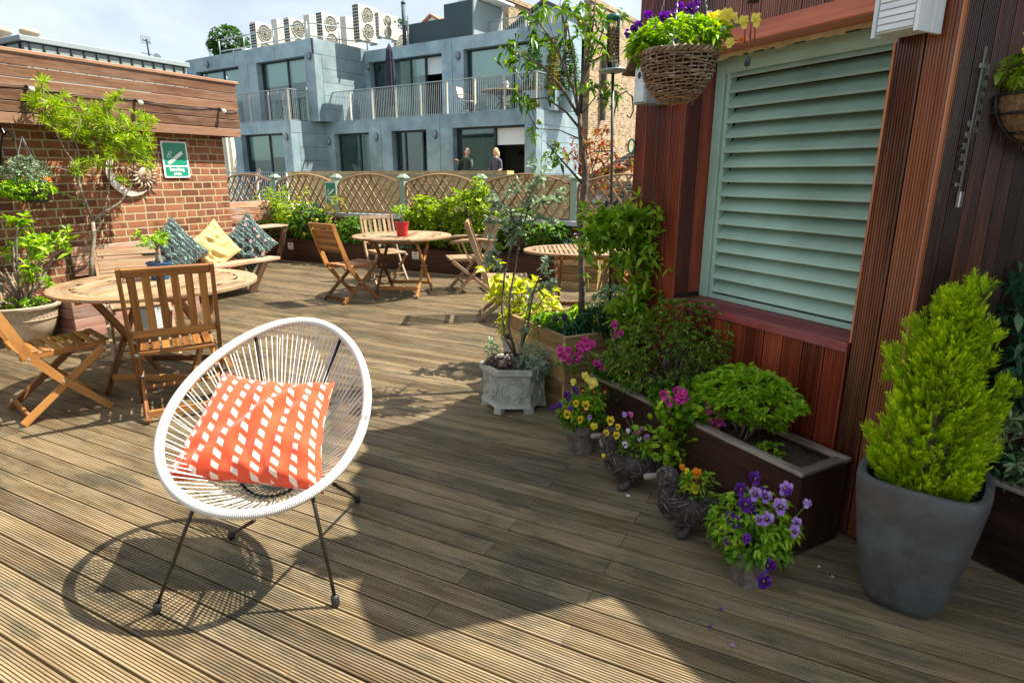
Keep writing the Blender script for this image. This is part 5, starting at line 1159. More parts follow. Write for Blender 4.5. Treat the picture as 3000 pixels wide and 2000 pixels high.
for (px, py) in ((1627, 935), (1655, 930), (1662, 950), (1612, 965)): p = vp(px, py, inbox(.12, .33, 0)); flower(t, p-inbox(.12, .33, .46), CAMD(p)+Vector((0, 0, .3)), 'pansy', 'p_violet', .028)
p = vp(1745, 945, inbox(.3, .12, 0)); flower(t, p-inbox(.12, .33, .46), CAMD(p), 'pansy', 'p_yellow', .024)

# climber on the shed corner
CO = sp(-1.53, .03, 0)
t = thing('jasmine_climber', 'tangled light green climber bushing out round the left corner of the shed', 'climber', tuple(CO))
V = lambda px, py, off=0: vp(px, py, CO, off)-CO
cl = [(1790, 660, 60, 70), (1850, 650, 60, 80), (1740, 690, 40, 40), (1910, 690, 50, 60), (1800, 720, 60, 60), (1870, 740, 60, 60), (1930, 740, 45, 40), (1960, 650, 22, 14), (1955, 780, 30, 24), (1900, 810, 40, 40), (1880, 860, 40, 40), (1860, 900, 40, 40), (1850, 950, 45, 50), (1935, 850, 25, 24), (1985, 800, 18, 12), (1800, 900, 20, 10), (1840, 990, 45, 46), (1900, 930, 30, 24), (1925, 620, 25, 16), (1720, 740, 20, 10)]
PP = []
for px, py, r_, k in cl:
    for _ in range(int(k*.72)): PP.append(V(px+random.gauss(0, r_*.5), py+random.gauss(0, r_*.45), random.gauss(-.10, .07))[:])
PP = np.array(PP); Pw, Dw = whorls(PP, rand_unit(len(PP), .3), 5, 1.05); n = len(Pw); leafmesh('foliage', Pw, Dw, .068*(.65+.6*RNG.random(n)), .027, M['climber'], t, droop=.15)
mb = MB()
for b_ in ([(1880, 1050), (1875, 950), (1870, 850), (1850, 780), (1830, 700)], [(1885, 1050), (1880, 930), (1890, 840), (1920, 760), (1940, 690)], [(1870, 850), (1840, 760), (1780, 690), (1740, 690)], [(1830, 700), (1900, 660), (1955, 650)], [(1880, 900), (1940, 850), (1990, 800)]):
    mb.tube([V(px, py, -.03) for px, py in b_], .006, 6)
mb.build('vines', M['bark'], t, True)

# plants in the long planter: coordinates along it (0 near end .. 1.36 far), depth, z
LPD = Vector((cos(LP), sin(LP), 0)); LPN = Vector((cos(LP-pi/2), sin(LP-pi/2), 0))
def inp(u, v, z=.32): return Vector((PO.x, PO.y, z))+LPD*u+LPN*v
t = thing('azalea', 'wide small leaved bronze green azalea behind the pink pelargoniums', 'shrub', tuple(inp(.90, .17)))
bushy(t, (0, 0, .20), (.36, .20, .21), 1000, 6, .026, .011, 'azalea', base=(0, 0, 0), stems=40, spread=.95, clump=34, r0=.004); bushy(t, (.05, .05, .34), (.25, .17, .20), 420, 6, .026, .011, 'azalea', base=(0, 0, 0), stems=20, spread=.95, clump=16, name='upper_foliage', r0=.004)
t = thing('pieris', 'dome of light green pointed leaf rosettes in the near half of the long planter', 'shrub', tuple(inp(.40, .15)))
RL = Matrix.Rotation(LP, 3, 'Z')
n = 150; u_ = RNG.random(n)*2*pi; q_ = np.sqrt(RNG.random(n)); P = np.stack([cos(0)*np.cos(u_)*q_*.235, np.sin(u_)*q_*.165, .30-.12*q_**2+RNG.normal(size=n)*.012], 1)
n2 = 90; u2_ = RNG.random(n2)*2*pi; z2 = RNG.random(n2); P2 = np.stack([np.cos(u2_)*(.12+.13*z2), np.sin(u2_)*(.08+.09*z2), .07+.15*z2], 1); P = np.concatenate([P, P2]); Pr = P @ np.array(RL).T
D = Pr*A3((1.6, 1.6, 0))+A3((0, 0, .55)); Pw, Dw = whorls(Pr, D, 9, 1.0, .18); n = len(Pw)
leafmesh('foliage', Pw, Dw, .048*(.75+.5*RNG.random(n)), .0165, M['fresh'], t, droop=.2, fold=.22, rnd=np.clip(.2+.5*RNG.random(n)+.3*np.repeat(P[:, 2]/.3, 9)*.6, 0, 1)); stems_mesh('stems', (0, 0, 0), Pr[::7], .005, .002, M['bark'], t)
def pelarg(label, c, hang, flw, seed, r=(.15, .13, .13)):
    t = thing('pelargonium', label, 'flowers', tuple(c), 0, 'pink pelargoniums in the long planter')
    P, D = ellips(150, (0, 0, .06), r, .4); P2 = np.array([(random.gauss(hang[0], .05), random.gauss(hang[1], .05), hang[2]*random.random()) for _ in range(55)]); P = np.concatenate([P, P2]); n = len(P); D = np.concatenate([D, rand_unit(55, 0)])+np.array(LPN)*-.6+A3((0, 0, .35))
    # rounded lobed leaves: small fans of 5 lobes
    Pw = np.repeat(P, 5, 0); D = D/np.linalg.norm(D, axis=1)[:, None]; S = perp(D); U = np.cross(S, D); f = np.tile(np.array([-1.15, -.6, 0, .6, 1.15]), n)[:, None]; roll = np.repeat(RNG.random(n)*6.28, 5)[:, None]
    ax = np.repeat(S, 5, 0)*np.cos(roll)+np.repeat(U, 5, 0)*np.sin(roll); bx = np.cross(np.repeat(D, 5, 0), ax); Dw = ax*np.cos(f)+bx*np.sin(f); sz = np.repeat(.022+.016*RNG.random(n), 5)
    leafmesh('foliage', Pw, Dw, sz, sz*.85, M['green'] if seed else M['fresh'], t, droop=.05, fold=.08, roll=.25, shape=.55, rnd=np.repeat(RNG.random(n), 5))
    Q3 = np.array([(vp(px+random.gauss(0, 20), py+22+random.gauss(0, 16), c, off+.03+random.gauss(0, .03))-Vector(c))[:] for px, py, k, off in flw for _ in range(9)]); n3 = len(Q3); D3 = rand_unit(n3)+np.array(LPN)*-.6+A3((0, 0, .5)); D3 /= np.linalg.norm(D3, axis=1)[:, None]; S3 = perp(D3); B3 = np.cross(D3, S3); f3 = np.tile(np.array([-1.15, -.6, 0, .6, 1.15]), n3)[:, None]
    leafmesh('lower_foliage', np.repeat(Q3, 5, 0), np.repeat(S3, 5, 0)*np.cos(f3)+np.repeat(B3, 5, 0)*np.sin(f3), .030, .024, M['green'] if seed else M['fresh'], t, droop=.05, fold=.08, roll=.25, shape=.55, rnd=np.repeat(RNG.random(n3), 5))
    for (px, py, k, off) in flw:
        for _ in range(k):
            p = vp(px+random.gauss(0, 11), py+random.gauss(0, 9), c, off+random.gauss(0, .012)); flower(t, p-Vector(c), CAMD(p)+Vector((random.gauss(0, .4), random.gauss(0, .4), random.gauss(.2, .3))), 'pansy', 'p_pink', .026, 'p_maroon')
    tips = [vp(px, py, c, off)-Vector(c) for px, py, k, off in flw]; stalks(t, (0, 0, 0), tips, .0022); return t
pelarg('pink pelargonium with lobed leaves at the far end of the long planter', inp(1.24, .10), (-.03, -.06, -.05), [(1727, 1005, 5, -.05), (1662, 1035, 6, -.12), (1678, 1048, 3, -.1), (1760, 1065, 4, -.06), (1700, 1015, 3, -.05), (1800, 975, 3, 0)], 1)
pelarg('pink pelargonium spilling over the middle of the long planter front', inp(.64, .03), (-.06, -.09, -.16), [(2000, 1158, 9, -.06), (1955, 1165, 3, -.06), (2085, 1195, 6, -.03), (2090, 1240, 5, -.06), (2080, 1265, 4, -.07)], 0, (.14, .10, .10))
t = thing('ivy_sprig', 'small sprig of pale lobed leaves rooting in the bare soil of the long planter', 'plant', tuple(inp(.22, .10))); bushy(t, (0, 0, .02), (.06, .05, .03), 26, 4, .024, .02, 'fresh', stems=4, base=(0, 0, 0), r0=.0015)
t = thing('background_filler_plant', 'mixed dark leaves filling the long planter between azalea and pelargoniums', 'plant', tuple(inp(.70, .15))); bushy(t, (0, 0, .07), (.22, .13, .10), 260, 5, .035, .018, 'green', stems=0)

# pansy pots
def pansypot(name, label, loc, h, r_, blooms, tr=(.12, .12, .10), seed=0, stalkn=20):
    t = thing(name, label, 'flower pot', loc); pot(t, [(r_*.70, 0), (r_*.93, h*.72), (r_*1.03, h*.73), (r_*1.07, h), (r_*.97, h), (r_*.93, h*.86)], 'oldterra', 30, soilr=r_*.93, soilz=h*.9)
    c = Vector(loc); bushy(t, (0, 0, h+tr[2]*.75), tr, 150, 5, .033, .014, 'fresh', base=(0, 0, h*.9), stems=24, stemmat='greenstem', r0=.0022, spread=1.0, droop=.3); bushy(t, (0, 0, h+.015), (tr[0]*1.05, tr[1]*1.05, .05), 60, 5, .035, .018, 'green', stems=0, name='lower_foliage')
    tips = []
    for (px, py, mm, s, off, eye) in blooms:
        p = vp(px, py, c, off-.035); flower(t, p-c, CAMD(p)+Vector((random.gauss(0, .25), random.gauss(0, .25), .15+random.gauss(0, .15))), 'pansy', mm, s*1.12, eye); tips.append(p-c)
    stalks(t, (0, 0, h*.9), tips, .0014); return t
E_ = 'p_darkeye'
pansypot('pansy_pot', 'grey clay pot of yellow, violet and maroon pansies beside the hexagonal planter', (-1.085, 2.90, 0), .175, .095, [(1714, 1104, 'p_paleyellow', .026, -.02, None), (1735, 1120, 'p_paleyellow', .028, -.03, None), (1742, 1125, 'p_paleyellow', .022, -.05, None), (1680, 1118, 'p_paleyellow', .018, 0, None), (1662, 1160, 'p_violet', .026, -.06, E_), (1637, 1190, 'p_violet', .026, -.08, E_), (1686, 1145, 'p_violet', .022, -.02, E_), (1618, 1195, 'p_violet', .018, -.06, E_), (1716, 1187, 'p_yellow', .024, -.10, E_), (1687, 1180, 'p_yellow', .018, -.10, E_), (1662, 1212, 'p_yellow', .022, -.10, E_), (1700, 1228, 'p_yellow', .018, -.11, E_), (1740, 1250, 'p_yellow', .022, -.12, None), (1738, 1146, 'p_maroon', .017, -.04, 'p_yellow'), (1772, 1145, 'p_maroon', .018, -.02, 'p_yellow'), (1706, 1142, 'p_maroon', .018, -.02, 'p_yellow'), (1714, 1200, 'p_maroon', .016, -.11, None), (1670, 1196, 'p_violet', .014, -.1, None), (1728, 1222, 'p_lilac', .013, -.1, None)])
pansypot('pansy_pot', 'stained clay pot overflowing with violet and lilac pansies in front of the long planter', (-.135, 2.15, 0), .155, .085, [(2210, 1400, 'p_violet', .024, 0, E_), (2170, 1432, 'p_violet', .024, 0, E_), (2183, 1480, 'p_violet', .030, -.04, E_), (2155, 1528, 'p_violet', .024, -.06, E_), (2137, 1515, 'p_violet', .022, -.04, E_), (2215, 1445, 'p_lilac', .024, -.02, E_), (2245, 1455, 'p_lilac', .022, 0, E_), (2305, 1432, 'p_lilac', .026, .02, E_), (2310, 1440, 'p_violet', .016, .0, None), (2285, 1482, 'p_lilac', .028, -.03, E_), (2250, 1520, 'p_lilac', .024, -.06, E_), (2225, 1522, 'p_lilac', .018, -.06, E_), (2328, 1555, 'p_lilac', .020, -.04, E_), (2335, 1530, 'p_lilac', .018, -.02, E_), (2365, 1475, 'p_lilac', .016, .03, None), (2187, 1577, 'p_violet', .018, -.08, None), (2255, 1658, 'p_violet', .026, -.10, E_), (2238, 1706, 'p_violet', .028, -.11, E_), (2235, 1440, 'p_violet', .018, .01, E_), (2200, 1500, 'p_violet', .02, -.02, E_), (2130, 1585, 'p_violet', .013, -.07, None)], (.15, .14, .11))

# wicker ducks
def duck(label, loc, rz, blooms, bill2=False):
    t = thing('wicker_duck_planter', label, 'duck planter', loc, radians(rz), 'wicker duck planters')
    body = [(-.115, .0, .165), (-.09, 0, .135), (-.04, 0, .118), (.01, 0, .115), (.05, 0, .125), (.075, 0, .155), (.082, 0, .19), (.088, 0, .215)]; rad_ = [.022, .05, .074, .078, .066, .042, .028, .026]
    mb = MB(); mb.tube(body, rad_, 16); mb.tube([(.085, 0, .212), (.092, 0, .238), (.096, 0, .262), (.093, 0, .278)], [.026, .040, .036, .012], 14); mb.build('body', M['twig'], t, True)
    # loose twigs wrapped over the body
    for nm, mt_, cnt in (('woven_twigs', 'twig', 700), ('pale_twigs', 'twig2', 260)):
        tw = MB(); rd = random.Random(len(label)+cnt)
        for _ in range(cnt):
            if rd.random() < .74: i = rd.uniform(0, 6.2); c0 = Vector(body[int(i)]).lerp(Vector(body[int(i)+1]), i % 1); rr_ = rad_[int(i)]*(1-i % 1)+rad_[int(i)+1]*(i % 1)
            else: c0 = Vector((.092, 0, .245)); rr_ = .040
            d = Vector((rd.gauss(0, 1), rd.gauss(0, 1), rd.gauss(0, 1))).normalized(); tn = d.cross(Vector((rd.gauss(0, 1), rd.gauss(0, 1), rd.gauss(0, 1)))).normalized(); L = rd.uniform(.02, .045)
            p = [c0+(d+tn*(s*L/rr_)).normalized()*(rr_*1.03+.002+.004*rd.random()) for s in (-1, -.3, .4, 1)]; tw.tube(p, .0013+.0010*rd.random(), 4, cap=False)
        tw.build(nm, M[mt_], t, True)
    mb = MB(); mb.tube([(.125, 0, .248), (.150, 0, .243), (.178, 0, .236), (.186, 0, .234)], [.012, .0115, .0135, .009], 9)
    for k in range(11): x = .127+k*.0052; mb.tube([(x, cos(a_)*.0135, .2475-(x-.127)*.2+sin(a_)*.0125) for a_ in [i/10*2*pi for i in range(10)]], .0012, 4, closed=True)
    if bill2: mb.tube([(.14, 0, .235), (.135, .005, .215), (.13, .008, .190)], [.006, .011, .009], 8)
    mb.build('bill', plain('pale_wrapped_bill', (.24, .21, .175), .7, .2, 60), t, True)
    for s in (-1, 1):
        mb = MB(); mb.lathe([(.001, -.006), (.006, 0), (.001, .006)], (.108, s*.036, .256), 8, closed_top=True); mb.build('eye', M['rubberblack'], t, True)
        mb = MB(); mb.tube([(-.005, s*.038, .06), (0, s*.042, .03), (.012, s*.045, .016), (.045, s*.05, .012)], [.02, .018, .024, .017], 8); mb.build('foot', M['twig'], t, True)
    mb = MB(); mb.lathe([(.001, 0), (.055, 0)], (-.02, 0, .178), 16); mb.build('soil', M['soil'], t)
    bushy(t, (-.03, 0, .22), (.075, .06, .055), 46, 5, .032, .011, 'fresh', base=(-.02, 0, .175), stems=14, stemmat='greenstem', r0=.0018, droop=.3)
    c = Vector(loc); Ri = Matrix.Rotation(-radians(rz), 3, 'Z'); tips = []
    for (px, py, mm, s, off, eye) in blooms:
        p = vp(px, py, c, off); q_ = Ri @ (p-c); d = Ri @ (CAMD(p)+Vector((random.gauss(0, .2), random.gauss(0, .2), .2))); flower(t, q_, d, 'pansy', mm, s, eye); tips.append(q_)
    stalks(t, (-.02, 0, .18), tips, .0014); return t
duck('dark wicker duck planter with yellow, white and lilac pansies, the farther one', (-.74, 2.63, 0), 190, [(1788, 1232, 'p_yellow', .024, -.02, E_), (1776, 1268, 'p_yellow', .018, -.05, E_), (1806, 1275, 'p_yellow', .020, -.05, E_), (1810, 1250, 'p_yellow', .016, -.02, E_), (1830, 1215, 'p_lilac', .016, 0, None), (1848, 1214, 'p_pink', .016, 0, None), (1868, 1262, 'p_pink', .018, 0, None), (1882, 1258, 'p_violet', .014, 0, None), (1895, 1282, 'p_lilac', .018, 0, E_), (1830, 1302, 'p_white', .018, -.05, E_), (1840, 1262, 'p_white', .014, 0, None), (1873, 1286, 'p_white', .012, 0, None), (1768, 1335, 'p_yellow', .012, -.06, None)], True)
duck('dark wicker duck planter with yellow and orange pansies, the nearer one', (-.405, 2.36, 0), 195, [(2000, 1427, 'p_orange', .022, 0, None), (2040, 1425, 'p_orange', .022, 0, None), (2037, 1437, 'p_yellow', .024, -.05, E_), (2038, 1430, 'p_orange', .02, .01, None), (1978, 1370, 'p_orange', .014, 0, None), (2015, 1432, 'p_maroon', .018, -.02, E_)] and [(2042, 1386, 'p_orange', .024, -.01, None), (2038, 1433, 'p_yellow', .023, -.05, E_), (2018, 1424, 'p_yellow', .017, -.03, E_), (2050, 1418, 'p_maroon', .018, -.02, E_), (1998, 1368, 'p_orange', .014, 0, None), (2012, 1378, 'p_yellow', .013, 0, None), (2036, 1412, 'p_maroon', .015, -.02, None)])

# --- big grey pot with golden cypress
BP_ = Vector((.362, 2.285, 0)); t = thing('potted_cypress', 'golden green cypress in a tall tapering dark grey pot', 'potted conifer', tuple(BP_), radians(-12)); t.scale = (.92, .92, .92)
pot(t, [(.080, 0), (.105, .010), (.130, .055), (.154, .15), (.176, .28), (.193, .42), (.203, .515), (.201, .530), (.192, .536), (.176, .534), (.170, .50)], 'bigpot', 64, soilr=.172, soilz=.47, power=4.2)
mb = MB(); mb.tube([(0, 0, .45), (0, 0, .8), (0, .01, 1.1)], [.012, .007, .003], 8)
def crown(z): u = (z-.47)/.70; return max(.012, .198*(1-u)**.80*(min(1, .52+u*2.6)))
PP = []; DD = []; nb = 2300
for k in range(nb):
    z = .47+.70*random.random()**1.25; a_ = random.random()*2*pi; lump = 1+.18*sin(a_*3+z*19)+.13*sin(a_*5-z*31); r_ = crown(z)*lump*(.5+.5*random.random()**.5)
    PP.append((cos(a_)*r_, sin(a_)*r_, z)); DD.append((cos(a_)*.75, sin(a_)*.75, .75+.5*random.random()))
for (lx, ly, lz, ln_) in ((.03, .0, 1.12, 60), (-.035, .01, 1.08, 40), (.09, 0, .98, 40), (-.10, 0, .98, 40), (.16, 0, .80, 40), (-.15, 0, .86, 40)):
  for k in range(ln_):
    z = lz+.14*random.random()-.04; PP.append((lx+random.gauss(0, .016), ly+random.gauss(0, .016), z)); DD.append((random.gauss(0, .25)+lx*2, random.gauss(0, .25), 1))
PP = np.array(PP); DD = np.array(DD); DD /= np.linalg.norm(DD, axis=1)[:, None]; nS = len(PP); KK = 15
S = perp(DD); rl = RNG.random(nS)[:, None]*6.28; U = np.cross(S, DD); S = S*np.cos(rl)+U*np.sin(rl)
B = []; D = []; Ls = []; SL = .052*(.7+.6*RNG.random(nS))[:, None]
for k in range(KK):
    if k == 0: B.append(PP); D.append(DD); Ls.append(SL[:, 0]*1.15); continue
    u = (k-.5)/KK; sgn = 1 if k % 2 else -1; B.append(PP+DD*SL*u*.95); d = DD*.78+S*sgn*.62+RNG.normal(size=(nS, 3))*.10; D.append(d); Ls.append(SL[:, 0]*(.62-.42*u))
B = np.concatenate(B); D = np.concatenate(D); Ls = np.concatenate(Ls); rn = np.tile(RNG.random(nS), KK)*.55+np.repeat(np.linspace(.1, .45, KK), nS)
leafmesh('foliage', B, D, Ls, .0058, M['cypress'], t, droop=.0, fold=.05, rnd=rn, simple=True)
for k in range(24): z = .5+.6*random.random(); a_ = random.random()*6.28; r_ = crown(z)*.8; mb.tube([(0, 0, z-.06), (cos(a_)*r_, sin(a_)*r_, z)], [.004, .002], 5)
mb.build('branches', M['bark'], t, True)

# --- right edge: euphorbia-like plant, ladder trellis, jasmine
t = thing('euphorbia', 'dull green plant with narrow pale edged leaf rosettes at the right edge', 'shrub', tuple(sp(.50, -.50, .30)))
n = 95; P, D = ellips(n, (0, 0, .14), (.30, .17, .17), .5); D = D+A3((0, 0, .9)); Pw, Dw = whorls(P, D, 11, 1.05, .2); leafmesh('foliage', Pw, Dw, .058*(.8+.4*RNG.random(len(Pw))), .012, M['varieg'], t, droop=.15, fold=.2); bushy(t, (0, 0, .08), (.28, .15, .1), 140, 6, .045, .012, 'bluegreen', stems=12, base=(0, 0, 0), name='inner_foliage')
t = thing('ladder_trellis', 'weathered grey wooden ladder trellis leaning behind the euphorbia', 'trellis', (0, 0, 0))
lo, hi = sp(.315, -.55, .30), sp(.335, -.74, 1.35); lo2, hi2 = sp(.62, -.55, .30), sp(.60, -.74, 1.35)
for a_, b_ in ((lo, hi), (lo2, hi2)): mb = MB(); mb.bar(a_, b_, .034, .02, tuple(WN), bev=.002); mb.build('upright', M['ladder'], t)
for u in (.16, .36, .62, .86): mb = MB(); mb.bar(lo.lerp(hi, u)-WS*.05+WN*.022, lo2.lerp(hi2, u)+WS*.05+WN*.022, .014, .03, (0, 0, 1)); mb.build('rung', M['ladder'], t)
CJ = sp(.45, -.62, 0); t = thing('jasmine', 'dark shaded climber with oval leaves on the ladder trellis', 'climber', tuple(CJ))
V = lambda px, py, off=0: vp(px, py, CJ, off)-CJ
PP = np.array([V(px+random.gauss(0, 22), py+random.gauss(0, 26), random.gauss(0, .06))[:] for px, py in ((2985, 830), (2960, 930), (2990, 1100), (2960, 1130), (2985, 1160), (2995, 1050), (2940, 1150), (3020, 900), (3040, 1000), (3040, 1100)) for _ in range(9)])
Pw, Dw = whorls(PP, rand_unit(len(PP), .2), 3, 1.1); leafmesh('foliage', Pw, Dw, .072, .032, M['bluegreen'], t, droop=.2); mb = MB(); mb.tube([V(3000, 1250), V(2985, 1100), V(2990, 950), V(2960, 820)], .004, 6); mb.build('vine', M['greenstem'], t, True)
# ------------------------------------------------------------------ things fixed to the shed
# large wicker hanging basket
BK = Vector((-.558, 2.325, 1.752)); t = thing('wicker_hanging_basket', 'large woven willow hanging basket full of violet and yellow pansies', 'hanging basket', tuple(BK))
prof = [(.0, -.06), (.040, -.056), (.066, -.044), (.090, -.020), (.109, .014), (.122, .050), (.130, .09)]
def fr2(u):
    x = u*(len(prof)-1); i = min(int(x), len(prof)-2); f = x-i; return prof[i][0]*(1-f)+prof[i+1][0]*f, prof[i][1]*(1-f)+prof[i+1][1]*f
mb = MB(); rows = 22
for k in range(rows):
    u = .06+.94*(k+.5)/rows; R_, z = fr2(u); ph = k % 2*pi; seg = 140; wv = 17
    mb.tube([(cos(a_)*(R_+.0036*cos(a_*wv+ph)), sin(a_)*(R_+.0036*cos(a_*wv+ph)), z+.0025*sin(a_*5+k*1.7)+random.gauss(0, .0009)) for a_ in [i/seg*2*pi for i in range(seg)]], .0031*(.7+.65*random.random()), 6, closed=True)
for s in range(2): mb.tube([(cos(a_)*(.132+.004*cos(a_*20+s*pi)), sin(a_)*(.132+.004*cos(a_*20+s*pi)), .098+.007*sin(a_*20+s*pi)) for a_ in [i/120*2*pi for i in range(120)]], .0058, 6, closed=True)
for k in range(26): a_ = k/26*2*pi; mb.tube([(cos(a_)*fr2(u)[0]*.985, sin(a_)*fr2(u)[0]*.985, fr2(u)[1]) for u in (.12, .4, .7, 1)], .003, 5)
rd = random.Random(3)
for _ in range(90):
    a_ = rd.random()*6.28; u = .1+.9*rd.random(); R_, z = fr2(u); l = rd.uniform(.1, .3); mb.tube([(cos(a_+l*q)*(R_+.006+.006*q*(q < 1)), sin(a_+l*q)*(R_+.006), z+.012*q*rd.gauss(0, 1)) for q in (0, .5, 1)], .0016, 4)
mb.build('woven_basket', M['wicker'], t, True)
mb = MB(); mb.lathe([(.03, -.045), (.078, -.015), (.112, .05), (.121, .085)], n=28); mb.lathe([(.001, .08), (.119, .08)], n=28); mb.build('liner', M['soil'], t)
mb = MB()
for k in range(3):
    a_ = k*2.094+.6; e = Vector((cos(a_)*.131, sin(a_)*.131, .10)); f_ = Vector((0, 0, .55))
    for j in range(46):
        u0, u1 = j/46, (j+.9)/46; mb.tube([e.lerp(f_, u0)+Vector((.0022*(j % 2), .0022*((j+1) % 2), 0)), e.lerp(f_, u1)], .0018, 4)
mb.build('chain', M['steel'], t)
bushy(t, (0, 0, .15), (.155, .12, .06), 230, 5, .036, .013, 'fresh', base=(0, 0, .08), stems=46, stemmat='greenstem', r0=.002, spread=.95, droop=.25)
bushy(t, (-.1, -.02, .13), (.07, .08, .04), 60, 6, .036, .017, 'fresh', stems=0, name='side_foliage')
bl = [(2023, 30, 'p_violet', .026, -.06, E_), (1992, 22, 'p_violet', .02, -.04, None), (2040, 8, 'p_violet', .018, 0, None), (1902, 43, 'p_violet', .022, 0, None), (1945, 54, 'p_violet', .024, -.03, None), (1970, 52, 'p_violet', .022, -.02, None), (1985, 46, 'p_violet', .02, 0, None), (1915, 70, 'p_violet', .018, -.02, None), (1870, 76, 'p_violet', .018, 0, None), (1857, 92, 'p_violet', .022, -.02, E_), (1842, 100, 'p_violet', .018, 0, None), (1980, 118, 'p_violet', .013, -.1, None), (1875, 100, 'p_violet', .014, 0, None),
      (2050, 52, 'p_lilac', .018, -.04, None), (2078, 44, 'p_lilac', .014, 0, None), (2084, 58, 'p_yellow', .026, -.04, None), (2108, 50, 'p_paleyellow', .022, -.02, None), (2130, 46, 'p_paleyellow', .024, 0, None), (2118, 62, 'p_yellow', .018, -.03, None), (2150, 55, 'p_paleyellow', .022, .02, None), (2178, 66, 'p_paleyellow', .022, 0, None), (2212, 60, 'p_paleyellow', .024, 0, None), (2138, 128, 'p_paleyellow', .018, -.08, None), (2092, 94, 'p_white', .012, -.06, None), (2118, 88, 'p_white', .013, -.06, None), (2135, 80, 'p_paleyellow', .016, 0, None), (2172, 118, 'p_orange', .010, 0, None)]
tips = []
for (px, py, mm, s, off, eye) in bl:
    p = vp(px, py, BK, off); flower(t, p-BK, CAMD(p)+Vector((random.gauss(0, .4), random.gauss(0, .4), random.gauss(.2, .2))), 'pansy', mm, s*1.05, eye); tips.append(p-BK)
stalks(t, (0, 0, .09), tips, .0016)

# wind chime
CH = sp(-.62, .33, 0); c_ = vp(2200, 100, CH); t = thing('wind_chime', 'small wind chime with reddish tubes and a pewter charm hanging by the louvre', 'wind chime', tuple(c_))
V = lambda px, py: vp(px, py, CH)-c_
mb = MB(); p = V(2205, 8); mb.lathe([(.024, 0), (.022, .012), (.004, .024)], tuple(p), 16, closed_top=True); mb.tube([p, p+Vector((0, 0, .3))], .001, 4); mb.build('canopy', M['blackmetal'], t, True)
for (px, y0, y1) in ((2185, 22, 128), (2202, 15, 118), (2214, 26, 122), (2196, 112, 142)): mb = MB(); mb.tube([V(px, y0), V(px-4, y1)], .0032, 8); mb.build('chime_tube', M['copper'], t, True)
mb = MB(); mb.tube([V(2204, 10), V(2190, 165)], .0007, 4); p = V(2189, 182); mb.lathe([(.001, -.018), (.010, -.014), (.0125, 0), (.010, .012), (.004, .019)], tuple(p), 12, sy=.5, closed_top=True); mb.tube([(p.x+cos(a_)*.011, p.y+sin(a_)*.003, p.z+sin(a_)*.014) for a_ in [i/16*2*pi for i in range(16)]], .002, 5, closed=True); mb.tube([p-Vector((0, 0, .018)), p-Vector((0, 0, .032))], .001, 4); mb.build('charm', M['darkframe'], t, True)

# bird boxes
def wM(s, n, z): return Matrix.Translation(sp(s, n, z)) @ Matrix(((-WN.x*1, WS.x, 0), (-WN.y*1, WS.y, 0), (0, 0, 1))).to_4x4()
t = thing('nest_box', 'grey limed wooden nest box with round hole and bark roof behind the big basket', 'nest box', tuple(sp(-1.318, .0, 1.795)))
bx = lambda mb, s0, s1, n0, n1, z0, z1, **k: mb.box((WS*((s0+s1)/2)+WN*((n0+n1)/2)+UP*((z0+z1)/2)), (abs(s1-s0), abs(n1-n0), abs(z1-z0)), RW, **k)
HS = WO*0
mb = MB(); Vb = []
G_ = [(-.05, 0), (.05, 0), (.05, .17), (0, .24), (-.05, .17)]
for n_ in (.0, .135): Vb += [WS*s+WN*n_+UP*z for s, z in G_]
mb.add(Vb, [(0, 1, 2, 3, 4), (9, 8, 7, 6, 5)]+[(i, 5+i, 5+(i+1) % 5, (i+1) % 5) for i in range(5)]); mb.build('box_body', M['birdgrey'], t)
mb = MB(); pts = [(.036*cos(a_), .150+.036*sin(a_)) for a_ in [i/14*pi for i in range(15)]]+[(-.036, .01), (.036, .01)]; Vb = []
for n_ in (.1352, .147): Vb += [WS*s+WN*n_+UP*z for s, z in pts]
k = len(pts); mb.add(Vb, [tuple(range(k)), tuple(reversed(range(k, 2*k)))]+[(i, k+i, k+(i+1) % k, (i+1) % k) for i in range(k)]); mb.build('front_plate', M['palewood'], t)
mb = MB(); n_ = 18; mb.add([WN*.1478+WS*(.014*cos(i/n_*2*pi))+UP*(.135+.017*sin(i/n_*2*pi)) for i in range(n_)], [tuple(range(n_))]); mb.build('entrance_hole', M['rubberblack'], t)
mb = MB()
for s in (-1, 1):
    pr = [(0, .262), (.045*s, .205), (.075*s, .165), (.105*s, .148)]
    for (x0, z0), (x1, z1) in zip(pr, pr[1:]): mb.bar(WS*x0+UP*z0+WN*.08, WS*x1+UP*z1+WN*.08, .20, .009, tuple(WS*(.6*s)+UP))
mb.build('bark_roof', M['birdroof'], t)
t = thing('white_nest_box', 'pale blue grey clapboard bird house fixed high on the dark brown corner post', 'nest box', tuple(sp(-.03, .02, 1.90)))
mb = MB(); bx(mb, -.055, .075, 0, .12, 0, .34); mb.build('box_body', M['palewood'], t)
mb = MB()
for i in range(15): mb.box((WS*.01+WN*.124+UP*(.014+i*.0215)), (.118, .006, .018), RW @ Matrix.Rotation(.16, 3, 'X'))
mb.build('clapboards', M['palewood'], t)
mb = MB()
for s in (-.060, .080): bx(mb, s-.006, s+.006, -.002, .130, -.012, .34)
for n_ in (.03, .075): bx(mb, .0755, .0765, n_-.0006, n_+.0006, 0, .34)
mb.build('corner_boards', M['palewood'], t)

t = thing('teal_ring', 'small glossy teal ring hanging on the left corner of the red shed', 'ornament', tuple(sp(-1.53, .012, 1.60))); mb = MB(); mb.tube([WS*(cos(a_)*.028)+UP*(sin(a_)*.036) for a_ in [i/24*2*pi for i in range(24)]], .005, 8, closed=True); mb.build('ring', plain('teal_gloss', (.0, .25, .22), .2), t, True)
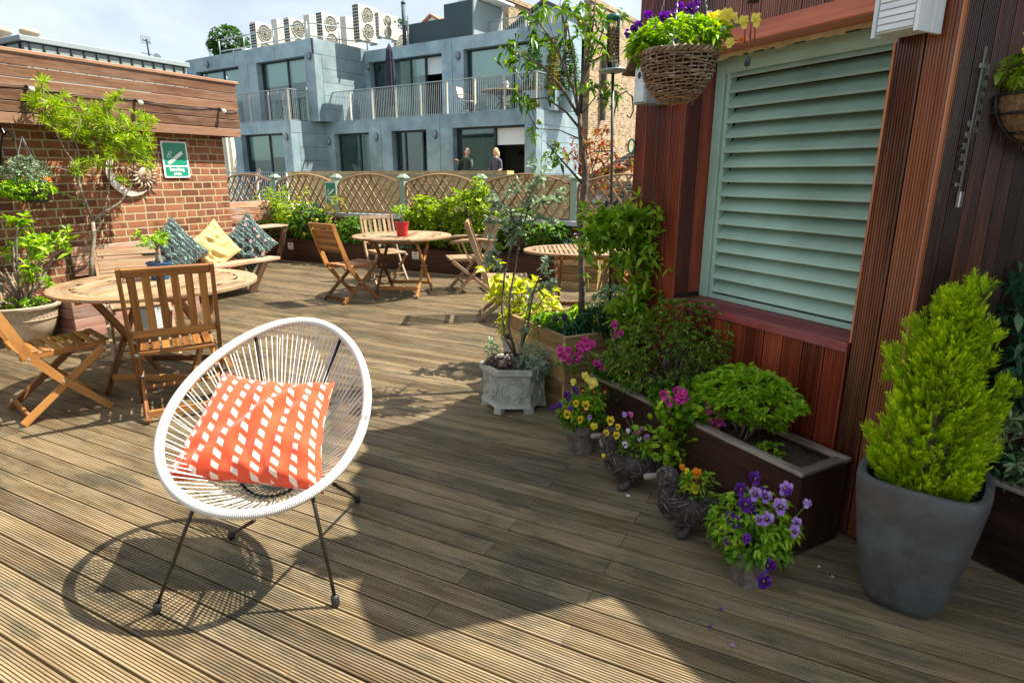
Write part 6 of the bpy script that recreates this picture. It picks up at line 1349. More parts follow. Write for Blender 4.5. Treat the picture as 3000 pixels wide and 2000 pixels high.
# thermometer on the shed's side wall
TH = lambda n_, z: WO+WS*.122+WN*n_+UP*z
t = thing('wall_thermometer', 'long silver metal thermometer with raised numbers on the dark brown wall', 'thermometer', tuple(TH(-.11, 1.6)))
o0 = TH(-.11, 1.6); q_ = lambda n_, z, d=0: WS*d+WN*n_+UP*(z)
mb = MB(); RS = Matrix((-WN, UP, WS)).transposed()
mb.box(q_(0, .0, .012), (.010, .50, .004), RS); mb.box(q_(.0, .19, .016), (.05, .014, .006), RS); mb.box(q_(.02, -.185, .014), (.035, .012, .006), RS); mb.box(q_(0, -.235, .016), (.024, .055, .014), RS, bev=.003); mb.build('backplate', M['silver'], t)
mb = MB(); mb.tube([q_(0, -.21, .020), q_(0, .24, .020)], .003, 8); mb.build('glass_tube', M['clear'], t, True)
T0 = RS.to_4x4()
for i, s in enumerate(('50', '40', '30', '20', '10', '0')): textmesh('numeral', s, .030, Matrix.Translation(q_(-.024, .172-i*.036, .014)) @ T0, M['silver'], t, .0015, bold=.0008)
for i, s in enumerate(('0', '10', '20', '30', '40')): textmesh('numeral', s, .030, Matrix.Translation(q_(.024, .01-i*.036, .014)) @ T0, M['silver'], t, .0015, bold=.0008)
mb = MB()
for i in range(36): mb.box(q_(-.007, .20-i*.011, .0155), (.006 if i % 5 else .012, .0014, .001), RS)
mb.build('scale_marks', M['rubberblack'], t)

# coir hanging basket at the right edge
CB = WO+WS*.285+WN*-.30; CB.z = 1.70
t = thing('coir_hanging_basket', 'black wire hanging basket lined with coir, planted with ivy, at the right edge', 'hanging basket', tuple(CB))
fb_ = lambda u: .175*sqrt(max(0, 1-(1-u)**2))
mb = MB(); mb.lathe([(fb_(u/10)*.96+.001, -.17+.17*u/10) for u in range(11)], n=36); mb.build('coir_liner', M['coir'], t, True)
mb = MB(); rd = random.Random(8)
for _ in range(380):
    a_ = rd.random()*6.28; u = rd.random(); l = rd.uniform(.05, .25); mb.tube([(cos(a_+l*q)*(fb_(u)*.98+.006*rd.random()+.004), sin(a_+l*q)*(fb_(u)*.98+.006*rd.random()+.004), -.17+.17*u+.02*q*rd.gauss(0, 1)) for q in (0, .5, 1)], .0006, 3)
mb.build('loose_fibres', M['coir'], t)
mb = MB()
for z, r_ in ((0, .178), (-.06, .168), (-.12, .125)): mb.tube([(cos(a_)*r_, sin(a_)*r_, z) for a_ in [i/48*2*pi for i in range(48)]], .0045, 6, closed=True)
for k in range(8): a_ = k/8*2*pi+.2; mb.tube([(cos(a_)*(fb_(u)*1.0+.006), sin(a_)*(fb_(u)+.006), -.175+.175*u) for u in (0, .1, .25, .5, .75, 1)], .0055, 6)
mb.build('wire_frame', M['rubberblack'], t, True)
mb = MB()
for k in range(3): a_ = k*2.1; mb.tube([(cos(a_)*.175, sin(a_)*.175, 0), (0, 0, .45)], .002, 5)
mb.build('chain', M['rubberblack'], t)
n = 70; P, D = ellips(n, (0, 0, .06), (.20, .19, .11), .4); D = D+A3((0, 0, .2)); Pw = np.repeat(P, 5, 0); D = D/np.linalg.norm(D, axis=1)[:, None]; S = perp(D); U = np.cross(S, D); f = np.tile(np.array([-1.3, -.65, 0, .65, 1.3]), n)[:, None]; rl = np.repeat(RNG.random(n)*6.28, 5)[:, None]
ax_ = np.repeat(S, 5, 0)*np.cos(rl)+np.repeat(U, 5, 0)*np.sin(rl); bx_ = np.cross(np.repeat(D, 5, 0), ax_); Dw = ax_*np.cos(f)+bx_*np.sin(f); leafmesh('ivy_leaves', Pw, Dw, .040*np.tile([.6, .8, 1.15, .8, .6], n), .020, M['ivy'], t, droop=.2, fold=.1, roll=.2, rnd=np.repeat(RNG.random(n), 5))
bushy(t, (0, 0, .08), (.15, .15, .08), 90, 5, .035, .014, 'fresh', stems=18, stemmat='greenstem', r0=.002, base=(0, 0, 0))
for k in range(7): p = (random.uniform(-.15, .15), random.uniform(-.2, .0), random.uniform(.1, .2)); flower(t, p, (-.4, -1, .2), 'pansy', 'p_yellow', .017, None)
mb = MB(); mb.tube([(0, 0, .45), (0, 0, .6)], .004, 5); mb.build('hanger', M['rubberblack'], t)
# ------------------------------------------------------------------ far building: frame e along the front, b away, z up
ea = radians(-6.3); FE = Vector((cos(ea), sin(ea), 0)); FB = Vector((-sin(ea), cos(ea), 0)); FO = Vector((-8.658, 18.255, 0))
def fp(e, b, z): return FO+FE*e+FB*b+UP*z
RF = Matrix((FE, FB, UP)).transposed()
def fbx(mb, e0, e1, b0, b1, z0, z1, **k): mb.box(fp((e0+e1)/2, (b0+b1)/2, (z0+z1)/2), (abs(e1-e0), abs(b1-b0), abs(z1-z0)), RF, **k)
FH = lambda px, py, b: (lambda p: ((p-FO).dot(FE), p.z))(hit(px, py, fp(0, b, 0), FB))
B_ = thing('zinc_clad_building', 'two storey office block clad in blue grey metal panels with balconies, across the gap', 'building')
ZF, Z1, Z2, Z3, Z4 = .45, 2.96, 3.40, 5.77, 6.20
LU, UU = -.67, 1.85          # upper storey planes left / right
ELc, EUc = -9.80, -9.30
def piers(nm, segs, b0, dp, z0, z1):
    for e0, e1 in segs: mb = MB(); fbx(mb, e0, e1, b0, b0+dp, z0, z1); mb.build(nm, M['zinc'], B_)
# slabs / parapet bands, panel by panel
def band(e0, e1, b0, b1, z0, z1, joints):
    js = [e0]+[j for j in joints if e0 < j < e1]+[e1]
    mb = MB()
    for a_, b_ in zip(js, js[1:]): fbx(mb, a_+.008, b_-.008, b0, b1, z0, z1)
    mb.build('fascia_panels', M['zinc'], B_)
band(-9.79, 0, 0, .5, Z1, Z2, [-6.75, -3.9]); band(-18.2, ELc, -1.62, -.7, Z1, Z2, [-14.1, -11.9])
band(-9.3, 0, UU, UU+.45, Z3, Z4, [-7.75, -4.78, -1.9]); band(-17.93, EUc, LU, LU+.45, Z3-.02, Z4+.10, [-15.9, -14.0, -11.6])
piers('pier', [(-9.79, -9.3), (-7.37, -6.76), (-6.74, -6.2), (-4.52, -3.91), (-3.89, -3.34), (-.42, 0)], 0, .35, ZF, Z1)
piers('pier', [(-9.3, -9.05), (-5.27, -4.79), (-4.77, -4.25), (-.15, 0)], UU, .35, Z2, Z3)
piers('pier', [(-18.2, -16.0), (-14.9, -14.12), (-14.08, -12.98), (-10.3, ELc)], -1.62, .35, ZF, Z1)
piers('pier', [(-17.93, -17.2), (-14.05, -13.45), (-13.43, -12.85), (-9.86, EUc)], LU, .35, Z2, Z3)
mb = MB(); fbx(mb, -18.1, 0-.01, UU+.3, 2.7, Z2-.3, Z2-.02); fbx(mb, -9.75, -.01, .02, UU+.3, Z1+.02, Z2-.03); fbx(mb, -18.1, ELc-.02, -1.6, UU+.3, Z1+.02, Z2-.03); mb.build('floor_slab', M['felt'], B_)
mb = MB(); fbx(mb, -9.2, -.12, UU+.2, 2.7, Z4-.35, Z4-.08); fbx(mb, -9.2, -.8, 2.7, UU+7, Z4-.35, Z4-.08); fbx(mb, -17.9, -9.32, LU+.2, UU+7, Z4-.3, Z4-.0); mb.build('flat_roof', M['felt'], B_)
mb = MB(); fbx(mb, -18.2, 0, -1.7, UU+7, ZF-.25, ZF-.0); mb.build('ground_slab', M['felt'], B_)
def sidewall(e, b0, b1, z0, z1, courses, nm='side_panels'):
    mb = MB(); h = (z1-z0)/courses
    for i in range(courses): fbx(mb, e-.12, e, b0, b1, z0+i*h+.006, z0+(i+1)*h-.006)
    fbx(mb, e-.13, e-.02, b0, b1, z0, z1, mi=1); mb.build(nm, [M['zincside'], M['joint']], B_)
sidewall(ELc+.01, -1.27, .35, ZF, Z1, 5); sidewall(ELc+.01, -1.62, .35, Z1, Z2, 1); sidewall(EUc+.01, LU+.35, UU+.3, Z2, Z3, 5); sidewall(EUc+.01, LU, UU+.3, Z3, Z4+.1, 1)
sidewall(.01, .35, 2.85, ZF, Z1, 5); sidewall(.01, 0, 2.85, Z1, Z2, 1); sidewall(.01, UU+.35, 2.85, Z2, Z3, 5); sidewall(.01, UU, 2.85, Z3, Z4, 1)
mb = MB(); fbx(mb, -18.1, -.8, UU+5.9, UU+6.1, ZF, Z4-.1); fbx(mb, -1.0, -.02, 2.72, 2.84, ZF, Z4-.1); fbx(mb, -18.2, -18.0, -1.6, UU+6, ZF, Z3); mb.build('rear_wall', M['darkrender'], B_)
def window(e0, e1, z0, z1, b, mull, blinds=(), dark=True, open_from=None, interior=None):
    w_ = thing('window', 'x', 'x'); del w_['label']; del w_['category']; w_.parent = B_; w_.name = 'window'
    mb = MB(); bb = b+.24
    for a_ in (e0+.04, e1-.04): fbx(mb, a_-.04, a_+.04, bb, bb+.07, z0, z1)
    for a_ in mull: fbx(mb, a_-.035, a_+.035, bb-.003, bb+.073, z0, z1)
    fbx(mb, e0+.08, e1-.08, bb+.002, bb+.068, z1-.06, z1); fbx(mb, e0+.08, e1-.08, bb+.002, bb+.068, z0, z0+.08)
    mb.build('frame', M['darkframe'], w_)
    mb = MB(); ee = (open_from if open_from else e1)-.08; mb.add([fp(e0+.08, bb+.03, z0+.08), fp(ee, bb+.03, z0+.08), fp(ee, bb+.03, z1-.06), fp(e0+.08, bb+.03, z1-.06)], [(0, 1, 2, 3)]); mb.build('pane', M['glass'], w_)
    for (a_, b_, drop) in blinds: mb = MB(); fbx(mb, a_, b_, bb+.09, bb+.10, z1-drop, z1-.03); fbx(mb, a_, b_, bb+.085, bb+.11, z1-drop-.03, z1-drop); mb.build('roller_blind', M['blind'], w_)
    mb = MB(); fbx(mb, e0-.05, e1+.05, b+3.2, b+3.3, z0, z1); mb.build('room_back', M['room'], w_)
    if interior:
        for (a_, b_, z_0, z_1, d_, mt) in interior: mb = MB(); fbx(mb, a_, b_, bb+d_, bb+d_+.04, z_0, z_1); mb.build('interior_panel', M[mt], w_)
    return w_
window(-9.3, -7.37, ZF, Z1, 0, [-8.13], interior=[(-7.9, -7.5, 1.0, 1.9, 1.4, 'blind')])
window(-6.2, -4.52, ZF, Z1, 0, [-5.75, -4.90], open_from=-4.87, interior=[(-5.7, -5.0, ZF, 2.2, .9, 'tealreflect'), (-6.1, -5.75, 1.0, 2.5, 1.2, 'steel')])  # the teal panel indoors is a painted stand-in for a glass reflection
w3 = window(-3.34, -.42, ZF, Z1, 0, [-1.75], [(-1.70, -.47, .55)], open_from=-1.72, interior=[(-1.70, -.45, ZF, 2.0, 2.6, 'redtimber')])
window(-9.05, -5.27, Z2, Z3, UU, [-7.05, -6.28], [(-7.0, -6.3, .62), (-6.25, -5.35, .62)], open_from=-6.2, interior=[(-8.95, -7.1, Z2, Z3, .5, 'steel')])
window(-4.25, -.15, Z2, Z3, UU, [-2.24], [(-4.12, -2.3, .95), (-2.2, -.3, .95)])
window(-12.98, -10.3, ZF, Z1, -1.62, [-11.47], [(-12.85, -11.52, .95), (-11.42, -10.4, .85)])
window(-16.0, -14.9, ZF, Z1, -1.62, [])
window(-17.2, -14.05, Z2, Z3, LU, [-15.5], [(-17.1, -15.6, 1.5), (-15.4, -14.15, 1.3)])
window(-12.85, -9.86, Z2, Z3, LU, [-11.2], [(-12.7, -11.3, .9), (-11.1, -9.95, .85)])
# bulkhead lamps on the piers
for (px, py, b) in ((608, 190, LU), (907, 165, LU), (1080, 196, UU), (1343, 165, UU), (965, 415, 0), (1103, 402, 0), (1276, 395, 0), (1555, 380, 0), (668, 411, -1.62), (840, 402, -1.62)):
    e, z = FH(px, py, b); t = thing('bulkhead_lamp', 'x', 'x'); del t['label']; del t['category']; t.parent = B_; t.name = 'bulkhead_lamp'; t.location = fp(e, b-.02, z); t.rotation_euler = (0, 0, ea)
    mb = MB(); mb.lathe([(.075, .0), (.075, .03), (.055, .06), (.02, .075)], n=18, sy=1.75, closed_top=True); mb.v = [(x, -zz, y) for x, y, zz in mb.v]; mb.f = [tuple(reversed(f)) for f in mb.f]; mb.build('lens', M['steel'], t, True)
    mb = MB()
    for k in (-.06, 0, .06): mb.box((0, -.07, k), (.14, .02, .012))
    mb.tube([(cos(a_)*.08, -.015, sin(a_)*.135) for a_ in [i/20*2*pi for i in range(20)]], .012, 5, closed=True); mb.build('cage', M['joint'], t)
# railings
def railing(pts, z0, h, step=.085, nm='balcony_railing', par=B_, postevery=1.15, mat='steel'):
    r_ = thing('x', 'x', 'x'); del r_['label']; del r_['category']; r_.name = nm; r_.parent = par; mb = MB()
    for (e0, b0), (e1, b1) in zip(pts, pts[1:]):
        L = sqrt((e1-e0)**2+(b1-b0)**2); n = int(L/step)
        for k in range(n+1): u = k/n; p = fp(e0+(e1-e0)*u, b0+(b1-b0)*u, 0); mb.box((p.x, p.y, z0+h/2), (.012, .012, h-.05), RF)
        n2 = max(1, round(L/postevery))
        for k in range(n2+1): u = k/n2; p = fp(e0+(e1-e0)*u, b0+(b1-b0)*u, 0); pm = MB(); pm.box((p.x, p.y, z0+h/2-.02), (.035, .07, h), RF); pm.build('post', M['acwhite' if mat == 'steel' else mat], r_)
        mb.bar(fp(e0, b0, z0+h), fp(e1, b1, z0+h), .05, .03); mb.bar(fp(e0, b0, z0+.03), fp(e1, b1, z0+.03), .03, .02)
    mb.build('balusters', M[mat], r_); return r_
railing([(-9.5, .06), (-.04, .06), (-.04, UU)], Z2, 1.08); railing([(-18.0, -1.56), (-9.86, -1.56), (-9.86, LU)], Z2, 1.10)
railing([(-18, -3.4), (-7.9, -3.4)], .42, 1.08, .11, postevery=1.6)
mb = MB(); fbx(mb, -18, -7.8, -3.6, -1.6, .2, .40); mb.build('terrace_edge', M['coping'], B_)
E0 = -3.69; railing([(E0-.7, UU+1.1), (-.2, UU+1.1)], Z4+.02, .62, .085, 'roof_railing')
# lamps in the open room and the door number
mb = MB()
for e in (-1.45, -1.05, -.68): c = fp(e, 1.4, 2.05); mb.lathe([(.15, 0), (.13, .07), (.05, .13), (.03, .2)], tuple(c), 14); mb.tube([c+UP*.2, c+UP*.35], .008, 5)
mb.tube([fp(-1.45, 1.4, 2.4), fp(-.68, 1.4, 2.4)], .012, 5); mb.tube([fp(-1.05, 1.4, 2.4), fp(-1.05, 1.4, 2.9)], .012, 5); mb.build('pendant_lamps', M['rubberblack'], B_)
textmesh('door_number', '4', .34, Matrix.Translation(fp(-.72, 2.8, 1.45)) @ Matrix((FE, UP, -FB)).transposed().to_4x4(), M['joint'], B_, .004)
mb = MB(); c = fp(-5.85, UU+1.2, 4.62); mb.lathe([(.2, 0), (.17, .1), (.06, .18), (.03, .3)], tuple(c), 14); mb.tube([c+UP*.3, c+UP*1.1], .01, 5); mb.build('pendant_lamp', M['rubberblack'], B_)

# neighbour's brick parapet in front of the office
t = thing('yellow_brick_parapet', 'low yellow brick parapet wall in front of the office block', 'wall')
mb = MB(); fbx(mb, -9.6, .28, -2.0, -1.72, -1.0, 1.40); fbx(mb, .281, 3.4, -2.0, -1.72, -1.0, 1.30); mb.build('brickwork', M['yellowbrick'], t)
mb = MB(); fbx(mb, -9.62, .29, -2.04, -1.68, 1.43, 1.545); fbx(mb, .30, 3.42, -2.03, -1.69, 1.31, 1.43); mb.build('brick_coping', M['yellowbrick'], t); mb = MB(); fbx(mb, -9.62, .29, -2.02, -1.70, 1.401, 1.429); mb.build('lead_flashing', M['coping'], t)

# tall mixed brick building and the sooty one beyond the fence
BE0, BE1, BB, BZ = -.55, -.30, 4.1, 7.25
t = thing('tall_brick_building', 'tall building of mottled yellow and black bricks behind the peach tree', 'building')
mb = MB(); fbx(mb, BE0, BE1, BB, 24, -3, BZ); mb.build('brick_wall', M['londonbrick'], t); mb = MB(); fbx(mb, BE0-.04, BE1+.04, BB-.04, 24, BZ, BZ+.14); mb.build('brick_coping', M['londonbrick'], t)
t = thing('sooty_brick_building', 'low dark sooty brick building with an arched opening beyond the fence', 'building')
mb = MB(); mb.box((-2.6, 13.0, -.75), (4.2, 1.5, 4.1)); mb.build('brick_wall', M['oldbrick'], t)
mb = MB(); V_ = [(-4.9, 12.3, 1.3), (-3.2, 12.3, 2.15), (-3.2, 13.6, 2.15), (-4.9, 13.6, 1.3), (-4.9, 12.3, 1.18), (-3.2, 12.3, 2.02), (-3.2, 13.6, 2.02), (-4.9, 13.6, 1.18)]; mb.add(V_, [(0, 1, 2, 3), (7, 6, 5, 4), (0, 4, 5, 1), (1, 5, 6, 2), (2, 6, 7, 3), (3, 7, 4, 0)]); mb.build('sloping_coping', M['oldbrick'], t)
mb = MB(); mb.box((-3.95, 12.22, .65), (.55, .04, .55)); mb.build('shuttered_window', M['joint'], t); mb = MB(); mb.box((-3.95, 12.2, .34), (.7, .08, .06)); mb.box((-4.35, 12.215, .95), (.28, .03, .16)); mb.build('stone_blocks', M['coping'], t)
mb = MB(); mb.tube([(-3.95+.36*cos(a_), 12.21, .85+.30*sin(a_)) for a_ in [i/12*pi for i in range(13)]], .05, 4); mb.build('arch', M['oldbrick'], t)

# red leaved shrub beyond the fence
RS_ = Vector((-2.95, 8.75, 0)); t = thing('red_leaved_shrub', 'airy shrub with coppery red young leaves growing behind the lattice fence', 'shrub', tuple(RS_))
V = lambda px, py, off=0: vp(px, py, RS_, off)-RS_
mb = MB()
for b_ in ([(1722, 660), (1728, 560), (1735, 500), (1728, 430)], [(1735, 520), (1780, 470), (1820, 430)], [(1732, 540), (1700, 480), (1672, 450)], [(1735, 500), (1760, 430), (1770, 390)], [(1735, 530), (1790, 520), (1830, 510)]): mb.tube([V(px, py, random.gauss(0, .08)) for px, py in b_], .009, 6)
mb.build('stems', M['greybark'], t, True)
PP = np.array([V(px+random.gauss(0, 15), py+random.gauss(0, 13), random.gauss(0, .15))[:] for px, py in ((1730, 410), (1750, 395), (1770, 400), (1710, 430), (1690, 450), (1670, 455), (1740, 440), (1780, 430), (1770, 460), (1800, 450), (1820, 480), (1835, 490), (1720, 470), (1740, 490), (1760, 500), (1790, 500), (1690, 480), (1715, 505), (1775, 530), (1755, 540), (1790, 545), (1725, 540)) for _ in range(6)])
Pw, Dw = whorls(PP, rand_unit(len(PP), .3), 4, 1.0); leafmesh('foliage', Pw, Dw, .085, .034, M['redleaf'], t, droop=.3)

# people by the office wall
def person(label, e, b, top, hair, shirt, woman, lean):
    z = ZF; o0 = fp(e, b, z); t = thing('person', label, 'person', tuple(o0), ea); H0 = top-z; s = H0/1.75
    V = [(0, 0, .93), (0, 0, 1.1), (0, .02, 1.28), (0, .01, 1.44), (0, 0, 1.51), (0, 0, 1.58), (-.17, .01, 1.40), (-.21, -.04 if not woman else .02, 1.14), (-.16, -.22, 1.02) if woman else (-.28, -.14, 1.36), (.17, .01, 1.40), (.21, .0, 1.14), (.14, -.22, 1.03), (-.1, 0, .88), (-.11, .0, .48), (-.11, .03, .06), (-.11, -.08, .03), (.1, 0, .88), (.11, 0, .48), (.11, .03, .06), (.11, -.08, .03)]
    if not woman: V[7] = (-.26, -.06, 1.18); V[8] = (-.20, -.20, 1.42)
    Ed = [(0, 1), (1, 2), (2, 3), (3, 4), (4, 5), (3, 6), (6, 7), (7, 8), (3, 9), (9, 10), (10, 11), (0, 12), (12, 13), (13, 14), (14, 15), (0, 16), (16, 17), (17, 18), (18, 19)]
    me = bpy.data.meshes.new('body'); me.from_pydata([(x*s, y*s, zz*s) for x, y, zz in V], Ed, []); o = bpy.data.objects.new('body', me); COL.objects.link(o)
    md = o.modifiers.new('s', 'SKIN'); sv = me.skin_vertices[0].data; R_ = [.15, .13, .15, .12, .055, .06, .06, .045, .032, .06, .045, .032, .085, .06, .04, .03, .085, .06, .04, .03]
    for i, r_ in enumerate(R_): sv[i].radius = (r_*s, r_*s*(.75 if i < 4 else 1))
    sv[0].use_root = True; o.modifiers.new('u', 'SUBSURF').levels = 2
    bpy.context.view_layer.update(); m2 = bpy.data.meshes.new_from_object(o.evaluated_get(bpy.context.evaluated_depsgraph_get())); bpy.data.objects.remove(o)
    # head, nose, ears and hands are joined into the same body mesh
    import bmesh
    bm = bmesh.new(); bm.from_mesh(m2)
    def ell(c, r_): bmesh.ops.create_uvsphere(bm, u_segments=16, v_segments=12, radius=1, matrix=Matrix.Translation(Vector(c)*s) @ Matrix.Diagonal((r_[0]*s, r_[1]*s, r_[2]*s, 1)))
    hc = (lean, 0, 1.65); ell(hc, (.075, .09, .11)); ell((hc[0], -.092, 1.635), (.012, .018, .018)); ell((hc[0]-.076, .01, 1.64), (.01, .02, .03)); ell((hc[0]+.076, .01, 1.64), (.01, .02, .03))
    for sd_ in (8, 11):
        c = V[sd_]; ell((c[0], c[1]-.04, c[2]), (.035, .045, .018))
        for k in range(4): ell((c[0]-.024+.016*k, c[1]-.095, c[2]-.008*k*(k-3)/2), (.0075, .035-.004*abs(k-1.5), .0075))
        ell((c[0]+.035*(1 if c[0] < 0 else -1), c[1]-.055, c[2]+.01), (.008, .03, .008))
    bm.to_mesh(m2); bm.free(); m2.materials.clear(); m2.materials.append(M['skin']); m2.materials.append(shirt); m2.materials.append(M['navycloth'])
    for p in m2.polygons:
        c = p.center/s; p.use_smooth = True; arm = abs(c.x) > .19 and c.z < 1.16 if woman else c.y < -.17
        p.material_index = 0 if (c.z > 1.5 or arm or (c.y < -.16 and c.z < 1.5 and c.z > .9)) else (1 if c.z > .95 else 2)
    o = bpy.data.objects.new('body', m2); COL.objects.link(o); o.parent = t
    mb = MB(); mb.grid(lambda u, v: (hc[0]*s+.085*s*cos(u*2*pi)*sin(v*2.0), .018*s+.10*s*sin(u*2*pi)*sin(v*2.0), hc[2]*s+.02*s+.115*s*cos(v*2.0)), 16, 8, closeu=True)
    if woman: mb.tube([(hc[0]*s, .055*s, 1.66*s), (hc[0]*s, .075*s, 1.55*s), (hc[0]*s, .07*s, 1.44*s)], [.085*s, .085*s, .05*s], 12)
    mb.build('hair', hair, t, True)
    if not woman: mb = MB(); mb.tube([(-.17*s, .01*s, 1.41*s), (-.26*s, -.05*s, 1.19*s), (-.21*s, -.17*s, 1.38*s)], [.068*s, .06*s, .045*s], 10); mb.tube([(.17*s, .01*s, 1.41*s), (.215*s, -.0, 1.15*s), (.15*s, -.17*s, 1.05*s)], [.068*s, .06*s, .045*s], 10); mb.build('jacket_sleeves', shirt, t, True)
    return t
person('person with short grey hair in a dark green jacket behind the yellow brick parapet', -1.98, -1.0, 2.22, plain('grey_hair', (.16, .15, .13), .6, .3, 40), plain('dark_green_jacket', (.018, .04, .035), .7), False, .03)
person('person with shoulder length fair hair in a speckled grey blue top behind the parapet', -.84, -1.0, 2.20, plain('fair_hair', (.42, .30, .14), .5, .3, 40), plain('speckled_top', (.13, .13, .2), .8, .8, 60), True, 0)
person('person in a purple top behind the white balusters, seen through the lattice fence', -10.6, -2.6, 1.62, plain('brown_hair', (.08, .04, .02), .6), plain('purple_top', (.10, .04, .14), .8, .3, 40), True, 0)

# balcony furniture
def parasol(name, label, e, b, z0, z1, r_, mat, polecol='teak', zc=None):
    c = fp(e, b, z0); t = thing(name, label, 'parasol', tuple(c)); H_ = z1-z0; zc = zc or .15*H_
    mb = MB(); mb.tube([(0, 0, 0), (0, 0, H_-.05)], .022, 8); mb.build('pole', M[polecol], t); mb = MB(); n = 16
    def cf(u, v):
        z = zc+(H_-zc)*v; q_ = r_*(.75+.35*sin(pi*min(1, v*1.1))) if v < .93 else r_*(1-v)*8*.9; a_ = u*2*pi; q_ *= 1+.22*cos(a_*8); return (cos(a_)*q_, sin(a_)*q_, z)
    mb.grid(cf, 48, 20, closeu=True); mb.build('folded_canopy', M[mat], t, True)
    mb = MB(); mb.tube([(cos(a_)*r_*1.12, sin(a_)*r_*1.12, zc+(H_-zc)*.74) for a_ in [i/20*2*pi for i in range(20)]], .012, 5, closed=True); mb.build('strap', M[mat], t)
    mb = MB(); mb.lathe([(.22, 0), (.22, .05), (.04, .08)], n=20, closed_top=True); mb.build('base', M['steel'], t); return t
parasol('closed_parasol', 'closed dark navy parasol standing on the upper balcony', -7.08, 1.0, Z2, 6.16, .135, 'navycloth', zc=.55)
parasol('closed_parasol', 'closed cream parasol on the lower terrace beside the corner of the red brick building', -11.95, -2.9, .42, 3.75, .20, 'creamcloth')
t = thing('bistro_table', 'round wooden slatted bistro table on the upper balcony', 'table', tuple(fp(-1.95, .95, Z2)))
mb = MB(); mb.lathe([(.001, .70), (.70, .70), (.72, .715), (.70, .735), (.001, .735)], n=32); mb.build('tabletop', M['teak2'], t); mb = MB()
for k in range(4): a_ = k*pi/2+.4; mb.tube([(cos(a_)*.45, sin(a_)*.45, 0), (-cos(a_)*.3, -sin(a_)*.3, .70)], .014, 6)
mb.build('legs', M['blackmetal'], t)
t = thing('flower_vase', 'small white flower pot on the balcony table', 'vase', tuple(fp(-1.75, .95, Z2+.735))); mb = MB(); mb.lathe([(.05, 0), (.08, .1), (.06, .16)], n=14); mb.build('vase', M['white'], t, True); bushy(t, (0, 0, .2), (.1, .1, .07), 20, 4, .06, .04, 'p_white', stems=0)
def bchair(label, e, b, rz, slat):
    t = thing('balcony_chair', label, 'chair', tuple(fp(e, b, Z2)), ea+radians(rz), 'balcony chairs')
    mb = MB()
    for s in (-1, 1): mb.tube([(s*.24, -.25, 0), (s*.24, .22, .45)], .014, 6); mb.tube([(s*.24, .25, 0), (s*.24, -.22, .45), (s*.24, -.32, .92)], .014, 6)
    mb.build('folding_frame', M['blackmetal'], t); mb = MB(); mb.box((0, .02, .455), (.46, .44, .025)); mb.build('seat', M[slat], t); mb = MB(); mb.box((0, -.29, .76), (.46, .025, .34), Matrix.Rotation(.2, 3, 'X')); mb.build('backrest', M[slat], t)
    for s in (-1, 1): mb = MB(); mb.box((s*.27, -.05, .66), (.05, .45, .025)); mb.build('armrest', M['teak2'], t)
bchair('white canvas director chair at the left of the balcony table', -3.25, .75, -80, 'creamcloth'); bchair('slatted folding chair behind the balcony table', -1.6, 1.45, 170, 'teak2'); bchair('slatted folding chair right of the balcony table', -1.0, .8, 80, 'teak2')
def conifer(label, e, b, z0, z1, r_, mat, brown=False):
    t = thing('potted_conifer', label, 'conifer', tuple(fp(e, b, z0)), 0, 'conifers on the upper balcony')
    mb = MB(); mb.box((0, 0, .3), (.5, .5, .6), RF, taper=1.05); mb.build('tub', M['zincside'], t); H_ = z1-z0; n = 700; PP = []; DD = []
    for _ in range(n): z = .6+(H_-.6)*random.random()**1.15; u = (z-.6)/(H_-.6); q_ = r_*(1-u)**.7*(.4+.6*random.random())*(1+.2*sin(z*9+_)); a_ = random.random()*6.28; PP.append((cos(a_)*q_, sin(a_)*q_, z)); DD.append((cos(a_), sin(a_), .9))
    Pw, Dw = whorls(np.array(PP), np.array(DD), 5, .6); leafmesh('foliage', Pw, Dw, .10, .028, M[mat], t, simple=True); mb = MB(); mb.tube([(0, 0, .4), (0, 0, H_*.8)], [.04, .01], 6); mb.build('trunk', M['bark'], t)
conifer('tall green conical conifer in a tub at the right end of the upper balcony', -.50, .65, Z2, 5.75, .42, 'farleaf'); conifer('conifer with browning foliage, middle of the three at the balcony end', 0, .95, Z2, 5.45, .30, 'mottle'); conifer('dark conifer, rightmost on the upper balcony', .33, 1.45, Z2, 5.5, .42, 'farleaf')

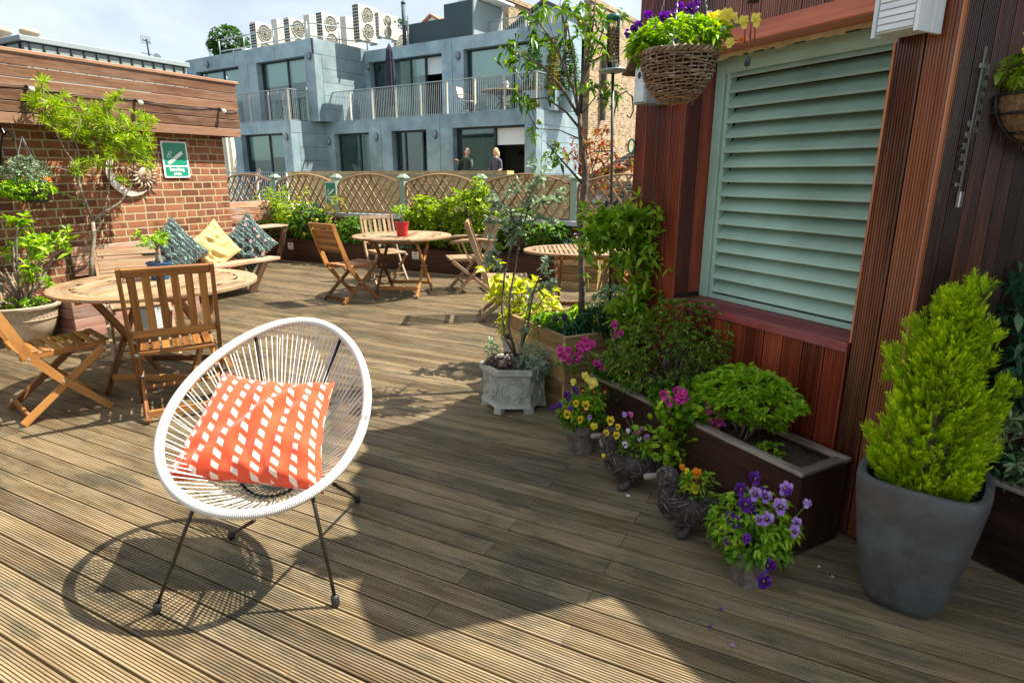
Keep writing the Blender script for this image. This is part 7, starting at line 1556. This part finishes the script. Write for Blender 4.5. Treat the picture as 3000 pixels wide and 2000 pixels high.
# rooftop plant
def acunit(label, e, b, z0, w_, d_, h, fans=2, box=False):
    t = thing('air_conditioning_unit', label, 'air conditioner', tuple(fp(e, b, z0)), ea, 'air conditioning units on the office roof'); mb = MB()
    mb.box((w_/2, d_/2, h/2+.06), (w_, d_, h), bev=.01); mb.build('casing', M['acwhite'], t)
    if not box:
        mb = MB(); nr = int(h/.11)
        for r_ in range(nr):
            for c in range(3): mb.box((.05+c*(w_-.1)/2, -.004, .14+r_*.11), ((w_-.1)/2-.03, .012, .075))
        mb.build('coil_grille', M['joint'], t)
        for k in range(fans):
            zc = .06+h*(.74 if k == 0 else .28) if fans == 2 else .06+h/2; R_ = min(d_*.40, h*.22 if fans == 2 else h*.36); yc = d_*.46; f = thing('x', 'x', 'x'); del f['label']; del f['category']; f.name = 'fan'; f.parent = t; f.location = (w_, yc, zc)
            mb = MB(); mb.add([(.006, cos(i/24*2*pi)*R_, sin(i/24*2*pi)*R_) for i in range(24)], [tuple(range(24))]); mb.build('fan_recess', plain('fan_dark', (.16, .155, .13), .6) if 'fan_dark' not in bpy.data.materials else bpy.data.materials['fan_dark'], f)
            mb = MB(); mb.tube([(.015, cos(a_)*R_, sin(a_)*R_) for a_ in [i/24*2*pi for i in range(24)]], .018, 6, closed=True)
            for q_ in (.35, .65): mb.tube([(.03, cos(a_)*R_*q_, sin(a_)*R_*q_) for a_ in [i/20*2*pi for i in range(20)]], .006, 4, closed=True)
            for i in range(14): a_ = i/14*2*pi; mb.tube([(.03, cos(a_)*R_*.15, sin(a_)*R_*.15), (.02, cos(a_)*R_, sin(a_)*R_)], .006, 4)
            mb.lathe([(.001, -.01), (R_*.16, 0), (.001, .012)], (.03, 0, 0), 10); mb.build('fan_guard', M['acwhite'], f)
        mb = MB(); mb.box((w_+.004, d_*.86, h*.86), (.004, .09, .07)); mb.build('badge', M['navycloth'], t)
    mb = MB(); mb.box((w_/2, .12, .03), (w_+.1, .06, .06)); mb.box((w_/2, d_-.12, .03), (w_+.1, .06, .06)); mb.build('feet', M['steel'], t); return t
zr = Z4+.15
bA = 1.6
for lab, x0, x1, ytop, bx_ in (('leftmost of the twin fan units on the roof', 645, 690, 185, False), ('second twin fan unit from the left on the roof', 922, 965, 147, False), ('third twin fan unit from the left on the roof', 1190, 1235, 110, False), ('plain cream casing between the first two fan units', 820, 866, 163, True), ('plain cream casing between the second and third fan units', 1085, 1132, 126, True), ('plain cream casing left of the raised pair of fan units', 1385, 1432, 140, True)):
    e0, zt_ = FH(500+x0/2.8, ytop/2.8, bA); e1, _q = FH(500+x1/2.8, ytop/2.8, bA); acunit(lab, e0, bA, zr, e1-e0, 1.0, zt_-zr-.06, 2, bx_)
for lab, x0, x1, ytop, fans in (('tall raised fan unit on a steel frame, left of the pair', 1487, 1535, 38, 2), ('tall raised fan unit on a steel frame, right of the pair', 1672, 1702, 104, 2), ('small single fan unit at the right end of the row', 1822, 1850, 238, 1)):
    bq = 1.0 if fans == 2 else 4.0; e0, zt_ = FH(500+x0/2.8, ytop/2.8, bq); e1, _q = FH(500+x1/2.8, ytop/2.8, bq); acunit(lab, e0, bq, zr+.02, e1-e0, 1.02 if fans == 2 else .8, zt_-zr-.08, fans)
t = thing('pipe_guard_rail', 'galvanised pipe guard rail along the office roof edge', 'railing'); mb = MB()
GP = [(-15.6, LU+.25), (-13.86, LU+.25), (-11.9, LU+.25), (-9.9, LU+.25), (-9.45, LU+1.4), (-9.0, UU-.1)]
for (a_, b_) in zip(GP, GP[1:]):
    for h in (.62, .18): mb.tube([fp(*a_, zr+h-.05), fp(*b_, zr+h-.05)], .022, 6)
mb.build('rails', M['steel'], t, True); mb = MB()
for a_ in GP: mb.tube([fp(*a_, Z4), fp(*a_, zr+.6)], .022, 6)
mb.build('uprights', M['steel'], t, True)
t = thing('skylight', 'small white framed rooftop skylight at the left end of the guard rail', 'skylight', tuple(fp(-14.9, .3, zr)), ea); mb = MB(); mb.box((0, 0, .12), (.9, .7, .24), taper=.85); mb.build('frame', M['white'], t); mb = MB(); mb.box((0, -.35, .14), (.55, .03, .12)); mb.build('pane', M['darkframe'], t)
t = thing('roof_vent', 'little grey vent pipe at the far left end of the office roof', 'vent', tuple(fp(-17.0, 0, zr))); mb = MB(); mb.tube([(0, 0, 0), (0, 0, .35)], .05, 8); mb.tube([(-.12, 0, .36), (.12, 0, .40)], .03, 6); mb.build('pipe', M['steel'], t)
t = thing('flue_pipe', 'tall dark flue pipe strapped beside the dark rooftop box', 'flue'); e, z = FH(1181, 12, 1.9); mb = MB(); mb.tube([fp(e, 1.9, Z4), fp(e, 1.9, z)], .075, 10); mb.lathe([(.09, 0), (.09, .05), (.02, .12)], tuple(fp(e, 1.9, z)), 12); mb.build('pipe', M['darkrender'], t, True); mb = MB(); fbx(mb, e-.2, e+.25, 1.86, 1.94, 6.9, 6.95); fbx(mb, e+.2, e+.24, 1.86, 1.9, 6.2, 7.2); mb.build('bracket', M['steel'], t)
t = thing('rooftop_box', 'dark blue grey stepped plant enclosure on the office roof', 'roof structure'); mb = MB(); fbx(mb, -7.12, -5.27, 2.05, 6, Z4-.1, 6.95); fbx(mb, -5.27, -3.97, 2.05, 3.87, Z4-.1, 7.40); mb.build('front_wall', M['darkrender'], t)
mb = MB(); fbx(mb, -3.969, -3.90, 2.04, 3.87, Z4-.1, 7.41); mb.build('side_wall', M['render'], t); mb = MB(); fbx(mb, -4.8, -3.4, 2.3, 3.9, 7.45, 7.52); mb.build('roof_edge', M['white'], t)
# chimneys and gable
t = thing('brick_chimney', 'broad yellow brick chimney stack behind the rooftop box', 'chimney'); mb = MB(); fbx(mb, -5.4, -4.41, 5, 6.8, 5, 8.0); mb.build('stack', M['londonbrick'], t); mb = MB(); fbx(mb, -5.48, -4.33, 4.93, 6.9, 8.0, 8.18); mb.build('coping', M['londonbrick'], t)
def gable(label, px, py, b, hw, hh, mat):
    e, z = FH(px, py, b); t = thing('gabled_house', label, 'house'); mb = MB(); P = [(e-hw, z-hh), (e+hw, z-hh), (e, z)]
    V_ = [fp(a_, q_, zz) for q_ in (b, b+4) for a_, zz in P]+[fp(a_, q_, z-hh-6) for q_ in (b, b+4) for a_ in (e-hw, e+hw)]
    mb.add(V_, [(0, 1, 2), (5, 4, 3), (0, 6, 7, 1), (3, 8, 6, 0), (1, 7, 9, 4)]); mb.build('wall', M[mat], t); mb = MB()
    for s in (-1, 1): mb.add([fp(e, b-.15, z+.03), fp(e+s*hw*1.15, b-.15, z-hh*1.15+.03), fp(e+s*hw*1.15, b+4, z-hh*1.15+.03), fp(e, b+4, z+.03), fp(e, b-.15, z+.13), fp(e+s*hw*1.15, b-.15, z-hh*1.15+.13), fp(e+s*hw*1.15, b+4, z-hh*1.15+.13), fp(e, b+4, z+.13)], [(0, 1, 2, 3), (4, 7, 6, 5), (0, 4, 5, 1), (1, 5, 6, 2), (3, 2, 6, 7)])
    mb.build('roof', M['felt' if mat == 'zincside' else 'terra'], t)
gable('pale gabled house roof peeking over the dark rooftop box', 1265, 50, 9, 1.0, .55, 'blind'); gable('grey clad gable seen between the peach branches', 1596, 10, 4.5, 1.6, .8, 'zincside')
e, z = FH(1597, 200, 3)
# dense tree beyond the office roof
def fartree(label, px, py, dist, r_, hh, n=900):
    c = FO+FB*dist; p = hit(px, py, c, FB); t = thing('distant_tree', label, 'tree', (p.x, p.y, p.z)); P, D = ellips(n, (0, 0, 0), (r_, r_, hh), .6); K = rand_unit(22)*np.array([r_, r_, hh])*.8; k = np.linalg.norm((P[:, None]-K[None])/np.array([r_, r_, hh]), axis=2).min(1) < .42; P, D = P[k], D[k]
    Pw, Dw = whorls(P, D+A3((0, 0, .5)), 5, .9); leafmesh('crown', Pw, Dw, .24, .09, M['farleaf'], t, simple=True); mb = MB(); mb.tube([(0, 0, -9), (0, 0, 0)], [.25, .1], 8); mb.build('trunk', M['bark'], t)
fartree('round green tree top showing above the left end of the office roof', 668, 128, 14, 1.55, 1.25, 1500); fartree('small green shrub top behind the raised fan units', 1172, 92, 9, .5, .5, 200)

# standing seam roof building far left, chimney pots, aerial
M['seam'] = plain('seamed_grey_green_metal', (.22, .27, .25), .5, .08, 2, metal=.2)
t = thing('standing_seam_building', 'low grey building with standing seam metal parapet above the timber fascia', 'building'); mb = MB()
A_ = Vector((-12, 5.97, 0)); d1 = Vector((0, 1, 0)); d2 = Vector((-1, -.05, 0)).normalized(); 
mb.box((-17.0, 7.4, 1.2), (10, 2.86, 4.60)); mb.mi = [0]*len(mb.f)
for i in range(14): mb.box((-11.985, 6.05+i*.21, 3.34), (.03, .018, .36), mi=1)
for i in range(20): mb.box((-12.1-i*.45, 5.955, 3.34), (.022, .03, .36), mi=1)
mb.build('seamed_wall', [M['seam'], M['joint']], t); mb = MB(); mb.box((-17.0, 7.4, 3.56), (10.10, 3.0, .09), bev=.01); mb.build('capping', M['render'], t)
for i, (x, y) in enumerate(((-14.6, 6.3), (-13.9, 6.35))):
    p = hit((8, 88)[i], (100, 104)[i], (0, 6.6), (0, 1)); t = thing('chimney_pot', ('pinkish chimney pot at the far left edge of the roof', 'shorter chimney pot next to the one at the left edge')[i], 'chimney pot', (p.x, p.y, 3.55)); mb = MB(); h = p.z-3.55; mb.lathe([(.13, 0), (.11, h), (.15, h+.02), (.15, h+.07), (.02, h+.12)], n=16, closed_top=True); mb.build('pot', M['paleterra'], t, True)
t = thing('television_aerial', 'television aerial mast with a small satellite dish on the grey roof', 'aerial'); p0 = Vector((-12.3, 8.30, 3.55)); mb = MB(); mb.tube([p0, p0+Vector((0, -.02, .42))], .014, 6)
mb.tube([p0+Vector((0, -.10, .40)), p0+Vector((0, .06, .36))], .008, 5)
for k in range(6): mb.tube([p0+Vector((0, -.13+.035*k, .33)), p0+Vector((0, -.13+.035*k, .47))], .003, 4)
for k in range(4): mb.tube([p0+Vector((0, -.14, .34+.04*k)), p0+Vector((0, .05, .34+.04*k))], .0025, 4)
mb.tube([p0+Vector((0, -.16, .16)), p0+Vector((0, .22, .14))], .005, 5)
for k in range(5): mb.tube([p0+Vector((-.05, -.12+.07*k, .155)), p0+Vector((.05, -.12+.07*k, .155))], .003, 4)
mb.build('mast', M['joint'], t); mb = MB(); mb.grid(lambda u, v: tuple(p0+Vector((.06+.05*v*v, .08+.09*v*cos(u*2*pi), .07+.10*v*sin(u*2*pi)))), 20, 6, closeu=True); mb.build('dish', M['steel'], t, True)
p = hit(375, 145, (-17, 0), (1, 0)); t = thing('white_roof_dome', 'low white rooflight dome behind the standing seam parapet', 'rooflight', (p.x, p.y, 3.6)); mb = MB(); mb.lathe([(.42, 0), (.36, .10), (.22, .17), (.02, .19)], n=28); mb.build('dome', M['white'], t, True)
